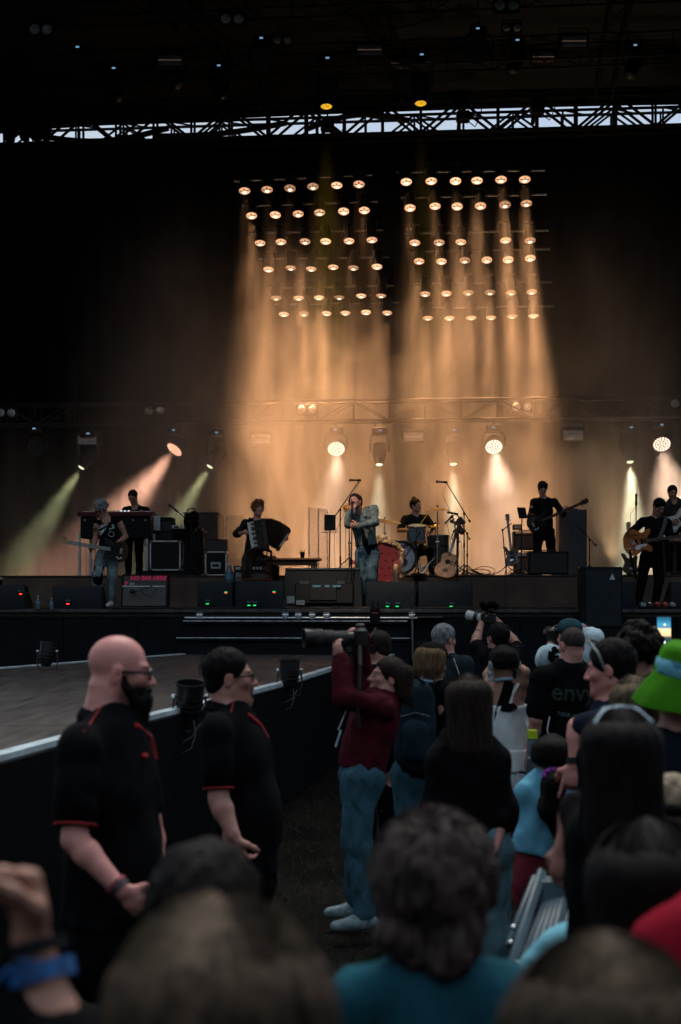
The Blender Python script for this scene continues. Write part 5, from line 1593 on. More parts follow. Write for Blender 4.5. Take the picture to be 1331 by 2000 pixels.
# ---- wedge monitors
GREEN = glow('led_green', (.02, .75, .18), .55); RED = glow('led_red', (1, .06, .02), .9)
CABB = mat('monitor_black', (.0075, .012, .017), .55, spec=.25, var=.25, scale=6, bump=.25, bscale=300)
GRILLE = mat('grille_black', (.012, .013, .015), .5, metal=.3, bump=.6, bscale=260)
def wedge(px0, px1, py0, Y, label, leds=(), led_side=None, turn=0):
 w = (px1 - px0) / F * Y; h = (1187.5 - py0) / F * Y
 p = at((px0 + px1) / 2, 1187, Y); p.z = FLOOR + .003
 t = thing('floor_monitor', label, 'stage monitor', p, R(turn), 'black wedge monitors along the stage edge')
 # back (towards the crowd) nearly upright, front leaning back towards the player
 d = .58
 prof = [(-.02, 0), (-.035, h * .55), (.015, h), (.13, h), (d, .10), (d, 0)]
 mb = MB()
 Mx = Matrix(((0, 0, 1, 0), (1, 0, 0, 0), (0, 1, 0, 0), (0, 0, 0, 1)))
 mb.prism(prof, -w / 2, w / 2, Mx, bev=.018)
 mb.build('cabinet', CABB, t, smooth=.5)
 gq = MB(); a = Vector((0, .14, h - .005)); b = Vector((0, d + .005, .12)); u_ = (b - a).normalized(); n_ = Vector((0, -u_.z, u_.y))
 if n_.z < 0: n_ = -n_
 Mg = Matrix.Translation((a + b) / 2 + n_ * .01) @ Matrix((Vector((1, 0, 0)), u_, n_)).transposed().to_4x4()
 gq.box((0, 0, 0), (w * .92, (b - a).length * .92, .012), b=.004); gq.v = [tuple(Mg @ Vector(v)) for v in gq.v]
 gq.build('grille', GRILLE, t)
 for sx in (-1, 1):
  hd = MB(); hd.box((sx * (w / 2 + .002), .20, h * .55), (.012, .15, .09), b=.004); hd.build('handle', BLACK, t)
 for (lx, ly, c_) in leds:
  x = (lx - (px0 + px1) / 2) / F * Y; z = (1187 - ly) / F * Y
  pn = MB(); pn.box((x, -.036, z), (.10, .012, .045), b=.003); pn.build('connector_panel', BLACK, t)
  l = MB(); l.box((x, -.044, z), (.050, .006, .018)); l.build('indicator', c_, t)
  pl = MB(); pl.cyl((x - .012, -.042, z + .05), (x - .012, -.10, z + .055), .013, n=8); pl.cyl((x + .03, -.042, z + .05), (x + .03, -.095, z + .05), .013, n=8); pl.build('plug', mat('plug_blue', (.10, .22, .32), .35, metal=.5), t)
 if led_side:
  lx, ly, cc = led_side
  x = (lx - (px0 + px1) / 2) / F * Y; z = (1187 - ly) / F * Y
  l = MB(); l.box((x, -.034, z), (.05, .006, .012)); l.build('indicator', GREEN, t)
  l = MB(); l.box((x, -.034, z - .018), (.045, .006, .010)); l.build('indicator', RED, t)
 return t
wedge(-30, 50, 1140, 22.95, 'black wedge monitor cut off by the left picture edge', [(42, 1158, RED)])
wedge(104, 200, 1143, 22.95, 'black wedge monitor with red lights in front of the left guitarist', [(134, 1177, RED)])
wedge(386, 456, 1134, 23.05, 'black wedge monitor with green and red lights beside the dark chair', [(406, 1177, GREEN)], (442, 1154, 1))
wedge(460, 555, 1133, 22.95, 'black wedge monitor with green plugs left of the flat screen', [(487, 1180, GREEN), (498, 1180, GREEN)], (536, 1153, 1))
wedge(715, 812, 1134, 22.95, 'black wedge monitor with two green plugs right below the singer', [(757, 1182, GREEN), (776, 1182, GREEN)])
wedge(818, 924, 1134, 22.95, 'black wedge monitor with one green plug in front of the acoustic guitar', [(881, 1182, GREEN)], None, 4)
wedge(1186, 1240, 1134, 23.2, 'black wedge monitor behind the front speaker stack', [], None, -8)
wedge(1310, 1400, 1134, 22.95, 'black wedge monitor at the right picture edge', [])
# small box and lights on the pedal board
pb = thing('pedal_board', 'pedal board with small lit effect pedals at the feet of the right guitarist', 'pedal board', fl(1285, 22.85))
MB().box((0, 0, .035), (.62, .30, .03), rot=Matrix.Rotation(R(8), 3, 'X'), b=.006).build('board', BLACK, pb)
for i, c_ in enumerate(((.3, .33, .36), (.05, .05, .06), (.25, .03, .03), (.28, .06, .05), (.3, .3, .3))):
 x = -.24 + i * .12
 MB().box((x, 0, .075), (.085, .13, .05), rot=Matrix.Rotation(R(8), 3, 'X'), b=.008).build('pedal', mat(f'pedal_paint_{["silver", "black", "red", "rust", "grey"][i]}', c_, .35), pb)
 MB().cyl((x, -.03, .098), (x, -.032, .112), .012, n=8).build('foot_switch', CHROME, pb)
 MB().box((x, .035, .106), (.012, .012, .008)).build('indicator', [GREEN, glow('led_white', (.8, .9, 1), .9), RED, RED, glow('led_blue', (.1, .45, 1), .7)][i], pb)
# ---- flat screen seen from behind, tilted back
p = at(631, 1187, 22.9); p.z = FLOOR
tv = thing('prompter_screen', 'back of a big black flat screen tilted on the stage edge below the singer', 'screen', p, 0)
Mt = Matrix.Rotation(R(-17), 4, 'X')
def tb(c, s_, b=0):
 mb = MB(); mb.box(c, s_, b=b); mb.v = [tuple(Mt @ Vector(v)) for v in mb.v]; return mb
mb = MB(); pr = [(-.66, .02), (.64, .02), (.60, .70), (-.61, .70)]
mb.prism(pr, 0, .045, Matrix(((1, 0, 0, 0), (0, 0, 1, 0), (0, 1, 0, 0), (0, 0, 0, 1))), bev=.006); mb.v = [tuple(Mt @ Vector(v)) for v in mb.v]
mb.build('panel', mat('tv_back', (.003, .005, .007), .55, spec=.2, var=.25, scale=5), tv)
tb((.02, -.035, .25), (.95, .05, .36), .02).build('rear_cover', mat('tv_cover', (.0025, .004, .0055), .55, spec=.2), tv)
tb((-.0, -.07, .32), (.44, .03, .40), .01).build('mount_plate', BLACKM, tv)
tb((0, -.012, .675), (1.18, .02, .025), .004).build('rim', mat('tv_rim', (.03, .04, .05), .3), tv)
for x, w_ in ((-.10, .13), (.07, .08), (.22, .13)):
 tb((x, -.089, .36), (w_, .006, .035)).build('label', mat('tv_label_blue', (.05, .18, .26), .4, var=.5, scale=60), tv)
for x, w_ in ((-.34, .35), (.34, .3)):
 tb((x * .6, -.063, .43), (w_, .006, .05)).build('vent', mat('tv_vent', (.006, .012, .016), .6), tv)
tb((-.50, -.02, .15), (.16, .012, .12)).build('sticker', mat('tv_sticker', (.09, .13, .15), .6, var=.5, scale=50), tv)
tb((-.36, -.064, .09), (.14, .006, .08)).build('sticker', mat('tv_sticker', (.20, .27, .30), .5), tv)
MB().box((-.3, .25, .05), (.08, .5, .06)).build('foot', BLACKM, tv); MB().box((.3, .25, .05), (.08, .5, .06)).build('foot', BLACKM, tv)
MB().cyl((-.3, .45, .05), (-.3, .14, .45), .02, n=6).build('prop', BLACKM, tv); MB().cyl((.3, .45, .05), (.3, .14, .45), .02, n=6).build('prop', BLACKM, tv)
# cables lying on the edge
rc = random.Random(4)
for k, (a, b, lab) in enumerate(((385, 470, 'black cables lying on the stage edge left of the wedges'), (560, 720, 'tangle of black cables lying under the flat screen'), (812, 960, 'black cables along the stage edge right of the wedges'), (210, 380, 'black cables on the stage edge by the guitar amplifier'), (960, 1130, 'cables lying along the bare stage edge at right'))):
 mb = MB()
 for j in range(5):
  pts = [fl(a + (b - a) * i / 12 + rc.uniform(-4, 4), 22.72 + .06 * j + rc.uniform(-.03, .03), FLOOR + .012 + rc.uniform(0, .02)) for i in range(13)]
  mb.tube(pts, .009, 5)
 tag(mb.build('cable', mat('cable_sheath', (.035, .032, .03), .35), world=True), lab, 'cables', 'cables on the stage edge')
for px, Y, lab, n in ((935, 26.4, 'coiled cables glowing on the riser beside the acoustic guitar stand', 7), (1015, 26.2, 'coiled cable at the foot of the leaning bass', 4), (885, 1, '', 0)):
 if not n: continue
 mb = MB(); c0 = fl(px, Y, RISER + .01)
 for j in range(n):
  r_ = .12 + .1 * rc.random(); cx_ = rc.uniform(-.25, .25); tilt = rc.uniform(.1, .8)
  mb.tube([c0 + Vector((cx_ + r_ * math.cos(a), r_ * math.sin(a) * .8, .01 + tilt * r_ * (1 + math.sin(a)) * .6)) for a in np.linspace(0, 6.28, 18)[:-1]], .008, 5, closed=True)
 tag(mb.build('cable_coil', mat('cable_sheath', (.035, .032, .03), .35), world=True), lab, 'cables')
# ---- amplifiers
def amp(name, label, px0, px1, py0, py1, Y, depth, z0, cabm=TOLEX, grillm=None, panel=None, group=None, tilt=0, z1=None, turn=0):
 w = (px1 - px0) / F * Y
 zt = HC + (PY0 - py0) / F * Y; h = zt - z0
 p = at((px0 + px1) / 2, 0, Y); p.z = z0
 t = thing(name, label, 'amplifier', p, 0, group, rot=(R(-tilt), 0, R(turn)))
 MB().box((0, depth / 2, h / 2 + .012), (w, depth, h - .024), b=.015).build('cabinet', cabm, t)
 pz = h * .16 if panel else 0
 MB().box((0, -.003, (h - pz - .03) / 2 + .02), (w - .06, .016, h - pz - .09), b=.004).build('grille', grillm or mat('grille_cloth_grey', (.045, .046, .048), .8, var=.3, scale=120), t)
 if panel:
  MB().box((0, -.004, h - pz * .62), (w - .06, .018, pz * .7), b=.003).build('control_panel', panel, t)
  kb = MB()
  for i in range(9):
   x = -w * .36 + w * .72 * i / 8
   kb.cyl((x, -.013, h - pz * .62), (x, -.034, h - pz * .62), .014, .012, 8)
  kb.build('knobs', mat('knob_pale', (.55, .55, .52), .35), t)
 for sx in (-1, 1):
  for yy in (.06, depth - .06):
   MB().cyl((sx * (w / 2 - .05), yy, 0), (sx * (w / 2 - .05), yy, .014), .022, n=8).build('foot', RUBBER, t)
 hd = MB(); hd.tube([(-.13, depth / 2, h - .002), (-.11, depth / 2, h + .022), (.11, depth / 2, h + .022), (.13, depth / 2, h - .002)], .011, 6); hd.build('handle', RUBBER, t)
 t['w'] = w; t['h'] = h
 return t
PNL = mat('panel_silver', (.42, .42, .40), .35, metal=.5, var=.4, scale=50)
ne = amp('guitar_amplifier', 'black guitar amplifier leaning back with NO EAR HERE in pink tape', 236, 328, 1119, 1184, 22.95, .28, FLOOR + .01, tilt=14)
w_, h_ = ne['w'], ne['h']
PINK = mat('pink_tape', (.80, .03, .12), .6, var=.15)
rng = random.Random(2)
txt = text_mesh('NO EAR HERE', .092, .0015, PINK, shear=.18, bold=.007)
o = obj('lettering', txt, ne, (-.0 + .05, -.013, h_ - .10)); o.rotation_euler = (R(90), 0, 0)
txt = text_mesh('F', .09, .0015, PINK, shear=.1, bold=.007)
o = obj('lettering', txt, ne, (-w_ * .40, -.013, h_ - .19)); o.rotation_euler = (R(90), 0, 0)
txt = text_mesh('ox', .07, .0015, mat('logo_silver', (.5, .55, .58), .3, metal=.4), shear=.3)
o = obj('logo', txt, ne, (-w_ * .40 + .09, -.013, h_ - .18)); o.rotation_euler = (R(90), 0, 0)
MB().box((-.02, -.013, h_ - .205), (w_ - .07, .006, .012)).build('trim', mat('trim_white', (.6, .62, .62), .4), ne)
MB().box((0, -.006, (h_ - .21) / 2 + .02), (w_ - .07, .016, h_ - .25), b=.003).build('speaker_cloth', mat('cloth_diamond', (.075, .075, .075), .85, var=.55, scale=70), ne)
mm = MB(); mm.tube([(.12, -.02, h_ - .20), (.02, -.09, h_ - .26), (-.14, -.10, h_ - .32)], .007, 5); mm.cyl((-.14, -.10, h_ - .32), (-.22, -.09, h_ - .315), .026, .03, 10); mm.tube([(-.05, -.09, h_ - .30), (0, -.08, h_ - .36), (.12, -.06, h_ - .38), (.2, -.03, h_ - .25)], .005, 5)
mm.build('microphone', BLACKM, ne)
fa = amp('guitar_amplifier', 'grey fronted combo amplifier with silver script behind the dark chair', 457, 545, 1105, 1170, 24.75, .28, FLOOR + .30, panel=PNL, grillm=mat('grille_silver', (.12, .115, .115), .8, var=.25, scale=140))
t_ = text_mesh('Fender', .09, .001, mat('logo_silver', (.5, .55, .58), .3, metal=.4), shear=.45); o = obj('logo', t_, fa, (-fa['w'] * .30, -.015, fa['h'] * .60)); o.rotation_euler = (R(90), R(-10), 0)
bx = thing('equipment_case', 'low black case under the combo amplifier', 'case', tuple(at(501, 0, 24.75)[:2]) + (FLOOR,)); MB().box((0, .16, .149), (.86, .42, .296), b=.01).build('box', BLACK, bx); MB().box((0, -.054, .15), (.12, .01, .05), b=.003).build('handle', STEEL, bx)
Yb = 26.1
amp('guitar_amplifier', 'dark combo amplifier on the riser in front of the bassist', 1033, 1111, 1077, 1122, 25.95, .30, RISER + .002, grillm=mat('grille_dark', (.022, .02, .02), .85, var=.3, scale=100))
a1 = amp('amplifier_head', 'lower silver fronted amplifier in the pair behind the leaning bass', 1006, 1058, 1079, 1120, 27.3, .3, RISER + .002, panel=PNL)
a2 = amp('amplifier_head', 'upper silver fronted amplifier stacked behind the leaning bass', 1004, 1052, 1037, 1076, 27.3, .3, RISER + .002 + a1['h'] + .026, panel=PNL)
a3 = thing('effects_box', 'small dark box on top of the stacked amplifiers', 'box', at(1012, 1037, 27.35)); a3.location.z = a2.location.z + a2['h'] + .03
MB().box((0, .1, .05), (.17, .2, .10), b=.008).build('case', BLACK, a3); MB().box((0, -.004, .05), (.13, .01, .05)).build('front_panel', PNL, a3)
amp('speaker_cabinet', 'tall grey speaker cabinet standing behind the bassist', 1092, 1147, 995, 1120, 27.4, .42, RISER + .002, cabm=mat('cab_grey', (.030, .033, .038), .7), grillm=mat('grille_slate', (.040, .046, .054), .8, var=.3, scale=40, stretch=(1, 1, 10)))
amp('guitar_amplifier', 'dark combo amplifier at the far right edge of the riser', 1288, 1345, 1048, 1121, 27.0, .3, RISER + .002, panel=None)
# ---- front speaker stack
Y = 22.0
w = 82 / F * Y; z1 = HC + (1180 - 1107) / F * Y; z0 = HC - (1228 - 1180) / F * Y
p = at(1175, 0, Y); p.z = 0
sp = thing('front_speaker', 'tall black speaker cabinet with perforated grille at the stage edge right', 'loudspeaker', p, R(-4))
MB().box((0, .25, (z0 + z1) / 2), (w, .5, z1 - z0), b=.015).build('cabinet', mat('speaker_paint', (.007, .009, .012), .65, spec=.15), sp)
MB().box((.03, -.006, (z0 + z1) / 2), (w - .10, .014, z1 - z0 - .06), b=.004).build('grille_frame', BLACKM, sp)
gr = MB(); nx, nz = 22, 38
x0g, x1g, zg0, zg1 = -w / 2 + .10, w / 2 - .035, z0 + .05, z1 - .06
for i in range(nz):
 zc = zg0 + (zg1 - zg0) * i / (nz - 1)
 gr.box(((x0g + x1g) / 2, -.018, zc), (x1g - x0g, .006, .009))
for i in range(nx):
 xc = x0g + (x1g - x0g) * i / (nx - 1)
 gr.box((xc, -.0205, (zg0 + zg1) / 2), (.009, .006, zg1 - zg0))
tag(gr.build('grille', mat('grille_bluish', (.016, .026, .034), .6, metal=.1), sp, smooth=0), kind='stuff')
MB().prism([(-.045, -.04), (.045, -.04), (0, .06)], 0, .006, Matrix.Translation((w / 2 - .16, -.03, z1 - .16)) @ Matrix.Rotation(R(90), 4, 'X')).build('logo', mat('logo_pale', (.35, .40, .44), .4), sp)
MB().box((-w / 2 - .003, .2, (z0 + z1) / 2 + .1), (.012, .14, .20), b=.004).build('handle', BLACKM, sp)
MB().box((0, .25, z0 / 2), (w + .04, .54, z0 - .004), b=.012).build('plinth', FASC, sp)
# ---- flight cases on the left
def fcase(label, px0, px1, py0, py1, Y, depth, z0=None, ang=0, edge=ALU, lid=None, handle=True, front_edge=True, name='flight_case'):
 w = (px1 - px0) / F * Y; zt = HC + (PY0 - py0) / F * Y; zb = HC + (PY0 - py1) / F * Y if z0 is None else z0
 h = zt - zb
 p = at((px0 + px1) / 2, 0, Y); p.z = zb
 t = thing(name, label, 'flight case', p, R(ang))
 MB().box((0, depth / 2, h / 2), (w - .01, depth - .01, h - .01)).build('panel', mat('case_black', (.009, .009, .010), .6, var=.3, spec=.2), t)
 e = .028
 for sx in (-1, 1):
  for yy in (0, depth):
   MB().box((sx * (w / 2 - e / 2 + .003), yy, h / 2), (e, e, h - .09), b=.004).build('edge', edge, t)
 for zz in (e / 2 - .003, h - e / 2 + .003):
  for yy in (0, depth):
   MB().box((0, yy, zz), (w - .10, e, e), b=.004).build('edge', edge, t)
  for sx in (-1, 1):
   MB().box((sx * (w / 2 - e / 2 + .003), depth / 2, zz), (e, depth - .10, e), b=.004).build('edge', edge, t)
 for sx in (-1, 1):
  for yy in (0, depth):
   for zz in (.02, h - .02):
    MB().box((sx * (w / 2 - .02), yy, zz), (.058, .058, .058), b=.02).build('corner', STEEL, t)
 if handle:
  hb = MB(); hb.box((0, -.006, h * .42), (.19, .02, .13), b=.01); hb.build('handle_dish', STEEL, t)
  MB().box((0, -.018, h * .42), (.12, .016, .05), b=.006).build('handle', mat('case_black', (.014, .013, .014), .55), t)
 for sx in (-1, 1):
  MB().box((w / 2 + .008, depth * (.35 if sx < 0 else .7), h * .3), (.014, .09, .10), b=.004).build('latch', STEEL, t)
 return t
table_z = FLOOR
fcase('black flight case with pale aluminium edges standing on the riser at left', 293, 353, 1056, 1110, 26.15, .55, RISER + .10, handle=False)
pl = thing('equipment_box', 'low dark box under the pale edged flight case', 'box', tuple(at(325, 0, 26.2)[:2]) + (RISER,)); MB().box((0, .28, .05), (.9, .6, .098), b=.008).build('box', BLACK, pl)
fcase('dark flight case with a dished handle and pale uprights right of the pale edged one', 401, 443, 1077, 1119, 26.1, .45, RISER + .004, edge=ALU)
dk = thing('equipment_box', 'plain brown black box on top of the dished handle case', 'box', tuple(at(422, 0, 26.15)[:2]) + (HC + 103 / F * 26.1 + .004,)); MB().box((0, .2, .11), (.41, .36, .215), b=.008).build('box', mat('box_brown', (.022, .017, .015), .6), dk)
MB().box((0, .02, .216), (.2, .02, .01)).build('handle', BLACKM, dk)
fcase('tall dark equipment rack under the snare of cables behind the cases', 335, 398, 1033, 1118, 26.9, .5, RISER + .004, edge=BLACKM, handle=False)
lc = thing('organ_speaker', 'dark wooden rotary speaker cabinet with slatted top behind the cases at left', 'speaker cabinet', tuple(at(393, 0, 27.6)[:2]) + (RISER,))
hz_ = HC + (1180 - 1003) / F * 27.6 - RISER; wz_ = 66 / F * 27.6
MB().box((0, .25, hz_ / 2), (wz_, .5, hz_), b=.012).build('cabinet', mat('dark_walnut', (.030, .016, .010), .4, var=.4, scale=8), lc)
for i in range(6): MB().box((.0, -.006, hz_ - .10 - i * .045), (wz_ * .82, .014, .018), b=.003).build('slat', mat('dark_walnut', (.030, .016, .010), .4), lc)
MB().box((0, .25, hz_ + .012), (wz_ + .04, .54, .022), b=.004).build('top_board', mat('dark_walnut', (.030, .016, .010), .4), lc)
pn = thing('acoustic_panel', 'pale grey padded panel glowing beside the accordion player', 'panel', tuple(at(456, 0, 27.2)[:2]) + (RISER,))
PLX = mat('frosted_plexi', (.86, .82, .78), .12, trans=.94, ior=1.15, var=.04, roughvar=.05)
def plexi(label, px0, px1, py0, py1, Y, dY=0.0, n=2):
 z1 = HC + (PY0 - py0) / F * Y
 a = at(px0, 0, Y); b = at(px1, 0, Y + dY)
 t = thing('clear_screen', label, 'screen panel', (a.x, a.y, RISER if Y > 25.4 else FLOOR))
 d = Vector((b.x - a.x, b.y - a.y, 0)); L = d.length; ang = math.atan2(d.y, d.x); hh = z1 - t.location.z
 t.rotation_euler = (0, 0, ang)
 for k in range(n):
  MB().box((L * (k + .5) / n, .0 + .02 * k, hh / 2 + .01), (L / n - .015, .010, hh - .02), b=.002).build('pane', PLX, t)
 for k in range(n + 1): 
  MB().box((L * k / n, .006, hh * .5), (.018, .016, hh * .97), b=.004).build('hinge', mat('hinge_clear', (.5, .45, .4), .3, trans=.4), t)
 MB().box((L / 2, .0, .012), (L + .1, .2, .02), b=.004).build('foot', BLACK, t)
 return t
bpy.data.objects.remove(pn)
plexi('clear plastic drum screen panels standing in smoke left of the singer', 604, 641, 991, 1110, 25.5, .45, 2)
plexi('clear plastic screen panels behind the wooden cabinet and the accordion', 403, 476, 1006, 1110, 27.9, .2, 2)
# desk with small mixer, mic and stool cloth
dz = thing('side_table', 'black side table with a small white box between keyboard and cases', 'table', tuple(at(358, 0, 26.4)[:2]) + (RISER,))
hz2 = HC + (1180 - 1034) / F * 26.4 - RISER
MB().box((0, .2, hz2), (.46, .4, .03), b=.006).build('top', BLACK, dz)
for sx in (-1, 1):
 for yy in (.03, .37): MB().cyl((sx * .2, yy, 0), (sx * .2, yy, hz2 - .016), .014, n=8).build('leg', BLACKM, dz)
mx = thing('mixer_box', 'small white box on the black side table', 'box', (dz.location.x - .13, dz.location.y + .1, RISER + hz2 + .017)); MB().box((0, 0, .03), (.16, .2, .06), b=.006).build('case', mat('white_plastic', (.55, .55, .54), .4), mx); MB().box((-.0, -.104, .03), (.08, .008, .03)).build('label', BLACK, mx)
bg_ = thing('gear_bag', 'black cloth bag slumped on the side table under the microphone', 'bag', (dz.location.x + .14, dz.location.y + .15, RISER + hz2 + .016))
q = SDF(.012); q.ell((0, 0, .13), (.15, .13, .15), None, .03); q.ell((.05, 0, .24), (.10, .10, .10), None, .05); q.cut((0, 0, 0), (0, 0, -1)); me = q.mesh('bag', lambda Q: .012 * vn(Q, 12, 2)); me.materials.append(CBK); obj('bag', me, bg_)
b2 = MB(); b2.tube([(-.08, -.1, .24), (-.06, -.12, .36), (.06, -.1, .38), (.1, -.08, .28)], .01, 6); b2.build('strap', CBK, bg_)
# ---- keyboards: stacked red keyboard over a big dark one
kb = thing('keyboard', 'red topped stage keyboard on a tall dark organ shell in front of the keyboard player', 'keyboard', tuple(at(228, 0, 26.3)[:2]) + (RISER,))
zk = HC + (1180 - 1000) / F * 26.3 - RISER; wk = (302 - 155) / F * 26.3
MB().box((0, 0, zk - .035), (wk, .36, .075), rot=Matrix.Rotation(R(6), 3, 'X'), b=.012).build('case', mat('keyboard_red', (.055, .006, .008), .5, var=.3), kb)
wkm = MB()
for i in range(44): wkm.box((-wk * .44 + wk * .88 * i / 43, .10, zk + .008), (wk * .018, .14, .02), b=.002)
tag(wkm.build('white_keys', mat('ivory', (.65, .64, .60), .3), kb), kind='stuff')
bkm = MB()
for i in range(43):
 if i % 7 in (0, 1, 3, 4, 5): bkm.box((-wk * .44 + wk * .88 * (i + .5) / 43, .135, zk + .022), (wk * .010, .085, .02), b=.002)
tag(bkm.build('black_keys', BLACK, kb), kind='stuff')
for i in range(5): MB().box((.10 + i * .07, -.10, zk + .015), (.03, .02, .012)).build('button', glow('led_white', (.8, .9, 1), .9) if i in (0, 1, 2) else BLACK, kb)
zo = HC + (1180 - 1052) / F * 26.3 - RISER
MB().box((0, .06, (zk - .09 + zo) / 2), (wk * .92, .44, zk - .09 - zo), b=.02).build('organ_shell', mat('organ_black', (.005, .006, .008), .6, spec=.15), kb)
for i in range(6): MB().box((-wk * .4 + i * wk * .16, -.164, zk - .16), (.03, .012, .03), b=.004).build('knob', STEEL, kb)
LEGS = mat('leg_pale', (.34, .42, .46), .4, metal=.5)
for px_, yy in ((158, -.1), (173, .25), (289, -.1), (298, .25)):
 x = at(px_, 0, 26.3).x - kb.location.x
 MB().box((x, yy, zo / 2 + .05), (.045, .03, zo + .10), b=.004).build('leg', LEGS, kb)
mb = MB(); mb.box((.42, -.03, zk - .15), (.05, .3, .2), b=.01); 
sg = thing('wall_notice', 'pale sheet of paper taped behind the keyboard', 'paper', at(307, 1008, 26.9)); MB().box((0, 0, -.12), (.12, .004, .30)).build('sheet', mat('paper', (.45, .47, .48), .7, var=.3, scale=30), sg); MB().box((0, -.004, .02), (.08, .003, .012)).build('tape', BLACK, sg)
rk = thing('equipment_rack', 'dark rack of gear behind the paper beside the keyboard', 'rack', tuple(at(312, 0, 27.2)[:2]) + (RISER,)); hz3 = HC + (1180 - 1010) / F * 27.2 - RISER
MB().box((0, .25, hz3 / 2), (.5, .5, hz3), b=.01).build('cabinet', BLACK, rk)
for i in range(5): MB().box((0, -.006, .12 + i * hz3 / 5.4), (.44, .014, hz3 / 6.2), b=.004).build('unit', mat('rack_unit', (.03, .03, .032), .45, metal=.4), rk)
# ---- accordion (built in its own frame, then set on the player)
ac = thing('accordion', 'black piano accordion with open bellows held by the seated player', 'accordion', at(525, 1055, 24.62))
def apt(px, py, d=0): return at(px, py, 24.62 + d) - ac.location
ct = mat('accordion_black', (.020, .016, .015), .25, coat=.3)
def slab(nm, quad, d0, d1, m, b=None):
 mb = MB(); f_ = [apt(x, y, d0) for x, y in quad]; k_ = [apt(x, y, d1) for x, y in quad]
 n = len(quad); mb.v = [tuple(v) for v in f_ + k_]; mb.f = [tuple(range(n)), tuple(range(2 * n - 1, n - 1, -1))] + [(i, n + i, n + (i + 1) % n, (i + 1) % n) for i in range(n)]
 return mb.build(nm, m, ac, smooth=.5)
slab('treble_case', [(497, 1017), (517, 1013), (526, 1063), (527, 1073), (506, 1073)], -.06, .16, ct)
slab('treble_grille', [(510, 1016), (517, 1014), (525, 1064), (518, 1064)], -.075, -.06, mat('accordion_grille', (.055, .05, .05), .3, metal=.4))
slab('keybed', [(482, 1021), (497, 1017), (507, 1073), (491, 1075)], -.03, .06, ct)
wk_ = MB(); bk_ = MB()
for i in range(20):
 t0, t1 = (i + .06) / 20, (i + .94) / 20
 a0, a1 = Vector((483, 1021)).lerp(Vector((492, 1074)), t0), Vector((483, 1021)).lerp(Vector((492, 1074)), t1)
 b0, b1 = Vector((496, 1018)).lerp(Vector((505, 1072)), t0), Vector((496, 1018)).lerp(Vector((505, 1072)), t1)
 P4 = [apt(*a0, -.055), apt(*b0, -.055), apt(*b1, -.055), apt(*a1, -.055)]; B4 = [apt(*a0, -.031), apt(*b0, -.031), apt(*b1, -.031), apt(*a1, -.031)]
 wk_.add(P4 + B4, [(0, 1, 2, 3), (0, 4, 5, 1), (1, 5, 6, 2), (2, 6, 7, 3), (3, 7, 4, 0)])
 if i % 7 not in (2, 6):
  c0, c1 = Vector((489, 1020)).lerp(Vector((498, 1073)), (i + .72) / 20), Vector((489, 1020)).lerp(Vector((498, 1073)), (i + 1.25) / 20)
  d0, d1 = Vector((496.5, 1018)).lerp(Vector((505.5, 1072)), (i + .72) / 20), Vector((496.5, 1018)).lerp(Vector((505.5, 1072)), (i + 1.25) / 20)
  P4 = [apt(*c0, -.072), apt(*d0, -.072), apt(*d1, -.072), apt(*c1, -.072)]; B4 = [apt(*c0, -.056), apt(*d0, -.056), apt(*d1, -.056), apt(*c1, -.056)]
  bk_.add(P4 + B4, [(0, 1, 2, 3), (0, 4, 5, 1), (1, 5, 6, 2), (2, 6, 7, 3), (3, 7, 4, 0)])
tag(wk_.build('white_keys', mat('ivory', (.65, .64, .60), .3), ac, smooth=0), kind='stuff'); tag(bk_.build('black_keys', BLACK, ac, smooth=0), kind='stuff')
# bellows: pleats fanned between the two cases
bl = MB(); NP = 30
top = [Vector((517 + (560 - 517) * t, 1013 + 14 * t ** 1.7 - 1.5 * math.sin(3.14 * t), 0)) for t in np.linspace(0, 1, NP + 1)]
bot = [Vector((526 + (543 - 526) * t, 1064 + 9 * t + 1.5 * math.sin(3.14 * t), 0)) for t in np.linspace(0, 1, NP + 1)]
for i in range(NP + 1):
 e = .9 if i % 2 == 0 else -.3
 a, b = top[i], bot[i]; u_ = (a - b).normalized() * e
 fz = -.055 if i % 2 == 0 else -.030
 a2, b2 = a + u_, b - u_
 bl.v += [tuple(apt(a2.x, a2.y, fz)), tuple(apt(b2.x, b2.y, fz)), tuple(apt(b2.x, b2.y, .15 - fz * .4)), tuple(apt(a2.x, a2.y, .15 - fz * .4))]
for i in range(NP):
 for k in range(4):
  a, b = i * 4 + k, i * 4 + (k + 1) % 4
  bl.f.append((a, b, b + 4, a + 4))
bl.f += [(3, 2, 1, 0), tuple(NP * 4 + k for k in range(4))]
bl.build('bellows', mat('bellows_brown', (.055, .030, .020), .5, var=.3, scale=30), ac, smooth=.2)
tr = MB()
for i in range(0, NP + 1, 2): tr.ball(apt(top[i].x, top[i].y - 1.2, .03), .007, 6, 4)
tag(tr.build('bellows_corners', CHROME, ac), kind='stuff')
slab('bass_case', [(560, 1026), (567, 1032), (569, 1038), (545, 1077), (538, 1075), (543, 1070)], -.07, .16, ct)
slab('bass_plate', [(562, 1042), (566, 1041), (551, 1067), (544, 1068)], -.08, -.07, mat('bass_plate_pale', (.28, .25, .22), .4))
for (a, b) in (((499, 1017), (485, 1022)),): 
 s_ = MB(); s_.tube([apt(500, 1020, .12), apt(488, 1012, .2), apt(484, 1030, .34), apt(496, 1060, .2)], .018, 6); s_.build('shoulder_strap', CBK, ac)
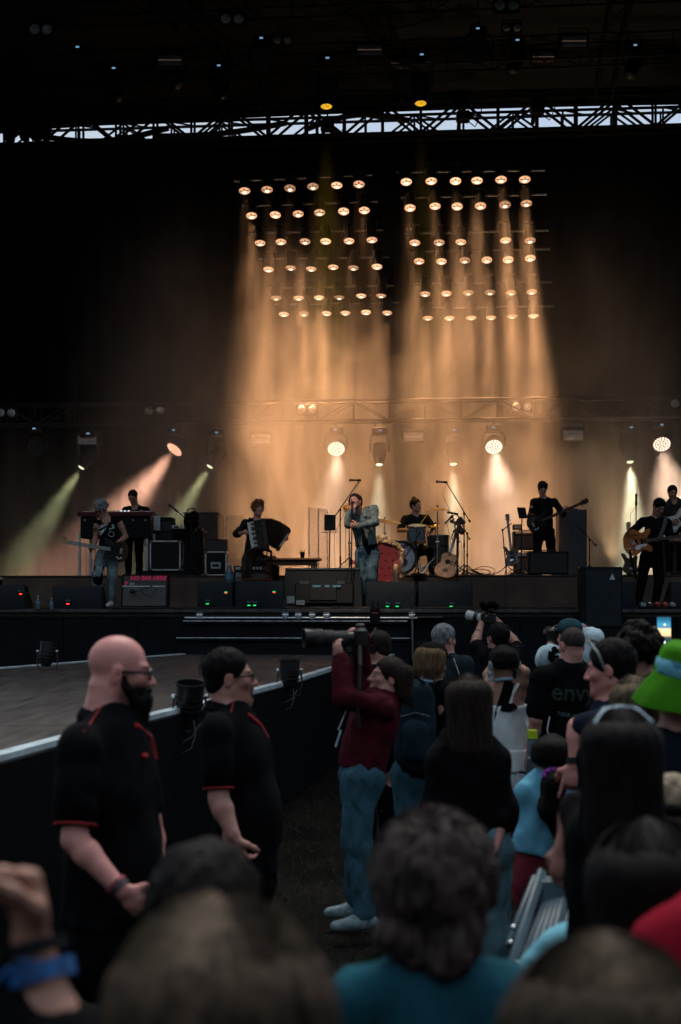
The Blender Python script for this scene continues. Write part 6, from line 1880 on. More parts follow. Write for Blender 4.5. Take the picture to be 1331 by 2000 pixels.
# ---- table, glass, chair
tz = HC + (1180 - 1091) / F * 24.2
tb_ = thing('table', 'brown wooden table with turned legs behind the flat screen', 'table', tuple(at(568, 0, 24.2)[:2]) + (FLOOR,))
hT = tz - FLOOR; wT = (630 - 508) / F * 24.2
MB().box((0, .0, hT - .018), (wT, .62, .036), b=.008).build('table_top', WOOD, tb_)
MB().box((.04, 0, hT - .075), (wT * .78, .48, .075), b=.004).build('apron', WOOD, tb_)
for sx in (-1, 1):
 for yy in (-.22, .22):
  lg = MB(); x = sx * wT * .36; lg.lathe([(0, 0), (.02, .0), (.026, .08), (.02, .2), (.03, .35), (.022, .5), (.032, hT - .1), (0, hT - .1)], 10, Matrix.Translation((x, yy, 0))); lg.build('leg', WOOD, tb_)
 br = MB(); br.tube([(sx * wT * .42, -.2, hT - .12), (sx * wT * .40, -.2, hT - .2), (sx * wT * .30, -.2, hT - .32)], .016, 6); br.build('brace', WOOD, tb_)
gp = at(591, 1091, 24.15)
gl_ = thing('beer_glass', 'pint glass half full of dark beer on the wooden table', 'glass', (gp.x, gp.y, tz + .001))
GLASS = mat('clear_glass', (.9, .9, .9), .03, trans=1.0, var=.02, roughvar=0)
MB().lathe([(0, 0), (.034, 0), (.046, .15), (.044, .15), (.033, .006), (0, .006)], 18).build('tumbler', GLASS, gl_)
MB().lathe([(0, .008), (.0325, .008), (.038, .075), (0, .075)], 18).build('beer', mat('dark_beer', (.012, .005, .003), .1), gl_)
MB().lathe([(0, .0755), (.038, .0755), (.0425, .115), (0, .117)], 18).build('foam', mat('foam', (.75, .68, .58), .8), gl_)
ch = thing('chair', 'dark spindle back wooden chair with red seat in front of the amplifier', 'chair', tuple(at(503, 0, 24.0)[:2]) + (FLOOR,), R(12))
zs = HC + (1180 - 1131) / F * 24.0 - FLOOR; zb_ = HC + (1180 - 1075) / F * 24.0 - FLOOR
DW = mat('dark_chair_wood', (.018, .010, .008), .3, var=.4)
MB().prism(spl([(-.20, -.2), (.20, -.2), (.23, .1), (.17, .24), (-.17, .24), (-.23, .1)], 4), zs - .03, zs, bev=.01).build('seat', mat('seat_red', (.16, .028, .020), .35, var=.3), ch)
rl_ = MB()
for sx in (-1, 1):
 MB().tube([(sx * .18, -.19, 0), (sx * .175, -.185, zs - .03)], [.014, .020], 8).build('leg', DW, ch)
 MB().tube([(sx * .19, .22, 0), (sx * .175, .20, zs - .03)], [.014, .020], 8).build('leg', DW, ch)
 MB().tube([(sx * .185, -.17, zs), (sx * .195, -.20, zs + .2), (sx * .20, -.235, zb_ - .02)], .019, 8).build('back_post', DW, ch)
MB().tube([(-.205, -.235, zb_ - .03), (-.10, -.255, zb_ + .01), (.0, -.26, zb_ + .015), (.10, -.255, zb_ + .01), (.205, -.235, zb_ - .03)], [.022, .034, .038, .034, .022], 8).build('crest_rail', DW, ch)
MB().tube([(-.19, -.19, zs + .10), (0, -.205, zs + .10), (.19, -.19, zs + .10)], .016, 8).build('lower_rail', DW, ch)
for i in range(5):
 x = -.12 + i * .06
 MB().tube([(x, -.20, zs + .10), (x, -.222, zs + .22), (x * 1.05, -.25, zb_ - .01)], [.008, .013, .008], 8).build('spindle', DW, ch)
for sy in (-.18, .2): MB().cyl((-.17, sy, .2), (.17, sy, .2), .010, n=6).build('stretcher', DW, ch)
# ---- bottles
def bottle(px, py0, Y, z, label, cap=(.2, .3, .35)):
 p = at(px, 0, Y); p.z = z
 t = thing('water_bottle', label, 'bottle', p)
 hh = HC + (PY0 - py0) / F * Y - z; r = hh * .17
 MB().lathe([(0, 0), (r, 0), (r, hh * .30), (r * .9, hh * .34), (r, hh * .40), (r, hh * .62), (r * .45, hh * .86), (r * .42, hh * .93), (0, hh * .93)], 14).build('bottle', mat('water_plastic', (.30, .45, .52), .1, trans=.75, var=.3, scale=30), t)
 MB().lathe([(r * 1.03, hh * .38), (r * 1.03, hh * .60)], 14).build('label', mat('bottle_label', (.10, .25, .42), .4, var=.5, scale=60), t)
 MB().cyl((0, 0, hh * .93), (0, 0, hh), r * .5, n=10).build('cap', mat('cap_pale', (.5, .55, .58), .4), t)
bottle(75, 1163, 22.85, FLOOR + .003, 'clear water bottle with blue label on the stage edge at far left')
bottle(449, 1101, 25.3, FLOOR + .35, 'clear water bottle beside the combo amplifier')
b_ = thing('equipment_box', 'small dark box under the water bottle beside the combo amplifier', 'box', tuple(at(449, 0, 25.3)[:2]) + (FLOOR,)); MB().box((0, .05, .174), (.36, .36, .346), b=.01).build('box', BLACK, b_); MB().box((0, -.136, .2), (.1, .01, .04)).build('handle', BLACKM, b_)
bottle(101, 1168, 22.8, FLOOR + .003, 'small pale bottle lying in shade beside the left wedge monitor')
# ---- the red throne
Y = 24.5
p = at(742, 0, Y); p.z = FLOOR
th = thing('throne', 'red buttoned velvet throne with carved gold frame behind the singer', 'throne', p, R(-14))
RED_V = mat('red_velvet', (.17, .005, .011), .75, var=.12, scale=18, sheen=.6)
GOLD = mat('carved_gold', (.50, .33, .17), .38, metal=.15, var=.6, scale=26, bump=.8, bscale=60)
hB = HC + (1180 - 1056) / F * Y - FLOOR; wB = .40
zs = .48
bo = spl([(-.30, zs), (-.335, .80), (-.36, hB - .22), (-.30, hB - .10), (-.16, hB - .03), (0, hB), (.16, hB - .03), (.30, hB - .10), (.36, hB - .22), (.335, .80), (.30, zs)], 4)
Mv = Matrix(((1, 0, 0, 0), (0, 0, 1, .20), (0, 1, 0, 0), (0, 0, 0, 1)))
MB().prism([(x * .86, zs + (z - zs) * .93) for x, z in bo], -.05, .06, Mv, bev=.03).build('back_cushion', RED_V, th)
MB().prism(bo, .03, .10, Mv, bev=.01).build('back_board', GOLD, th)
fr = MB(); fr.tube([(x, .18, z) for x, z in bo if z > zs + .02], .045, 8); fr.build('frame', GOLD, th)
rr = random.Random(3)
orn = MB()
for x, z in bo:
 if z < zs + .1: continue
 for j in range(3): orn.ball((x * (1 + rr.uniform(-.02, .10)), .15 + rr.uniform(-.03, .03), z + rr.uniform(-.02, .03)), (rr.uniform(.016, .036), .03, rr.uniform(.016, .04)), 7, 5)
tag(orn.build('carving', GOLD, th), kind='stuff')
MB().ball((0, .17, hB + .05), (.11, .04, .07), 12, 8).build('crest', GOLD, th)
bt = 0
for r_ in range(5):
 for c_ in range(4 + r_ % 2):
  x = (c_ - (3 + r_ % 2) / 2) * .13; z = zs + .12 + r_ * .125
  if abs(x) < .27 and z < hB - .15:
   MB().ball((x, .133, z), (.013, .008, .013), 7, 5).build('button', mat('button_dark', (.16, .006, .010), .6), th)
MB().box((0, -.08, zs - .07), (.66, .58, .15), b=.05).build('seat_cushion', RED_V, th)
MB().box((0, -.08, zs - .19), (.70, .60, .09), b=.02).build('seat_frame', GOLD, th)
for sx in (-1, 1):
 a_ = MB(); a_.tube([(sx * .34, .16, .80), (sx * .37, -.05, .80), (sx * .38, -.28, .76), (sx * .38, -.36, .66), (sx * .36, -.34, .48)], [.04, .055, .07, .06, .05], 10); a_.build('arm_pad', RED_V, th)
 g_ = MB(); g_.tube([(sx * .36, -.38, .72), (sx * .37, -.42, .60), (sx * .35, -.38, .44), (sx * .36, -.36, .2), (sx * .37, -.38, .02)], [.04, .045, .04, .03, .04], 8); g_.ball((sx * .37, -.40, .70), (.05, .04, .06), 10, 6); g_.build('arm_front', GOLD, th)
 MB().tube([(sx * .31, .22, zs - .2), (sx * .33, .28, .0)], .035, 8).build('leg', GOLD, th)
# ---- microphone stands
def micstand(label, px, Y, z0, pole_top, boom=None, base='tripod', mic_d=None, clutch=None, cable=True, mic=True, extra=None):
 p = at(px, 0, Y); p.z = z0
 t = thing('mic_stand', label, 'microphone stand', p)
 L = t.location
 pt = at(*pole_top, Y) - L
 MB().cyl((0, 0, .02), (pt.x, 0, pt.z), .011, n=8).build('pole', BLACKM, t)
 MB().cyl((0, 0, pt.z * .45), (0, 0, pt.z * .53), .017, n=8).build('clutch', BLACK, t)
 if base == 'tripod':
  for a in (90, 210, 330):
   MB().tube([(0, 0, .20), (.12 * math.cos(R(a)), .12 * math.sin(R(a)), .10), (.32 * math.cos(R(a)), .32 * math.sin(R(a)), .015)], .010, 6).build('leg', BLACKM, t)
 else:
  MB().lathe([(0, 0), (.14, 0), (.14, .02), (.03, .035), (0, .035)], 20).build('base', BLACKM, t)
 tip = pt
 if boom:
  b0 = at(boom[0], boom[1], Y - .02) - L; b1 = at(boom[2], boom[3], Y - .05) - L
  MB().cyl(b0, b1, .009, n=8).build('boom', BLACKM, t)
  MB().ball(pt, .024, 8, 6).build('boom_clamp', BLACK, t)
  w_ = b0 if (b0 - pt).length < (b1 - pt).length else b1
  MB().cyl(b0, b0 + (b1 - b0) * .06, .02, n=8).build('counterweight', BLACK, t)
  tip = b1
 if mic:
  md = Vector(mic_d if mic_d else (0, -.5, .8)).normalized()
  m_ = MB(); m_.cyl(tip, tip + md * .14, .013, .019, 10); m_.build('microphone', mat('mic_body', (.02, .02, .022), .35), t)
  MB().ball(tip + md * .165, .028, 10, 8).build('mic_head', mat('mic_mesh', (.06, .06, .065), .35, metal=.7), t)
  MB().cyl(tip - md * .02, tip + md * .05, .021, n=8).build('mic_clip', BLACK, t)
 if cable:
  c0 = tip; c1 = Vector((.05, .05, .02))
  pts = [c0 - (md * .02 if mic else Vector()), c0 * .9 + Vector((-.10, .0, -.05)), pt * .75 + Vector((-.10, .02, 0)), pt * .4 + Vector((-.09, .03, 0)), Vector((-.12, .04, .1)), Vector((-.2, .08, .01))]
  MB().tube(pts, .004, 5).build('cable', RUBBER, t)
 return t
micstand('straight microphone stand gripped by the denim jacketed singer', 686, 22.98, FLOOR, (688, 1000), None, 'round', (.05, .25, 1))
micstand('tall boom microphone stand behind the singer at left', 665, 24.2, FLOOR, (665, 996), (652, 1012, 703, 938), 'tripod', (-1, -.2, 0))
micstand('tall boom microphone stand right of the cymbals', 907, 25.7, FLOOR + .6, (907, 1003), (919, 1020, 872, 942), 'tripod', (-1, -.1, .05))
micstand('short boom microphone stand behind the acoustic guitar', 913, 26.1, RISER, (913, 1042), (918, 1054, 893, 1004), 'tripod', (-.9, -.2, .15))
micstand('microphone pointing down at the acoustic guitar on a short boom', 893, 25.9, RISER, (893, 1050), (897, 1060, 884, 1008), 'tripod', (-.7, -.1, -.7))
micstand('microphone on an angled boom over the side table at left', 374, 26.0, RISER, (374, 1022), (374, 1022, 346, 998), 'tripod', (-.75, -.1, .6))
micstand('plain black straight microphone stand left of the sunburst guitar', 1243, 25.6, RISER - .001, (1243, 985), None, 'round', (0, -.1, 1))
micstand('boom stand leaning in front of the tall speaker cabinet', 1152, 26.2, RISER, (1152, 1054), (1165, 1066, 1124, 1022), 'tripod', None, mic=False)
micstand('slim stand with short angled boom at the left of the leaning bass', 990, 26.3, RISER, (982, 1035), (982, 1035, 1000, 1022), 'tripod', None, mic=False, cable=False)
# kick drum mic
micstand('low boom stand reaching into the bass drum', 818, 25.3, FLOOR + .6, (813, 1060), (821, 1040, 789, 1092), 'round', (-.6, .7, -.4))
# music / tablet stands
def tablet(label, px, Y, z0, px_t, py_t, w, h, tray=True, turn=0):
 p = at(px, 0, Y); p.z = z0; t = thing('music_stand', label, 'music stand', p)
 q_ = at(px_t, py_t, Y) - t.location
 MB().cyl((0, 0, .02), (q_.x, 0, q_.z - h * .3), .012, n=8).build('pole', BLACKM, t)
 for a in (90, 210, 330): MB().cyl((0, 0, .14), (.28 * math.cos(R(a)), .28 * math.sin(R(a)), .012), .009, n=6).build('leg', BLACKM, t)
 m_ = Matrix.Rotation(R(turn), 3, 'Z') @ Matrix.Rotation(R(-22), 3, 'X')
 MB().box(q_ + Vector((0, -.02, 0)), (w, .018, h), m_, .004).build('desk', BLACK, t)
 if tray: MB().box(q_ + Vector((0, .04, -h * .55)), (w + .10, .12, .012), b=.003).build('tray', mat('tray_pale', (.25, .22, .2), .4), t)
 MB().box(q_ + m_ @ Vector((0, -.034, .0)), (w * .3, .006, h * .2)).build('clip', BLACKM, t)
tablet('black music stand with a pale tray behind the singer', 642, 25.0, FLOOR, 645, 1021, .20, .30)
tablet('black tablet holder on a pole beside the stacked amplifiers', 1018, 26.2, RISER, 1020, 1002, .17, .22, False, 20)
# ---- drum kit
Yd = 25.75
dp = at(783, 0, Yd); dp.z = RISER
dk_ = thing('drum_kit', 'drum kit with white front head and blue pearl tom on the riser', 'drum kit', dp)
def dv(px, py, dy=0): 
 return at(px, py, Yd + dy) - dk_.location
CHD = CHROME
kr = 32.5 / F * Yd; kc = dv(783, 1085.5); kc.z = kr + .02
axY = Matrix.Rotation(R(90), 4, 'X') 
def lat(prof, c, rot, n=28): 
 mb = MB(); mb.lathe(prof, n, Matrix.Translation(Vector(c)) @ rot); return mb
Rk = Matrix.Rotation(R(14), 4, 'Z') @ Matrix.Rotation(R(90), 4, 'X')     # +Z of the lathe looks to the crowd
BLP = mat('shell_pearl', (.16, .20, .25), .25, var=.45, scale=5, stretch=(1, 1, 9), coat=.4)
sh_ = lat([(kr, -.42), (kr, .0), (kr - .01, .0), (kr - .01, -.42)], kc, Rk).build('bass_drum_shell', BLP, dk_)
lat([(0, .004), (kr * .90, .004)], kc, Rk).build('bass_drum_head', mat('head_white', (.52, .53, .60), .5, var=.08, scale=6), dk_)
lat([(kr * .88, .004), (kr * .90, .022), (kr + .012, .022), (kr + .012, -.02), (kr, -.02)], kc, Rk).build('hoop', mat('hoop_dark', (.03, .025, .025), .3), dk_)
lat([(0, .006), (.075, .006), (.075, .012), (0, .012)], Vector(kc) + Vector((.05, 0, -.08)), Rk).build('port_hole', mat('port_brown', (.07, .05, .04), .4), dk_)
o = obj('logo', text_mesh('Gretsch', .10, .001, BLACK, bold=.003), dk_, tuple(kc + Vector((-.03, -.03, .19)))); o.rotation_euler = (R(90), 0, R(14))
for k in range(10):
 a = k * .628; c = Vector((math.cos(a) * (kr + .02), 0, math.sin(a) * (kr + .02)))
 MB().box(Vector(kc) + c + Vector((.02, -.01, 0)), (.03, .09, .03), b=.006).build('lug', CHD, dk_)
for sx in (-1, 1): MB().cyl(Vector(kc) + Vector((sx * kr * .9, .1, -.1)), (kc.x + sx * kr * 1.25, -.05, .01), .012, n=8).build('spur', CHD, dk_)
def drum(px, py0, py1, w, dy, tilt, nm, m=BLP, lower=None):
 c = dv(px, (py0 + py1) / 2, dy); r = w / 2 / F * Yd; hh = (py1 - py0) / F * Yd
 Rt = Matrix.Rotation(R(tilt), 4, 'X')
 lat([(r, -hh / 2), (r, hh / 2), (r - .008, hh / 2), (r - .008, -hh / 2)], c, Rt).build(nm + '_shell', m, dk_)
 lat([(0, hh / 2 + .004), (r - .005, hh / 2 + .004)], c, Rt).build(nm + '_head', mat('head_coated', (.62, .62, .60), .6), dk_)
 for s_ in (1, -1):
  lat([(r + .004, s_ * (hh / 2 - .012)), (r + .012, s_ * (hh / 2 - .012)), (r + .012, s_ * (hh / 2 + .012)), (r + .002, s_ * (hh / 2 + .012))], c, Rt).build('hoop', CHD, dk_)
 if lower: lat([(r - .012, -hh / 2 - .008), (r - .03, -hh / 2 - .004), (0, -hh / 2 - .002)], c, Rt).build(nm + '_bottom_head', lower, dk_)
 for k in range(6):
  a = k * 1.047 + .4
  mb = MB(); mb.box((math.cos(a) * (r + .012), math.sin(a) * (r + .012), hh * .18), (.022, .022, hh * .34), b=.005); mb.box((math.cos(a) * (r + .012), math.sin(a) * (r + .012), -hh * .2), (.016, .016, hh * .5)); mb.v = [tuple(Matrix.Translation(c) @ Rt @ Vector(v)) for v in mb.v]; mb.build('lug', CHD, dk_)
drum(815, 1027, 1056, 33, -.05, 14, 'rack_tom', lower=None)
lat([(0, 0), (.14, 0), (.155, .03), (.155, .05), (0, .05)], dv(817, 1060, -.03), Matrix.Rotation(R(14), 4, 'X')).build('rack_tom_underside', mat('amber_head', (.42, .17, .05), .35, var=.3), dk_)
drum(856, 1046, 1108, 44, .45, 0, 'floor_tom', mat('shell_dark', (.05, .045, .042), .3, var=.3))
drum(800, 1058, 1072, 34, .55, -4, 'snare', CHD)
BRASS = mat('cymbal_bronze', (.55, .33, .13), .28, metal=1, var=.18, scale=30)
BRASSD = mat('cymbal_pale', (.60, .46, .24), .32, metal=.9, var=.15, scale=20)
def cym(px, py, w, dy, tilt, roll, m, z0=None, stand=True, hat=False, base_px=None):
 c = dv(px, py, dy); r = w / 2 / F * Yd
 Rt = Matrix.Rotation(R(tilt), 4, 'X') @ Matrix.Rotation(R(roll), 4, 'Y')
 lat([(0, .020), (.02, .020), (.045, .008), (r * .25, .0), (r, -.018), (r, -.021), (r * .25, -.004), (0, .0)], c, Rt, 36).build('cymbal', m, dk_)
 if hat: lat([(0, -.028), (.02, -.028), (.045, -.028), (r, -.024), (r, -.027), (.045, -.034), (0, -.034)], c, Rt, 36).build('cymbal', m, dk_)
 if stand:
  MB().cyl((c.x, c.y, .05), (c.x, c.y, c.z + .05), .012, n=10).build('cymbal_stand', CHD, dk_)
  MB().cyl((c.x, c.y, .05), (c.x, c.y, c.z * .55), .017, n=10).build('stand_tube', CHD, dk_)
  MB().ball((c.x, c.y, c.z + .045), .016, 8, 6).build('wing_nut', BLACK, dk_)
  for a in (80, 200, 320):
   MB().tube([(c.x, c.y, .36), (c.x + .16 * math.cos(R(a)), c.y + .16 * math.sin(R(a)), .22), (c.x + .30 * math.cos(R(a)), c.y + .30 * math.sin(R(a)), .015)], .012, 6).build('stand_leg', CHD, dk_)
  for zz in (.5, .78): MB().cyl((c.x - .03, c.y, c.z * zz), (c.x + .03, c.y, c.z * zz), .018, n=8).build('stand_clamp', CHD, dk_)
cym(855, 993, 48, .0, 8, 1, BRASS)
cym(851, 1026, 44, .35, 4, 1, BRASS, hat=False)
cym(752, 1016, 66, .25, 10, 7, BRASSD)
cym(683, 995, 30, .9, 40, 30, BRASS)
ts = thing('drum_stool', 'round black stool under the drummer', 'stool', tuple(at(812, 0, 26.58)[:2]) + (RISER,))
MB().lathe([(0, .46), (.16, .46), (.18, .50), (.16, .55), (0, .56)], 20).build('seat', BLACK, ts); MB().cyl((0, 0, .1), (0, 0, .46), .02, n=10).build('post', CHROME, ts)
for a in (90, 210, 330): MB().cyl((0, 0, .3), (.24 * math.cos(R(a)), .24 * math.sin(R(a)), .012), .012, n=6).build('leg', CHROME, ts)
pd_ = thing('pedal', 'chrome drum pedals glinting under the rack tom', 'drum pedal', tuple(at(822, 0, 25.9)[:2]) + (RISER,))
MB().box((0, 0, .05), (.10, .28, .012), Matrix.Rotation(R(14), 3, 'X'), .003).build('foot_plate', CHROME, pd_); MB().tube([(-.05, -.12, .01), (-.05, -.12, .16), (.05, -.12, .16), (.05, -.12, .01)], .010, 6).build('frame', CHROME, pd_); MB().cyl((0, -.12, .15), (0, -.04, .30), .006, n=6).build('beater_rod', CHROME, pd_)
# guitar stand for the acoustic, black guitar-shaped gear
gs = thing('guitar_stand', 'black A frame guitar stand holding the acoustic guitar', 'guitar stand', tuple(at(884, 0, 25.05)[:2]) + (FLOOR,))
zg = HC + (1180 - 1040) / F * 25.05 - FLOOR
MB().cyl((.10, .10, .02), (.10, .05, zg), .014, n=8).build('pole', BLACKM, gs)
for a in (70, 200, 330): MB().cyl((.1, .1, .2), (.1 + .26 * math.cos(R(a)), .1 + .26 * math.sin(R(a)), .012), .011, n=6).build('leg', BLACKM, gs)
MB().tube([(-.16, -.1, .42), (-.14, -.02, .38), (.1, .06, .40), (.2, -.02, .38), (.2, -.1, .42)], .012, 6).build('cradle', BLACKM, gs)
MB().tube([(.04, .0, zg), (.08, .04, zg + .02), (.16, .04, zg + .02), (.2, .0, zg)], .012, 6).build('neck_fork', BLACKM, gs)
bw = thing('hat_on_stand', 'dark tangled scarf hanging on the neck of the acoustic guitar', 'scarf', at(893, 1028, 24.95))
q = SDF(.010); 
for k in range(9): q.ell((random.uniform(-.10, .12), random.uniform(-.05, .05), random.uniform(-.12, .18)), (random.uniform(.03, .06),) * 3, None, .03)
me = q.mesh('cloth', lambda Q: .008 * vn(Q, 30, 2)); me.materials.append(mat('scarf_brown', (.06, .035, .022), .8, var=.6, scale=30)); obj('cloth', me, bw); bw.name = 'scarf'
MB().tube([(-.06, -.02, -.1), (-.10, -.03, -.2), (-.06, -.03, -.26)], .012, 6).build('fringe', mat('scarf_brown', (.06, .035, .022), .8), bw)
# ---- par cans on the runway rim
def rimcan(px, py, Y, label, tilt, turn, s=1.0, cab=True):
 p = at(px, py, Y)
 t = thing('uplight_can', label, 'floor can', p, 0, 'black lamp cans along the runway')
 q_ = (Matrix.Rotation(R(turn), 3, 'Z') @ Matrix.Rotation(R(tilt), 3, 'X'))
 M_ = q_.to_4x4() @ Matrix.Scale(s, 4)
 MB().lathe([(0, -.17), (.05, -.17), (.08, -.13), (.098, -.02), (.104, .10), (.112, .105), (.112, .125), (.100, .125), (.098, .06), (0, .05)], 22, M_).build('can', mat('can_black', (.013, .015, .017), .38, metal=.3, var=.3), t)
 for zz in (-.09, -.05, .0): MB().lathe([(.09 + .02 * zz, zz), (.107 + .02 * zz, zz + .004), (.107 + .02 * zz, zz + .014), (.09 + .02 * zz, zz + .018)], 22, M_).build('cooling_ring', mat('can_black', (.013, .015, .017), .38), t)
 MB().tube([(-.115 * s, .0, .02 * s), (-.13 * s, 0, -.12 * s), (-.10 * s, .0, -.24 * s), (.10 * s, 0, -.24 * s), (.13 * s, 0, -.12 * s), (.115 * s, 0, .02 * s)], .010 * s, 6).build('yoke', mat('yoke_steel', (.10, .11, .12), .35, metal=.7), t)
 for sx in (-1, 1): MB().cyl((sx * .11 * s, 0, .02 * s), (sx * .135 * s, 0, .02 * s), .018 * s, n=8).build('knob', STEEL, t)
 if cab: MB().tube([(.03, -.02, -.15 * s), (.05, -.05, -.26 * s), (.02, -.09, -.36 * s), (-.06, -.09, -.40 * s), (-.05, -.08, -.32 * s), (.03, -.07, -.27 * s), (.08, -.03, -.18 * s)], .005, 5).build('safety_cable', mat('cable_grey', (.10, .11, .12), .4), t)
 return t
rimcan(371, 1365, 10.55, 'black lamp can tilted on the runway rim between the two security men', 12, 20, 1.0)
rimcan(566, 1312, 14.0, 'black lamp can on the runway rim right of the man in glasses', -6, 15, .95)
rimcan(692, 1283, 18.3, 'black lamp can on the runway rim behind the photographer', 6, 10, .95, False)
rimcan(93, 1275, 17.0, 'small black lamp can on the far left side of the runway', -14, -30, .95, False)
tx_ = thing('radio_pack', 'small black radio box with two antennas on the stage steps', 'radio box', at(733, 1230, 21.9)); MB().box((0, 0, .09), (.16, .06, .2), b=.01).build('case', BLACK, tx_)
for sx in (-.04, .05): MB().cyl((sx, 0, .19), (sx, 0, .30), .008, n=6).build('antenna', BLACK, tx_)
MB().box((0, -.033, .12), (.10, .004, .02)).build('label', mat('label_red', (.3, .05, .05), .5), tx_); tx_.location.z = TZ + .52 + .004; MB().box((0, 0, -.0), (.10, .05, .012)).build('clip', BLACKM, tx_)
# ================================================================== THE CROWD AND THE PIT
def gd(px, Y): 
 return (at(px, 1180, Y).x, Y, 0.0)
POLO = cloth('polo_black', (.0042, .0048, .006), bump=.5, bs=240)
PIPE = mat('red_piping', (.40, .012, .018), .7)
# ---- bald security man
Y = 5.0
P1 = Person('person with bald head and dark beard in black polo shirt watching beside the runway', gd(225, Y), 1.86, -80, 1.26,
 joints=dict(head=(236, 1313, 0), neck=(214, 1412, 0), chest=(214, 1530, 0), waist=(218, 1690, 0), pelvis=(218, 1830, 0), shoulderR=(158, 1462, -.21), elbowR=(146, 1640, -.29), wristR=(236, 1738, -.34),
    shoulderL=(262, 1455, .21), elbowL=(300, 1640, .25), wristL=(285, 1745, .10)),
 head=(-82, -3, 0), h=.0072, skinm=SK_RUDDY, hs=1.04, belly=1.0)
def neckroll(q, P):
 q.cap(P(-.03, -.074, -.050), P(.03, -.074, -.050), .026, .026, .02); q.cap(P(-.03, -.066, -.095), P(.03, -.066, -.095), .032, .032, .02)
 q.cap(P(0, -.025, -.07), P(0, -.04, -.16), .072, .078, .03)
P1.body(hands=((.6, None, None), (.55, (.8, .2, -.75), (.2, .9, .2), dict(side=1))), beard_tint=(.12, .09, .08), shave=.9, extra=neckroll, armr=.90)
P1.top('polo_shirt', POLO, 'short', .12, .020, 1.03, amp=.012, fsc=9, sleeve_r=1.0, slen=.62)
P1.trousers(CBK)
P1.shoes(BLACK)
def beard(P_, m, L=.11, seed=3, n=420):
 P = P_.P; q = SDF(.006)
 for i in range(5):
  t = i / 4
  q.ell(P(0, .072 - .012 * t, -.085 - L * t * .8), (.056 - .014 * t, .044 - .008 * t, .036), P_.HM, .02)
 for sx in (-1, 1):
  q.cap(P(sx * .062, .018, -.045), P(sx * .045, .055, -.095), .019, .024, .02); q.cap(P(sx * .064, .012, -.01), P(sx * .062, .020, -.05), .010, .018, .01)
 q.cap(P(-.026, .100, -.055), P(.026, .100, -.055), .0075, .0075, .008)
 q.ell(P(0, .107, -.069), (.02, .012, .006), P_.HM, .004, sub=True)
 rr = np.random.RandomState(seed)
 o = P_.add('beard', q.mesh('beard', lambda Q: .004 * vn(Q, 70, 2)), m)
 mb = MB()
 for i in range(n):
  a = rr.uniform(-1.3, 1.3); z = rr.uniform(-.12, -.03)
  p = np.array((math.sin(a) * .060, .03 + math.cos(a) * .055, z)); d = np.array((math.sin(a) * .3, .25, -1)) * rr.uniform(.02, .055)
  pts = [P(*(p + d * t + np.array((rr.normal() * .002, 0, 0)))) for t in (0, .33, .66, 1)]
  mb_ribbon(mb, pts, .0013)
 ho = P_.add('strands', mb.mesh('strands', None, 3), m, o); tag(ho, kind='stuff')
beard(P1, HBLACK)
glasses(P1, FRAME, w=.0046)
# red piping at collar, sleeve and shoulder, set onto the shirt
def pipe_on(P_, part, pts, r=.004, m=PIPE, name='piping', toward=None, rr=None):
 o = P_.parts[part]; bv = BVHTree.FromPolygons([v.co.copy() for v in o.data.vertices], [tuple(p.vertices) for p in o.data.polygons])
 b = Vector(P_.base); out = []
 for p in pts:
  q_ = Vector(p) - b
  hit = bv.ray_cast(q_ - Vector((0, .6, 0)), Vector((0, 1, 0)))
  if hit[0] is None: hit = bv.find_nearest(q_)
  out.append((hit[0] + hit[1] * r * .4) if hit[0] is not None else q_)
 mb = MB(); mb.tube(out, r, 5)
 return obj(name, mb.mesh(name, m), o)
def yc(P_, pts): return [at(x, y, P_.base[1] + d) for x, y, d in pts]
pipe_on(P1, 'polo_shirt', yc(P1, [(183, 1388, -.25), (176, 1402, -.25), (170, 1416, -.25), (165, 1428, -.25)]), .0026)
def cuff(P_, part, sd, t=.80, r=.085, m=PIPE, w=.005, n=22):
 J = P_.J; a = J['shoulder' + sd]; b = J['elbow' + sd]; c = a + (b - a) * t; d = Vector((b - a)).normalized(); x = d.cross(Vector((0, 0, 1)).cross(d) if abs(d.z) < .9 else Vector((0, 1, 0))).normalized(); y = d.cross(x)
 o = P_.parts[part]
 mb = MB(); mb.tube([Vector(c) - Vector(P_.base) + (x * math.cos(k) + y * math.sin(k)) * r for k in np.linspace(0, 6.2832, n + 1)[:-1]], w, 6, closed=True)
 return obj('cuff', mb.mesh('cuff', m), o)
def sleeve_end(P_, part, sd, t=.86, ra=.07, rb=.078, m=CBK):
 """open flared sleeve hem"""
 J = P_.J; a = J['shoulder' + sd]; b = J['elbow' + sd]; d = Vector(b - a).normalized()
 q = d.to_track_quat('Z', 'Y').to_matrix().to_4x4()
 c = Vector(a + (b - a) * .10) - Vector(P_.base); L = (b - a); L = float(np.linalg.norm(L))
 mb = MB(); mb.lathe([(ra * .9, 0), (ra * 1.04, L * .2), (rb, L * (t - .10)), (rb - .004, L * (t - .10)), (ra * .98, L * .2)], 22, Matrix.Translation(c) @ q)
 o = P_.parts[part]
 s_ = obj('sleeve', mb.mesh('sleeve', m, 3), o)
 pp = MB(); pp.tube([Matrix.Translation(c) @ q @ Vector((rb * math.cos(k), rb * math.sin(k), L * (t - .10))) for k in np.linspace(0, 6.2832, 25)[:-1]], .0030, 6, closed=True)
 obj('piping', pp.mesh('piping', PIPE), s_)
sleeve_end(P1, 'polo_shirt', 'R', .84, .078, .072, POLO)
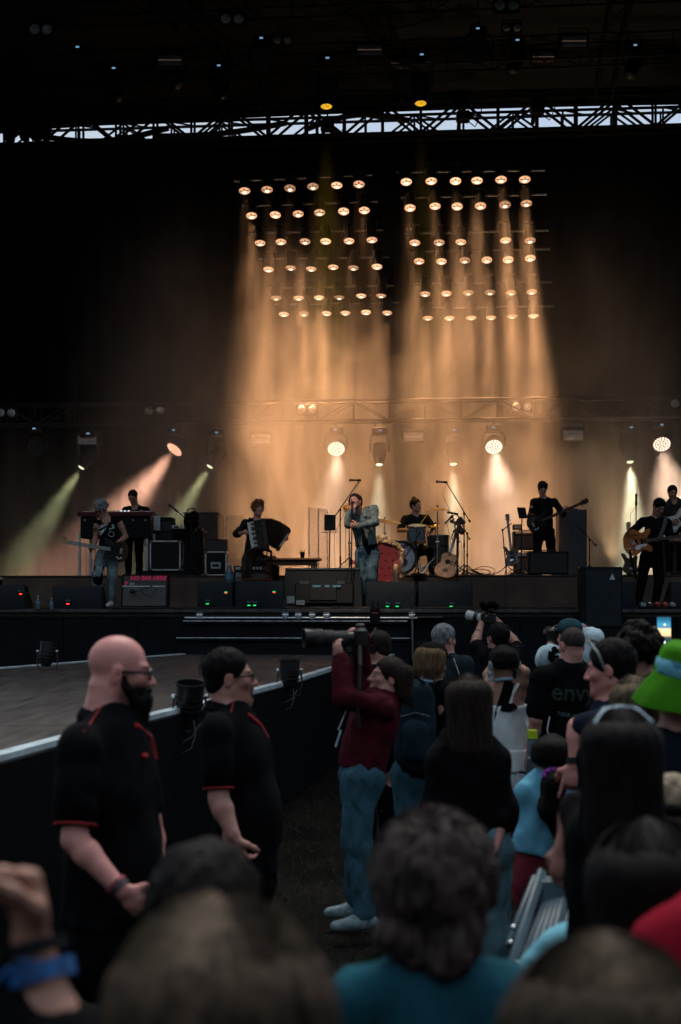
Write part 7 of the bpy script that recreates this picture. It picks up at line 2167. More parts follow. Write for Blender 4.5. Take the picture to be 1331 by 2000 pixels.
def collar(P_, m, ra=.078, h=.045, dn=(0, 0, 0), spread=1.0, part=None):
 q = SDF(.008); nk = P_.J['neck']; fr = P_.B[:, 1]; rt = P_.B[:, 0]; k = P_.k
 pts = []
 for a in np.linspace(-150, 150, 15):
  c = nk + rt * math.sin(R(a)) * ra * 1.0 - fr * math.cos(R(a)) * ra * .95 + np.array((0, 0, .022 + .020 * math.cos(R(a))))
  pts.append(c)
 for i in range(len(pts) - 1): q.cap(pts[i], pts[i + 1], .016, .016, .01)
 for i in range(len(pts) - 1):
  o_ = (pts[i] - nk) * np.array((1, 1, 0)); o_ = o_ / (np.linalg.norm(o_) + 1e-6)
  q.cap(pts[i] + o_ * .012 - np.array((0, 0, .018)), pts[i + 1] + o_ * .012 - np.array((0, 0, .018)), .014, .014, .01)
 return P_.add('collar', q.mesh('collar'), m)
collar(P1, POLO, .092)
pk = MB(); c0 = P1.J['neck'] + P1.B[:, 1] * .10
pts = [P1.J['neck'] + P1.B[:, 1] * .105 + np.array((0, 0, .0)), P1.J['neck'] + P1.B[:, 1] * .15 + np.array((0, 0, -.05)), P1.J['neck'] + P1.B[:, 1] * .20 + np.array((0, 0, -.12))]
pipe_on(P1, 'polo_shirt', [p - np.array((0, .015, 0)) for p in pts], .008, PIPE, 'placket')
pipe_on(P1, 'polo_shirt', yc(P1, [(278, 1475, -.10), (284, 1478, -.10)]), .009, PIPE, 'logo')
def wristband(P_, sd, m, t=.97, r=.034, w=.012, name='wristband'):
 J = P_.J; a = J['elbow' + sd]; b = J['wrist' + sd]; d = Vector(b - a).normalized(); c = Vector(a + (b - a) * t) - Vector(P_.base)
 q = d.to_track_quat('Z', 'Y').to_matrix().to_4x4()
 mb = MB(); mb.lathe([(r, -w), (r + .004, -w), (r + .005, w), (r, w)], 20, Matrix.Translation(c) @ q)
 return obj(name, mb.mesh(name, m), P_.t)
wristband(P1, 'R', mat('band_dark', (.02, .02, .025), .5), .95, .036, .012, 'watch_strap')
wristband(P1, 'R', mat('band_red', (.22, .03, .05), .6, var=.8, scale=60), .90, .037, .006)
# ---- second security man
Y = 6.3
P2 = Person('person with short dark hair, glasses and goatee in black polo shirt beside the runway', gd(470, Y), 1.78, -78, 1.12,
 joints=dict(head=(449, 1324, 0), neck=(444, 1392, 0), chest=(468, 1480, 0), waist=(480, 1600, 0), pelvis=(476, 1700, 0), shoulderR=(424, 1428, -.20), elbowR=(428, 1562, -.26), wristR=(456, 1630, -.31),
    shoulderL=(478, 1425, .20), elbowL=(505, 1560, .22), wristL=(500, 1640, .12)),
 head=(-80, 4, 0), h=.0075, skinm=SK_PALE, belly=1.0)
P2.body(hands=((.6, None, None), (.5, (.3, .2, -1), (.7, .6, .1), dict(side=1))), beard_tint=(.55, .45, .40), shave=.6)
P2.hair(HBLACK, 'short', .55, 11, strands=900, h=.006)
P2.top('polo_shirt', POLO, 'short', .05, .018, 1.0, amp=.011, fsc=9, slen=.6); P2.trousers(CBK); P2.shoes(BLACK)
q = SDF(.006); P = P2.P; q.ell(P(0, .090, -.100), (.020, .012, .022), P2.HM, .01); q.cap(P(-.022, .099, -.054), P(.022, .099, -.054), .0055, .0055, .004)
for sx in (-1, 1): q.cap(P(sx * .026, .092, -.056), P(sx * .022, .085, -.094), .005, .006, .006)
P2.add('goatee', q.mesh('goatee'), HBROWN)
glasses(P2, FRAME, w=.0036)
collar(P2, POLO, .082)
sleeve_end(P2, 'polo_shirt', 'R', .84, .068, .066, POLO)
pipe_on(P2, 'polo_shirt', yc(P2, [(452, 1376, -.22), (450, 1386, -.22), (448, 1395, -.22)]), .0028)
pts = [P2.J['neck'] + P2.B[:, 1] * .10, P2.J['neck'] + P2.B[:, 1] * .15 + np.array((0, 0, -.05)), P2.J['neck'] + P2.B[:, 1] * .19 + np.array((0, 0, -.11))]
pipe_on(P2, 'polo_shirt', [p - np.array((0, .015, 0)) for p in pts], .007, PIPE, 'placket')
# ---- the photographer in maroon
Y = 8.4
P3 = Person('person in maroon sweatshirt and blue jeans holding a long lens camera overhead', gd(706, Y), 1.68, 95,
 joints=dict(head=(757, 1325, 0), neck=(753, 1366, .0), chest=(735, 1408, 0), waist=(714, 1462, 0), pelvis=(706, 1505, 0), shoulderL=(748, 1378, -.15), elbowL=(672, 1362, -.24), wristL=(665, 1284, -.16),
    shoulderR=(742, 1372, .15), elbowR=(706, 1322, .26), wristR=(708, 1240, .12), hipL=(703, 1520, -.09), kneeL=(702, 1650, -.10), ankleL=(713, 1788, -.14), hipR=(703, 1520, .09), kneeR=(694, 1640, .09), ankleR=(700, 1765, .16)),
 head=(100, 14, 0), h=.0078, skinm=SK_PALE, female=True, bulk=1.04)
P3.body(hands=((.45, (-.3, .25, 1), (0, .5, .85), dict(side=1)), (.75, (-.85, -.45, .5), (-.1, -.25, -1), dict(side=-1))))
P3.hair(HBROWN, 'bob', .8, 12, strands=2200, length=.13, h=.007, span=58)
MAROON = cloth('maroon', (.055, .006, .012), bump=.35)
P3.top('sweatshirt', MAROON, 'long', .055, .030, 1.03, amp=.012, fsc=11)
P3.trousers(JEANS, wide=1.12, amp=.013, off=.014)
q = SDF(.008); J = P3.J; wz = J['pelvis'] + (J['waist'] - J['pelvis']) * .45
for a in np.linspace(0, 6.28, 25)[:-1]:
 pass
P3.shoes(mat('sneaker_teal', (.16, .24, .26), .6, var=.4, scale=30), ((-1, -.25, 0), (-1, .0, 0)))
# ribbed cuffs and hem of the sweatshirt
for sd in 'LR':
 J = P3.J; a, b = J['elbow' + sd], J['wrist' + sd]; d = Vector(b - a).normalized(); q4 = d.to_track_quat('Z', 'Y').to_matrix().to_4x4()
 mb = MB(); mb.lathe([(.036, 0), (.046, .005), (.045, .05), (.034, .055)], 20, Matrix.Translation(Vector(a + (b - a) * .80) - Vector(P3.base)) @ q4); obj('cuff', mb.mesh('cuff', MAROON), P3.parts['sweatshirt'])
# pocket and belt of the jeans
bp_ = MB(); c = P3.J['hipL'] + np.array((.045, -.10, -.02))
pipe_on(P3, 'trousers', yc(P3, [(728, 1498, -.2), (752, 1496, -.2), (753, 1530, -.2), (742, 1545, -.2), (731, 1535, -.2), (728, 1498, -.2)]), .0022, mat('jeans_seam', (.015, .05, .085), .8), 'pocket')
pipe_on(P3, 'trousers', yc(P3, [(656, 1486, -.2), (680, 1489, -.25), (710, 1489, -.25), (740, 1486, -.22), (752, 1484, -.2)]), .0035, mat('jeans_seam', (.015, .05, .085), .8), 'belt')
# camera and long lens
cp = at(704, 1246, Y - .03)
cam_t = thing('camera', 'black camera with long telephoto lens held overhead by the person in maroon', 'camera', cp, 0)
pt_ = lambda x, y, d=0: at(x, y, Y - .03 + d) - cp
LENSB = mat('lens_black', (.014, .014, .015), .35, var=.3)
a, b = pt_(702, 1247), pt_(594, 1246, -.08)
ax_ = (b - a)
prof = [(.0, .032), (.10, .034), (.12, .040), (.34, .040), (.36, .043), (.55, .043), (.58, .048), (.80, .050), (.82, .054), (1.0, .057)]
mb = MB(); qq = ax_.normalized().to_track_quat('Z', 'Y').to_matrix().to_4x4(); L = ax_.length
mb.lathe([(0, 0)] + [(r, t * L) for t, r in prof] + [(.050, L), (.048, L * .86), (0, L * .84)], 26, Matrix.Translation(a) @ qq); mb.build('lens_barrel', LENSB, cam_t)
for t, r in ((.22, .042), (.46, .045), (.66, .051)):
 mb = MB(); mb.lathe([(r - .002, t * L), (r + .003, t * L + .004), (r + .003, t * L + .05), (r - .002, t * L + .054)], 30, Matrix.Translation(a) @ qq); mb.build('lens_ring', mat('lens_rubber', (.022, .022, .023), .6, bump=.6, bscale=300), cam_t)
mb = MB(); mb.lathe([(.0405, .36 * L), (.0415, .36 * L), (.0415, .375 * L), (.0405, .375 * L)], 26, Matrix.Translation(a) @ qq); mb.build('lens_line', mat('line_silver', (.4, .42, .44), .3), cam_t)
MB().box(pt_(706, 1246), (.075, .15, .12), b=.018).build('camera_body', LENSB, cam_t)
MB().box(pt_(712, 1246, .0), (.03, .13, .10), b=.01).build('grip', mat('lens_rubber', (.022, .022, .023), .6), cam_t)
MB().box(pt_(704, 1224), (.06, .07, .04), b=.012).build('viewfinder', LENSB, cam_t)
MB().box(pt_(716, 1244), (.006, .08, .055), b=.002).build('display', mat('screen_glass', (.02, .025, .03), .08), cam_t)
mb = MB(); mb.cyl(pt_(690, 1256), pt_(690, 1272), .018, n=10); mb.box(pt_(686, 1274), (.09, .025, .014), b=.004); mb.build('tripod_collar', LENSB, cam_t)
st = MB(); 
P_s = [pt_(703, 1262, -.09), pt_(704, 1300, -.17), pt_(702, 1345, -.20), pt_(698, 1385, -.22), pt_(702, 1420, -.21)]
for k in range(len(P_s) - 1): st.cyl(P_s[k], P_s[k + 1], .012, n=6)
st.build('strap', mat('strap_black', (.012, .012, .013), .7), cam_t)
# pass on the sweater
mb = MB(); pass_ = thing('press_pass', 'pale laminated pass hanging low on the maroon sweatshirt', 'pass', at(661, 1436, Y - .18)); mb.box((0, 0, -.02), (.010, .06, .10), Matrix.Rotation(R(18), 3, 'Y'), .002); mb.build('card', mat('pass_pale', (.35, .50, .60), .25, var=.4, scale=30), pass_); MB().tube([(.0, 0, .03), (.03, .0, .10), (.07, .02, .2)], .004, 5).build('lanyard', mat('lanyard_white', (.5, .5, .52), .6), pass_)
def simple(label, px, Y, crown_y, yaw, outfit, hairdef, female=False, bulk=1.0, joints=None, head=None, skinm=SK_TAN, h=.012, hands=None, stature=None, strands=0, **kw):
 """a standing figure placed by the pixel of its crown"""
 st_ = stature or (HC + (PY0 - crown_y) / F * Y)
 P_ = Person(label, gd(px, Y), max(1.0, st_), yaw, bulk, joints=joints, head=head or (yaw, 0, 0), skinm=skinm, h=h, female=female, hs=kw.pop('hs', None))
 P_.body(hands=hands or ((.4, None, None), (.4, None, None)), **kw)
 if hairdef: 
  hm, style, vol, ln = hairdef[:4]
  P_.hair(hm, style, vol, int(px) % 17 + 1, strands=strands, length=ln, h=max(.007, h * .8), nl=int(80 + strands * .08), ls=1.0 if strands < 1000 else .62, m2=hairdef[4] if len(hairdef) > 4 else None, lump=hairdef[5] if len(hairdef) > 5 else None)
 outfit(P_)
 return P_
def dress(top_m, bot_m, sleeve='short', **kw):
 def f(P_):
  P_.top(kw.get('name', 'shirt'), top_m, sleeve, kw.get('hem', .0), kw.get('off', .018), kw.get('loose', 1.0), amp=kw.get('amp', .008))
  P_.trousers(bot_m); P_.shoes(BLACK)
 return f
def hk(px, py, Y, crown, **o): return o
# ---- beyond the photographer
P4 = simple('person with short dark hair and headphones behind the overhead camera', 741, 10.8, 1237, 40, dress(CB, CBK), (HBROWN, 'short', .7, 0), head=(60, -6, 0), skinm=SK_PALE, h=.010)
hp = MB(); P = P4.P; hp.tube([P(-.088, 0, 0), P(-.094, 0, .08), P(0, 0, .15), P(.094, 0, .08), P(.088, 0, 0)], .012, 7)
for sx in (-1, 1): hp.cyl(P(sx * .078, 0, -.005), P(sx * .108, 0, -.005), .038, .034, 14)
P4.add('headphones', hp.mesh('headphones'), BLACK)
P5 = simple('person with blond hair and black cap wearing a dark teal backpack and blue jeans', 812, 9.3, 1252, -22, dress(CB, JEANS, 'long'), (hairm('dark_blond', (.11, .07, .035)), 'bob', .9, .08), joints=dict(head=(846, 1297, -.03), neck=(838, 1345, 0), pelvis=(812, 1505, 0), waist=(815, 1460, 0), chest=(822, 1400, 0), hipL=(797, 1515, 0), hipR=(830, 1515, 0), kneeL=(795, 1640, 0), kneeR=(832, 1640, 0)), head=(-35, -4, 0), skinm=SK_PALE, h=.010, strands=500)
q = SDF(.009); P = P5.P; q.ell(P(0, -.015, .070), (.098, .118, .078), P5.HM, .01); q.cut(P(0, 0, .048), -P5.HM[:, 2]); q.ell(P(0, .12, .055), (.07, .075, .012), P5.HM, .012); P5.add('cap', q.mesh('cap'), CB)
mb = MB(); mb.tube([P(-.06, -.09, -.12), P(0, -.105, -.115), P(.06, -.09, -.12)], .012, 6); P5.add('lanyard', mb.mesh('lanyard'), mat('lanyard_blue', (.25, .45, .60), .5, var=.4, scale=40))
bk = thing('backpack', 'dark teal backpack on the back of the person in a black cap', 'backpack', at(812, 1490, 9.08))
TEALB = cloth('backpack_teal', (.012, .028, .038), bump=.5)
q = SDF(.010); c = lambda x, y, d=0: V3(at(x, y, 9.08 + d) - bk.location)
q.cap(c(812, 1365), c(812, 1470), .125, .135, .04, ((0, 1, 0), .62)); q.cap(c(812, 1430, -.10), c(812, 1465, -.10), .085, .09, .02, ((0, 1, 0), .5))
me = q.mesh('bag', lambda Q: .008 * vn(Q, 14, 5)); me.materials.append(TEALB); obj('bag', me, bk)
for x in (780, 843):
 mb = MB(); mb.tube([c(x, 1340, .05), c(x, 1326, .16), c(x + 3, 1340, .30), c(x + 6, 1400, .34)], .022, 6); mb.build('strap', TEALB, bk)
mb = MB(); mb.tube([c(795, 1335, -.04), c(812, 1322, -.06), c(830, 1335, -.04)], .009, 6); mb.build('handle', CBK, bk)
mb = MB(); mb.tube([c(783, 1400, -.09), c(812, 1392, -.10), c(841, 1400, -.09)], .004, 5); mb.build('zip', mat('zip_grey', (.05, .06, .07), .4), bk)
P7 = simple('person with grey hair and dark jacket with pale stripe near the stage steps', 873, 12.0, 1219, -40, dress(cloth('jacket_petrol', (.018, .030, .036)), CBK, 'long', name='jacket'), (HGREY, 'short', 1.0, 0), joints=dict(head=(869, 1250, 0)), head=(-50, 0, 0), skinm=SK_PALE, h=.010)
pipe_on(P7, 'jacket', yc(P7, [(890, 1288, -.3), (896, 1305, -.3), (902, 1325, -.3)]), .005, mat('stripe_pale', (.35, .38, .38), .6), 'stripe')
P8 = simple('person in black tee raising a camera with a white lens towards the stage', 974, 12.6, 1210, 15, dress(CB, CBK), (HBLACK, 'short', 1.1, 0),
 joints=dict(head=(972, 1246, 0), elbowL=(928, 1258, .10), wristL=(941, 1216, .35), shoulderL=(949, 1281, 0), elbowR=(1012, 1262, .1), wristR=(974, 1215, .35), shoulderR=(1001, 1279, 0)), head=(28, 10, 0), skinm=SK_TAN, h=.010, hands=((.5, (.2, .5, 1), (.8, .3, 0)), (.5, (-.4, .6, .5), (-.5, .5, 0))))
P = P8.P; mb = MB(); mb.ball(P(-.092, .0, -.035), .008, 8, 6); P8.add('earring', mb.mesh('earring'), CHROME)
c8 = thing('camera', 'black camera with white ringed lens raised above the person in black tee', 'camera', at(954, 1208, 12.95))
ax_ = Vector((-.16, .12, .03)); qq = ax_.normalized().to_track_quat('Z', 'Y').to_matrix().to_4x4()
MB().lathe([(0, 0), (.04, 0), (.042, .08), (.05, .18), (.046, .18), (0, .16)], 20, Matrix.Translation((-.03, .02, 0)) @ qq).build('lens_barrel', mat('lens_white', (.45, .48, .5), .35), c8)
MB().lathe([(.0425, .06), (.047, .062), (.049, .10), (.0445, .10)], 20, Matrix.Translation((-.03, .02, 0)) @ qq).build('lens_ring', LENSB, c8)
MB().box((.0, .0, .0), (.14, .07, .10), b=.015).build('camera_body', LENSB, c8); MB().box((.02, .0, .075), (.07, .08, .05), b=.015).build('flash', LENSB, c8)
q = SDF(.012); 
for k in range(8): q.ell((random.uniform(-.06, .08), random.uniform(-.03, .03), random.uniform(.09, .14)), (.035, .035, .03), None, .02)
me = q.mesh('wind_cover', lambda Q: .01 * vn(Q, 60, 3)); me.materials.append(CBK); obj('wind_cover', me, c8)
# ---- white dress
P9 = simple('person with dark updo in white satin dress with black strap across bare back', 992, 10.0, 1262, 10, lambda P_: None, (HBLACK, 'bob', 1.1, .03), female=True, joints=dict(head=(981, 1297, 0), shoulderR=(1014, 1352, 0), elbowR=(1026, 1312, -.06), wristR=(1000, 1296, .14), shoulderL=(964, 1352, 0), elbowL=(952, 1318, .10), wristL=(975, 1290, .2), neck=(984, 1338, 0), chest=(988, 1385, 0), waist=(993, 1430, 0), pelvis=(997, 1475, 0)), head=(15, -4, 0), skinm=SK_TAN, h=.009, hands=((.5, (.4, .5, .4), None), (.5, (-.5, .6, .3), None)), strands=300)
SATIN = mat('satin_white', (.66, .76, .78), .38, var=.12, scale=5, sheen=.3)
def skirt(P_, m, z0, z1, r0, r1, name='skirt', seed=2, amp=.012, depth=.8, n=20, cx=None):
 q = SDF(.010); c = V3(P_.J['waist']) if cx is None else V3(cx); up = np.array((0, 0, 1.0))
 q.cap(np.array((c[0], c[1], z0)), np.array((c[0] + .01, c[1], z1)), r0, r1, .03, ((0, 1, 0), depth)); q.cut(np.array((0, 0, z1)), (0, 0, -1)); q.cut(np.array((0, 0, z0)), (0, 0, 1))
 c0 = c[:2]
 def f(Q):
  a = np.arctan2(Q[..., 0] - c0[0], Q[..., 1] - c0[1]); t = np.clip((z0 - Q[..., 2]) / max(.01, z0 - z1), 0, 1)
  return amp * (np.sin(a * n + seed + np.sin(Q[..., 2] * 9) * .7) * .6 + np.sin(a * n * .43 + 1.3 * seed) * .6) * (.25 + t)
 return P_.add(name, q.mesh(name, f), m)
zp = lambda y, Y: HC + (PY0 - y) / F * Y
q = SDF(.009); J = P9.J; q.cap(V3(at(990, 1385, 10)), J['waist'], .148, .138, .05, ((0, 1, 0), .78)); q.cap(J['waist'], J['pelvis'], .138, .165, .05, ((0, 1, 0), .8)); q.cut(V3(at(990, 1376, 10)), (0, 0, 1)); q.cut(V3(at(990, 1470, 10)), (0, 0, -1)); P9.add('bodice', q.mesh('bodice', P9.folds(.006, 14, 2)), SATIN)
skirt(P9, SATIN, zp(1462, 10), zp(1505, 10), .168, .20, 'skirt', 2, .008, n=9, cx=V3(at(998, 1480, 10)))
LACE = mat('lace_pale', (.42, .50, .53), .7, var=.25, scale=30)
skirt(P9, LACE, zp(1506, 10), zp(1562, 10), .19, .235, 'ruffle', 3, .018, n=26, cx=V3(at(1000, 1480, 10)))
skirt(P9, LACE, zp(1563, 10), zp(1600, 10), .215, .255, 'ruffle', 5, .020, n=30, cx=V3(at(1000, 1480, 10)))
mb = MB(); 
for z_, r_ in ((1505, .205), (1562, .238)):
 c_ = at(1000, z_, 10) - Vector(P9.base)
 mb.tube([c_ + Vector((r_ * math.cos(a) * (1 + .03 * math.sin(a * 23)), r_ * .8 * math.sin(a), .008 * math.sin(a * 17))) for a in np.linspace(0, 6.28, 60)[:-1]], .010, 5, closed=True)
P9.add('trim', mb.mesh('trim'), LACE)
def band(P_, pts, w, m, name='strap', part='body', lift=.006):
 o = P_.parts[part]; bv = BVHTree.FromPolygons([v.co.copy() for v in o.data.vertices], [tuple(p.vertices) for p in o.data.polygons]); b = Vector(P_.base)
 mb = MB(); out = []
 for p in pts:
  h_ = bv.find_nearest(Vector(p) - b); out.append((h_[0] + h_[1] * lift, h_[1]))
 for i, (p, n_) in enumerate(out):
  t = (out[min(i + 1, len(out) - 1)][0] - out[max(i - 1, 0)][0]).normalized(); x = t.cross(n_).normalized() * w / 2
  mb.v += [tuple(p - x), tuple(p + x), tuple(p + x - n_ * lift), tuple(p - x - n_ * lift)]
 for i in range(len(out) - 1):
  for k in range(4):
   a, c_ = i * 4 + k, i * 4 + (k + 1) % 4; mb.f.append((a, c_, c_ + 4, a + 4))
 o2 = obj(name, mb.mesh(name, m, .8), P_.t); return o2
band(P9, yc(P9, [(1000, 1330, -.1), (992, 1352, -.12), (982, 1375, -.14), (976, 1395, -.14), (972, 1420, -.13)]), .075, CBK, 'strap')
band(P9, yc(P9, [(1010, 1335, -.1), (1006, 1355, -.12), (1000, 1378, -.14)]), .022, SATIN, 'dress_strap')
band(P9, yc(P9, [(978, 1380, -.14), (995, 1382, -.15), (1012, 1376, -.13)]), .06, CBK, 'camera_belt', 'bodice')
mb = MB(); P = P9.P; mb.tube([P(-.07, -.03, -.125), P(-.04, -.075, -.115), P(.0, -.085, -.112), P(.04, -.075, -.115), P(.07, -.03, -.125)], .011, 6); P9.add('lanyard', mb.mesh('lanyard'), mat('lanyard_blue', (.25, .45, .60), .5))
mb = MB(); mb.tube([P(-.10, -.06, .02), P(-.115, -.05, -.05), P(-.11, -.05, -.13)], .022, 7); P9.add('hair_scarf', mb.mesh('hair_scarf'), mat('scarf_check', (.30, .33, .34), .7, var=.9, scale=50)); mb = MB(); mb.tube([P(.10, -.06, .02), P(.115, -.05, -.05), P(.11, -.05, -.13)], .022, 7); P9.add('hair_scarf', mb.mesh('hair_scarf'), mat('scarf_check', (.30, .33, .34), .7, var=.9, scale=50))
# ---- man in black printed shirt
P10 = simple('person with buzz cut in black printed shirt and coral neck scarf with lanyard', 1108, 9.8, 1226, 18, dress(CBK, CBK, 'short', hem=-.06, off=.024), (hairm('buzz', (.045, .035, .030)), 'buzz', 1, 0), joints=dict(head=(1117, 1262, 0), neck=(1113, 1298, 0)), head=(22, -4, 0), skinm=SK_PALE, h=.009, bulk=1.08)
CORAL = mat('scarf_coral', (.48, .13, .10), .8, var=.6, scale=40)
q = SDF(.009); nk = P10.J['neck']
for a in np.linspace(0, 6.28, 13)[:-1]:
 q.cap(nk + np.array((.088 * math.cos(a), .075 * math.sin(a), -.012 + .012 * math.sin(a))), nk + np.array((.088 * math.cos(a + .52), .075 * math.sin(a + .52), -.012 + .012 * math.sin(a + .52))), .020, .020, .01)
P10.add('scarf', q.mesh('scarf', lambda Q: .004 * vn(Q, 40, 2)), CORAL)
mb = MB(); mb.tube([nk + np.array((.092 * math.cos(a), .08 * math.sin(a), .022 + .016 * math.sin(a))) for a in np.linspace(0, 6.28, 25)[:-1]], .013, 6, closed=True); P10.add('lanyard', mb.mesh('lanyard'), BLACK)
ENV = mat('print_green', (.006, .020, .013), .7); ENW = mat('print_grey', (.05, .11, .13), .7, var=.6, scale=60)
decal(P10, 'shirt', text_mesh('envy', .17, .001, bold=.003), at(1115, 1366, 9.8), (1, 0, -.05), (.05, 0, 1), ENV)
decal(P10, 'shirt', text_mesh('TOUR ONE', .034, .001, bold=.001), at(1106, 1397, 9.8), (1, 0, -.16), (.16, 0, 1), ENW)
wl = MB(); wl.tube([at(1074, 1400, 9.55), at(1069, 1425, 9.5), at(1076, 1450, 9.48), at(1080, 1470, 9.5)], .004, 5); tag(wl.build('cable', mat('cable_pale', (.4, .45, .5), .5), world=True), 'thin pale cable hanging beside the black printed shirt', 'cable')
# ---- man with teal cap and white tee
P11 = simple('person in teal cap and white printed tee holding a camera to the eye with wristbands', 1108, 11.0, 1212, 8, lambda P_: None, (HBROWN, 'short', .6, 0), joints=dict(head=(1112, 1244, 0), shoulderL=(1080, 1276, 0), elbowL=(1064, 1290, .12), wristL=(1079, 1252, .22), shoulderR=(1140, 1276, 0), elbowR=(1160, 1248, .0), wristR=(1136, 1226, .22)), head=(18, 0, 0), skinm=SK_PALE, h=.009, hands=((.6, (.1, .3, 1), (.7, .5, 0)), (.6, (-.8, .5, .2), (0, .6, -.4))))
WTEE = cloth('white_tee', (.46, .62, .68), var=.12)
P11.top('tee_shirt', WTEE, 'elbow', -.05, .028, 1.05, amp=.012); P11.trousers(CBK); P11.shoes(BLACK)
rr = random.Random(8); sp_ = MB()
for k in range(14): 
 c_ = (rr.uniform(-.16, -.02), rr.uniform(-.12, .08)); sp_.prism([(c_[0] + .022 * math.cos(a), c_[1] + .018 * math.sin(a)) for a in np.linspace(0, 6.28, 9)[:-1]], 0, .001)
decal(P11, 'tee_shirt', sp_.mesh('print'), at(1112, 1286, 11), (1, 0, 0), (0, 0, 1), CBK)
q = SDF(.009); P = P11.P; q.ell(P(0, -.012, .068), (.094, .112, .076), P11.HM, .01); q.cut(P(0, 0, .045), -P11.HM[:, 2]); q.ell(P(0, .12, .055), (.07, .075, .012), P11.HM, .012); P11.add('cap', q.mesh('cap'), cloth('cap_teal', (.020, .060, .075)))
wristband(P11, 'R', mat('band_blue', (.05, .25, .55), .5), .93, .034, .012); wristband(P11, 'R', mat('band_pink', (.35, .12, .14), .6, var=.6, scale=80), .80, .036, .010); wristband(P11, 'L', mat('band_dark', (.02, .02, .025), .5), .92, .034, .010)
band(P11, yc(P11, [(1086, 1262, -.2), (1080, 1285, -.2), (1090, 1305, -.2), (1104, 1330, -.2)]), .06, CBK, 'camera_strap', 'tee_shirt')
c11 = thing('camera', 'black camera held at the eye of the person in the teal cap', 'camera', at(1086, 1240, 11.22))
MB().box((0, 0, 0), (.14, .08, .10), b=.016).build('camera_body', LENSB, c11); MB().box((.02, 0, .062), (.06, .07, .035), b=.01).build('viewfinder', LENSB, c11)
qq = Vector((-.25, 1, .1)).normalized().to_track_quat('Z', 'Y').to_matrix().to_4x4(); MB().lathe([(0, 0), (.045, 0), (.045, .10), (.052, .14), (.046, .14), (0, .12)], 20, qq).build('lens_barrel', LENSB, c11)
# ---- woman with long dark hair in black, pale jeans
P6 = simple('person with shoulder length dark hair in black top and pale jeans, back turned', 910, 6.3, 1325, 4, lambda P_: None, (HBROWN, 'long', 1.0, .26), female=True, bulk=1.0, joints=dict(head=(912, 1375, 0), shoulderL=(862, 1482, 0), shoulderR=(966, 1482, 0), elbowL=(850, 1580, 0), elbowR=(984, 1580, -.02), wristR=(972, 1640, -.1)), head=(8, -2, 0), skinm=SK_PALE, h=.009, strands=2200)
BLOUSE = cloth('blouse_black', (.004, .004, .005), var=.5, scale=30)
P6.top('blouse', BLOUSE, 'elbow', -.10, .026, 1.08, amp=.010); P6.trousers(JEANSP, wide=1.2, off=.03, amp=.010); P6.shoes(BLACK)
# ---- profile man with sunglasses on his head
P12 = simple('person in profile with shaved sides and sunglasses pushed up on dark hair', 1195, 6.4, 1252, 62, dress(cloth('navy', (.010, .016, .030)), CBK, 'short'), (HBLACK, 'short', .9, 0), joints=dict(head=(1192, 1307, 0), neck=(1200, 1375, 0), elbowL=(1128, 1420, -.12), wristL=(1124, 1492, -.16), shoulderL=(1190, 1412, -.18)), head=(66, -4, 0), skinm=SK_RUDDY, h=.0085, hands=((.75, (-.25, .0, -1), (.2, .8, .2), dict(point=True)), (.4, None, None)), beard_tint=(.6, .5, .45), shave=.5, strands=500)
wristband(P12, 'L', BLACK, .93, .036, .012)
P = P12.P; sg_ = MB(); sg_.tube([P(-.083, .0, .0), P(-.088, .03, .08), P(-.06, .07, .125), P(0, .085, .135), P(.06, .07, .125), P(.088, .03, .08), P(.083, 0, 0)], .007, 6); P12.add('sunglasses', sg_.mesh('sunglasses'), mat('sunglasses_gold', (.30, .34, .30), .2, metal=.5))
# ---- dark haired person with phone
P13 = simple('person with dark wavy hair raising a lit phone beside the green hat', 1252, 8.0, 1226, -5, dress(CB, CBK), (HBLACK, 'curly', 1.3, 0), joints=dict(head=(1248, 1272, 0), shoulderR=(1285, 1345, 0), elbowR=(1310, 1310, .1), wristR=(1308, 1262, .25)), h=.010, hands=((.4, None, None), (.5, (-.3, .1, 1), (-.6, .6, 0))), strands=500)
ph = thing('phone', 'lit phone showing the orange stage held up above the green hat', 'phone', at(1297, 1232, 8.22), 0, rot=(R(-4), 0, 0))
MB().box((0, 0, 0), (.088, .010, .165), b=.004).build('case', BLACK, ph)
def phone_mat():
 m = bpy.data.materials.new('phone_screen'); m.use_nodes = True; nt = m.node_tree
 for n in list(nt.nodes): nt.nodes.remove(n)
 o = nt.nodes.new('ShaderNodeOutputMaterial'); e = nt.nodes.new('ShaderNodeEmission'); tc = nt.nodes.new('ShaderNodeTexCoord'); sp2 = nt.nodes.new('ShaderNodeSeparateXYZ'); cr = nt.nodes.new('ShaderNodeValToRGB')
 nt.links.new(tc.outputs['Generated'], sp2.inputs[0]); nt.links.new(sp2.outputs[2], cr.inputs[0]); nt.links.new(cr.outputs[0], e.inputs[0]); e.inputs[1].default_value = .9; nt.links.new(e.outputs[0], o.inputs[0])
 el = cr.color_ramp.elements
 for p, c_ in ((0, (.01, .02, .03)), (.22, (.03, .05, .06)), (.30, (.75, .45, .22)), (.52, (.85, .55, .30)), (.60, (.05, .18, .28)), (.72, (.04, .22, .36)), (.86, (.02, .12, .22)), (1, (.01, .06, .1))):
  x = el.new(p) if p not in (0, 1) else el[0 if p == 0 else -1]; x.color = (*c_, 1)
 return m
MB().box((0, -.0062, .004), (.078, .002, .150)).build('screen', phone_mat(), ph, smooth=0)
MB().box((.004, -.0076, .035), (.012, .002, .012)).build('icon', glow('icon_yellow', (.9, .8, .3), .8), ph)
MB().cyl((.0, -.0074, -.067), (0, -.009, -.067), .008, n=12).build('button', glow('led_white', (.8, .9, 1), .9), ph)
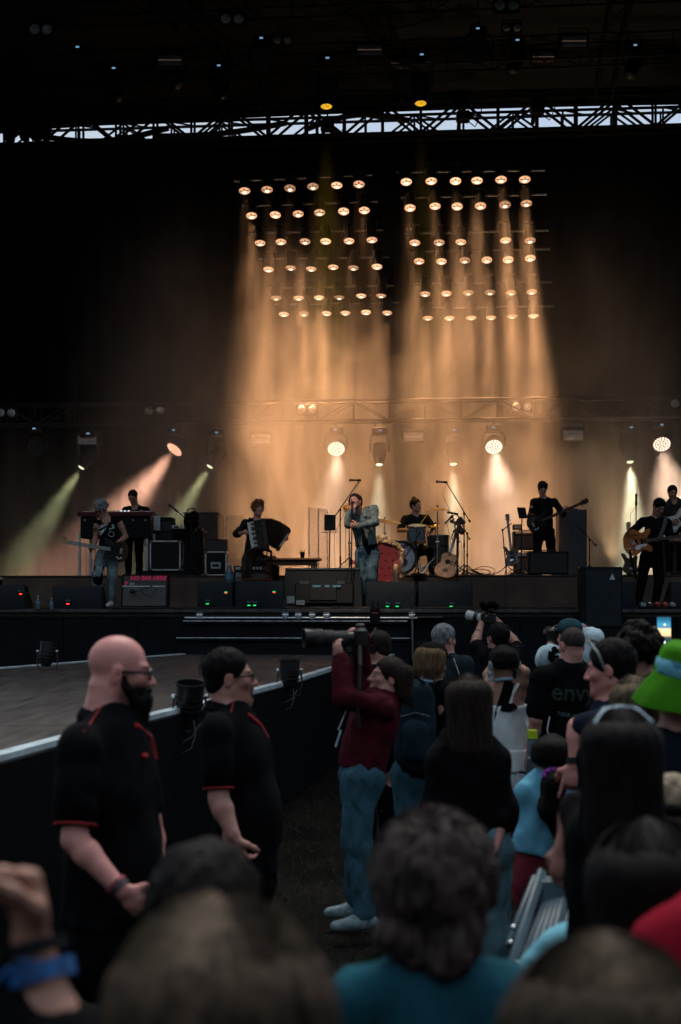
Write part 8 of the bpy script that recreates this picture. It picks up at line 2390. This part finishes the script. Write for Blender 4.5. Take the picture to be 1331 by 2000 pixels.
# ---- green bucket hat
P14 = simple('person in lime green bucket hat with colourful patterned band and navy top', 1318, 5.4, 1290, 12, dress(cloth('navy_top', (.008, .014, .024)), CBK, 'long'), (HBROWN, 'short', .6, 0), joints=dict(head=(1326, 1352, 0)), h=.011, skinm=SK_PALE)
LIME = cloth('lime', (.045, .21, .007), var=.12, rough=.75, bump=.3)
P = P14.P; hm4 = Matrix(P14.HM.tolist()).to_4x4(); hm4.translation = Vector(P(0, -.012, .035)) - Vector(P14.base)
hm4 = hm4 @ Matrix.Rotation(R(10), 4, 'Y') @ Matrix.Rotation(R(8), 4, 'X')
mb = MB()
crown = [(.0, .140), (.06, .139), (.085, .128), (.092, .112)]
mb.lathe([(.160, -.098), (.159, -.090), (.134, -.03), (.110, .020), (.106, .030), (.100, .11), (.092, .135), (.07, .150), (0, .155)], 44, hm4)
mb.lathe([(.160, -.098), (.154, -.096), (.130, -.034), (.106, .014), (.102, .03), (.09, .12), (0, .145)], 44, hm4)
for i in range(0, len(mb.v)):
 v = Vector(mb.v[i]); mb.v[i] = tuple(v + Vector((.004 * math.sin(v.y * 60 + v.z * 30), 0, .006 * math.sin(v.x * 40 + v.y * 23))))
hat = thing('bucket_hat', 'lime green bucket hat with turquoise patterned band worn at the right edge', 'hat', P14.t.location, 0)
mb.build('hat', LIME, hat, smooth=1.2)
mb = MB(); mb.lathe([(.1085, .028), (.1100, .030), (.1055, .082), (.103, .084)], 44, hm4)
BANDM = mat('hat_band', (.02, .14, .20), .6, var=.5, scale=40, col2=(.10, .40, .48))
nt = BANDM.node_tree; vz = nt.nodes.new('ShaderNodeTexVoronoi'); vz.inputs['Scale'].default_value = 28; rp = nt.nodes.new('ShaderNodeValToRGB'); tc = nt.nodes.new('ShaderNodeTexCoord')
nt.links.new(tc.outputs['Object'], vz.inputs['Vector']); nt.links.new(vz.outputs['Color'], rp.inputs[0]); rp.color_ramp.interpolation = 'CONSTANT'
for p, c_ in ((.0, (.02, .16, .24)), (.3, (.10, .38, .50)), (.5, (.45, .22, .03)), (.58, (.05, .22, .04)), (.72, (.14, .42, .55)), (.88, (.30, .05, .04))):
 x = rp.color_ramp.elements.new(p) if p else rp.color_ramp.elements[0]; x.color = (*c_, 1)
nt.links.new(rp.outputs[0], nt.nodes['Principled BSDF'].inputs['Base Color'])
mb.build('hat_band', BANDM, hat, smooth=1.2)
# ---- blonde behind the white sunglasses
P15 = simple('person with streaked blond hair between the profile man and the green hat', 1236, 5.7, 1326, 6, dress(CB, CBK), (hairm('streak_blond', (.10, .075, .045), .7), 'long', 1.0, .16, hairm('pale_streak', (.13, .095, .064), .4)), female=True, joints=dict(head=(1236, 1385, 0)), h=.011, strands=1400)
# ---- long black hair with white sunglasses
P16 = simple('person with long straight black hair and white sunglasses on top of the head', 1208, 3.7, 1384, 4, dress(CBK, CBK), (HBLACK, 'long', 1.0, .62), female=True, bulk=.85, joints=dict(head=(1206, 1484, 0), shoulderL=(1158, 1640, 0), elbowL=(1122, 1570, .12), wristL=(1100, 1655, .12), shoulderR=(1290, 1640, 0)), h=.0095, strands=2600, hands=((.35, (-.1, .1, -1), (.6, .7, 0), dict(side=-1)), (.4, None, None)), skinm=SK_PALE)
P = P16.P; mb = MB(); WSG = mat('sunglasses_white', (.42, .55, .62), .25, var=.12)
for (a_, b_, w1) in (((-.085, .02), (-.080, .142), .0055),): pass
fpts = [P(-0.0718, -.09, .035), P(-0.0733, -.06, .108), P(-0.0429, -.035, .138), P(0, -.03, .144), P(0.0429, -.035, .138), P(0.0733, -.06, .108), P(0.0718, -.09, .035)]
mb.tube(fpts, [.0065, .0075, .008, .008, .008, .0075, .0065], 8); P16.add('sunglasses', mb.mesh('sunglasses'), WSG)
mb = MB(); lpts = [P(-0.0671, -.098, .052), P(-0.0663, -.075, .104), P(-0.039, -.055, .130), P(0, -.05, .135), P(0.039, -.055, .130), P(0.0663, -.075, .104), P(0.0671, -.098, .052)]
mb.v = [tuple(p) for p in lpts]; mb.f = [tuple(range(len(lpts)))]; P16.add('sunglass_lens', mb.mesh('sunglass_lens', None, 0), DLENS, P16.parts['sunglasses'])
mb = MB(); mb.tube([P(-0.0679, -.108, .05), P(0, -.118, .045), P(0.0679, -.108, .05)], .0045, 6); P16.add('sunglass_bridge', mb.mesh('sunglass_bridge'), mat('rim_grey', (.10, .13, .15), .3), P16.parts['sunglasses'])
# ---- child
P17 = simple('child in light blue tee and red shorts with black ponytail seen from behind', 1070, 7.0, 1440, -8, lambda P_: None, (HBLACK, 'long', .8, .03), female=True, stature=1.30, joints=dict(head=(1078, 1484, 0), neck=(1076, 1522, 0), chest=(1072, 1560, 0), waist=(1066, 1620, 0), pelvis=(1056, 1660, 0), shoulderL=(1036, 1545, 0), elbowL=(1026, 1590, .06), wristL=(1035, 1630, .16), shoulderR=(1108, 1540, 0), elbowR=(1122, 1590, .05), wristR=(1110, 1625, .16)), head=(-6, -4, 0), hs=.92, skinm=SK_TAN, h=.009)
P17.top('tee_shirt', cloth('sky_blue_tee', (.14, .42, .58), var=.14), 'short', .02, .022, 1.15, amp=.010)
q = SDF(.009); J = P17.J
for sd in 'LR': q.cap(J['pelvis'] + (J['hip' + sd] - J['pelvis']) * .7, J['hip' + sd] + (J['knee' + sd] - J['hip' + sd]) * .55, .105, .10, .03)
P17.add('shorts', q.mesh('shorts', lambda Q: .010 * vn(Q, 16, 3)), cloth('shorts_red', (.20, .030, .045)))
q = SDF(.009); P = P17.P; p0 = P(0, -.10, -.03); 
q.chain([p0, p0 + np.array((.0, -.05, -.08)), V3(at(1072, 1580, 6.86)), V3(at(1092, 1625, 6.88)), V3(at(1102, 1640, 6.9))], [.035, .055, .050, .032, .014], .03)
P17.add('ponytail', q.mesh('ponytail', lambda Q: .006 * vn(Q * np.array((1, 1, .3)), 40, 3)), HBLACK)
rr = np.random.RandomState(4); mb = MB()
for k in range(160):
 a = rr.uniform(0, 6.28); r_ = rr.uniform(.02, .06); t = rr.uniform(.1, .9); c_ = p0 + (V3(at(1098, 1635, 6.9)) - p0) * t
 pts = [c_ + np.array((r_ * math.cos(a + j * .9), r_ * math.sin(a + j * .9) * .5, -.025 * j)) for j in range(6)]; mb_ribbon(mb, pts, .0025)
tag(P17.add('strands', mb.mesh('strands', None, 3), HBLACK, P17.parts['ponytail']), kind='stuff')
sc_ = MB(); c_ = Vector(p0) - Vector(P17.base) + Vector((0, -.03, -.04))
for k in range(16): a = k * .393; sc_.ball(c_ + Vector((.045 * math.cos(a), -.02 + .01 * math.sin(k * 3), .028 * math.sin(a))), (.017, .017, .015), 8, 5)
obj('scrunchie', sc_.mesh('scrunchie', mat('scrunchie_purple', (.20, .020, .24), .7, var=.3)), P17.parts['ponytail'])
# ---- headband blonde, black head, red shirt
P19 = simple('person with blond hair and black headband at the right edge', 1316, 4.0, 1546, 10, dress(CB, CBK), (hairm('blond_pale', (.24, .20, .14), .6), 'short', 1.5, 0), female=True, h=.013, strands=800, stature=1.45)
P = P19.P; mb = MB(); mb.tube([P(-.098, .03, .0), P(-.102, -.05, .03), P(-.06, -.115, .035), P(0, -.138, .035), P(.06, -.115, .035), P(.102, -.05, .03), P(.098, .03, .0)], .017, 7); P19.add('headband', mb.mesh('headband'), CBK)
P20 = simple('person with smooth black hair low in front of the long haired one', 1262, 2.7, 1665, 3, dress(CBK, CBK), (HBLACK, 'long', 1.15, .20), female=True, h=.012, strands=1200, hs=1.12)
P21 = simple('person in crimson top cut off by the right picture edge', 1440, 2.4, 1560, 0, dress(cloth('crimson', (.22, .005, .018), var=.2), CBK, 'short', off=.03), (HBLACK, 'short', 1, 0), h=.013, bulk=1.25, joints=dict(shoulderL=(1318, 1862, 0), shoulderR=(1590, 1862, 0), head=(1490, 1650, 0), neck=(1460, 1790, 0)))
P22 = simple('person with light brown hair filling the bottom right of the picture', 1172, 1.56, 1905, 2, dress(CBK, CBK), (hairm('light_brown', (.032, .022, .014), .6), 'long', 1.15, .18, hairm('brown_streak', (.07, .05, .033), .4)), female=True, h=.011, strands=6000, hs=1.02)
def nape(q, P):
 for k in range(26): q.ell(P(random.uniform(-.075, .075), random.uniform(-.10, -.055), random.uniform(-.105, -.02)), (random.uniform(.022, .034),) * 3, None, .02)
P23 = simple('person with thick dark curls and olive straps over a teal shirt, back turned', 850, 2.52, 1772, -4, lambda P_: None, (hairm('dark_curls', (.056, .043, .040), .8), 'curly', .95, 0, None, nape), h=.010, strands=6500, head=(-10, -2, 0), skinm=SK_PALE, hs=.97, stature=1.53, joints=dict(neck=(850, 1905, .0), shoulderL=(705, 1955, 0), shoulderR=(985, 1955, 0)))
P23.top('shirt', cloth('teal_shirt', (.012, .075, .105), var=.3), 'short', 0, .022, 1.05, amp=.010)
P23.trousers(CBK); P23.shoes(BLACK)
OLIVE = cloth('olive', (.020, .030, .012))
J = P23.J
for sx, px_ in ((-1, 745), (1, 945)):
 x = at(px_, 1900, 2.45).x
 band(P23, [np.array((x + sx * .01 * t, 2.45 - .25 + .33 * (t < .3), J['shoulderL'][2] + .05 - .16 * t)) for t in (0, .15, .3, .45, .6, 1.0, 1.5, 2.0)], .075, OLIVE, 'strap', 'shirt', .012)
P24 = simple('person with streaked dark blond hair filling the bottom left of the picture', 428, 1.46, 1850, 6, dress(cloth('purple_top', (.05, .02, .16)), CBK), (hairm('dark_blond_streak', (.040, .027, .018), .8), 'long', 1.25, .26, hairm('pale_streak', (.13, .095, .064), .4)), female=True, h=.011, strands=6500, hs=1.06)
P25 = simple('person with black hair in shadow behind the dark blond head', 398, 2.35, 1700, 0, dress(CBK, CBK), (HBLACK, 'short', 1.25, 0), h=.012, strands=900, hs=1.05)
# ---- raised fist at the left
FB = (at(-260, 1180, 1.85).x, 1.85, 0.0)
P26 = Person('person mostly out of frame at left with raised fist and blue wristband', FB, 1.66, 5, 1.0, joints=dict(head=(-215, 1600, .05), shoulderR=(-20, 1960, .0), elbowR=(110, 2060, -.04), wristR=(62, 1838, .0)), h=.0065, skinm=SK_TAN)
P26.body(hands=((.4, None, None), (1.02, (-.16, .08, 1), (-.75, -.65, .0), dict(side=1))))
P26.hair(HBLACK, 'short', 1.0, 4); P26.top('shirt', CBK, 'short', 0, .02); P26.trousers(CBK); P26.shoes(BLACK)
wristband(P26, 'R', BLACK, .92, .040, .008); 
BW = mat('band_royal', (.008, .07, .22), .6, var=.6, scale=70); wristband(P26, 'R', BW, .70, .044, .012)
tl = MB(); c_ = Vector(at(55, 1880, 1.80)) - Vector(P26.base); tl.box(c_, (.028, .01, .008), Matrix.Rotation(R(10), 3, 'Y'), .002); tl.tube([c_, c_ + Vector((-.025, 0, -.008)), c_ + Vector((-.045, -.0, -.03))], .004, 5); obj('wristband_tail', tl.mesh('wristband_tail', BW), P26.t)
# ---- the rest of the audience, packed round and behind the photographer
q = SDF(.040); q.cap((0, 0, 1.30), (0, 0, .95), .15, .14, .05, ((0, 1, 0), .75)); q.cap((-.17, 0, 1.38), (.17, 0, 1.38), .065, None, .05); q.ell((0, .01, 1.62), (.085, .10, .13), None, .03); q.cap((0, 0, 1.4), (0, 0, 1.56), .06, None, .03)
for s_ in (-1, 1):
 q.cap((s_ * .20, 0, 1.36), (s_ * .25, -.02, 1.1), .06, .05, .04); q.cap((s_ * .25, -.02, 1.1), (s_ * .22, .14, .92), .05, .04, .04); q.cap((s_ * .09, 0, .95), (s_ * .11, 0, .48), .09, .06, .04); q.cap((s_ * .11, 0, .48), (s_ * .11, 0, .06), .06, .045, .04); q.cap((s_ * .11, 0, .05), (s_ * .12, .14, .04), .045, .035, .03)
me = q.mesh('crowd'); n_ = len(me.vertices); co = np.empty(n_ * 3, np.float32); me.vertices.foreach_get('co', co); co = co.reshape(-1, 3)
fq = [tuple(p.vertices) for p in me.polygons]; bpy.data.meshes.remove(me); vs = []; fs = []; rr = np.random.RandomState(3)
for y in np.arange(-9, 9.5, .62):
 for x in np.arange(-6.2, 8.5, .60):
  X = x + rr.uniform(-.15, .15); Y_ = y + rr.uniform(-.15, .15)
  if Y_ > -.35 and abs(X) < .24 * max(Y_, 0) + .75: continue
  if math.hypot(X, Y_) < .7 or (X < 0 and Y_ > 1.4 and X > -2.2 - 0 * Y_) or (X < -1.2 and Y_ > 3.2) or (X < 0 and Y_ > 2.2): continue
  k = rr.uniform(.93, 1.06); a = rr.normal() * .25; c, s2 = math.cos(a), math.sin(a); b0 = len(vs) * n_
  vs.append(np.stack([co[:, 0] * c - co[:, 1] * s2 + X, co[:, 0] * s2 + co[:, 1] * c + Y_, co[:, 2] * k], 1)); fs += [tuple(i + b0 for i in f) for f in fq]
me = bpy.data.meshes.new('crowd'); me.from_pydata(np.concatenate(vs).tolist(), [], fs); me.polygons.foreach_set('use_smooth', [True] * len(fs)); me.materials.append(cloth('crowd_dark', (.03, .03, .035), var=.8, scale=1.2))
tag(obj('audience', me), 'dense audience standing round and behind the viewpoint', 'crowd', kind='stuff')
# ---- pole with yellow cap, slatted grey chair, pale cloth
pl = thing('marker_post', 'blue grey post with a bright yellow cap beside the white dress', 'post', gd(1040, 8.6))
zt = zp(1426, 8.6)
MB().cyl((0, 0, 0), (0, 0, zt - .03), .026, n=14).build('post', mat('post_grey', (.10, .16, .20), .5, var=.3), pl); MB().cyl((0, 0, zt - .05), (0, 0, zt), .032, .030, 14).build('cap', mat('cap_yellow', (.42, .58, .02), .45), pl)
gp_ = thing('gate_panel', 'slanted grey blue panel beside the yellow capped post', 'panel', gd(1033, 8.3)); 
mb = MB(); c = lambda x, y, d: at(x, y, 8.3 + d) - gp_.location
Pq = [c(1030, 1482, 0), c(1042, 1482, .1), c(1038, 1530, .1), c(1022, 1560, 0)]; mb.v = [tuple(p) for p in Pq] + [tuple(p + Vector((.02, .12, 0))) for p in Pq]; mb.f = [(0, 1, 2, 3), (7, 6, 5, 4)] + [(i, 4 + i, 4 + (i + 1) % 4, (i + 1) % 4) for i in range(4)]; mb.build('panel', mat('panel_greyblue', (.05, .085, .105), .5), gp_)
MB().cyl(c(1026, 1550, .05), Vector((0, .05, 0)), .02, n=8).build('foot_post', mat('panel_greyblue', (.05, .085, .105), .5), gp_)
sl = thing('slatted_chair', 'grey blue folding chair with slatted back leaning beside the child', 'folding chair', (at(1050, 1180, 4.6).x, 4.6, 0))
c = lambda x, y, d=0: at(x, y, 4.6 + d) - sl.location
SLM = mat('plastic_greyblue', (.040, .085, .11), .42, var=.25, scale=10)
def quadbar(pa, pb, w, th_=.022, m=SLM, nm='slat'):
 d = (pb - pa); x = d.normalized(); n_ = Vector((.25, -1, .25)); n_ = (n_ - x * n_.dot(x)).normalized(); y = n_.cross(x)
 M_ = Matrix((x, y, n_)).transposed().to_4x4(); M_.translation = (pa + pb) / 2
 mb = MB(); mb.box((0, 0, 0), (d.length, w, th_), b=.005); mb.v = [tuple(M_ @ Vector(v)) for v in mb.v]; return mb.build(nm, m, sl)
for i in range(5):
 t = i / 4; quadbar(c(1068 + 34 * t, 1762 - 6 * t), c(1014 + 52 * t, 1895 + 6 * t, -.25), .028)
quadbar(c(1056, 1742), c(1116, 1742, .02), .075, nm='top_rail'); quadbar(c(1062, 1722, .02), c(1112, 1728, .02), .035, nm='top_rail'); quadbar(c(1002, 1890, -.25), c(1075, 1910, -.25), .05, nm='lower_rail')
quadbar(c(1060, 1700, .05), c(994, 1905, -.28), .03, nm='frame_side'); quadbar(c(1046, 1712, .12), c(992, 1850, -.1), .022, nm='frame_side'); quadbar(c(1122, 1735, .05), c(1092, 1905, -.25), .03, nm='frame_side')
for x, y in ((1003, 1812), (998, 1842)):
 MB().ball(c(x, y, -.12), .010, 8, 6).build('rivet', CHROME, sl)
for x0_, x1_ in ((1000, 985), (1090, 1100)):
 p_ = c(x1_, 1905, -.2); MB().cyl(p_, (p_.x, p_.y + .05, 0), .014, n=8).build('leg', SLM, sl)
pcl = thing('draped_cloth', 'pale blue cloth slumped over the lower part of the grey slatted chair', 'cloth', at(1095, 1890, 4.05))
q = SDF(.010); cc = lambda x, y, d=0: V3(at(x, y, 4.05 + d) - pcl.location)
q.chain([cc(1112, 1822), cc(1098, 1845), cc(1082, 1872), cc(1062, 1900), cc(1040, 1940)], [.022, .04, .055, .065, .075], .04); q.cap(cc(1100, 1850), cc(1105, 1940), .05, .07, .05)
me = q.mesh('cloth', lambda Q: .010 * vn(Q, 18, 6)); me.materials.append(cloth('pale_blue_cloth', (.16, .42, .52), var=.2)); obj('cloth', me, pcl)
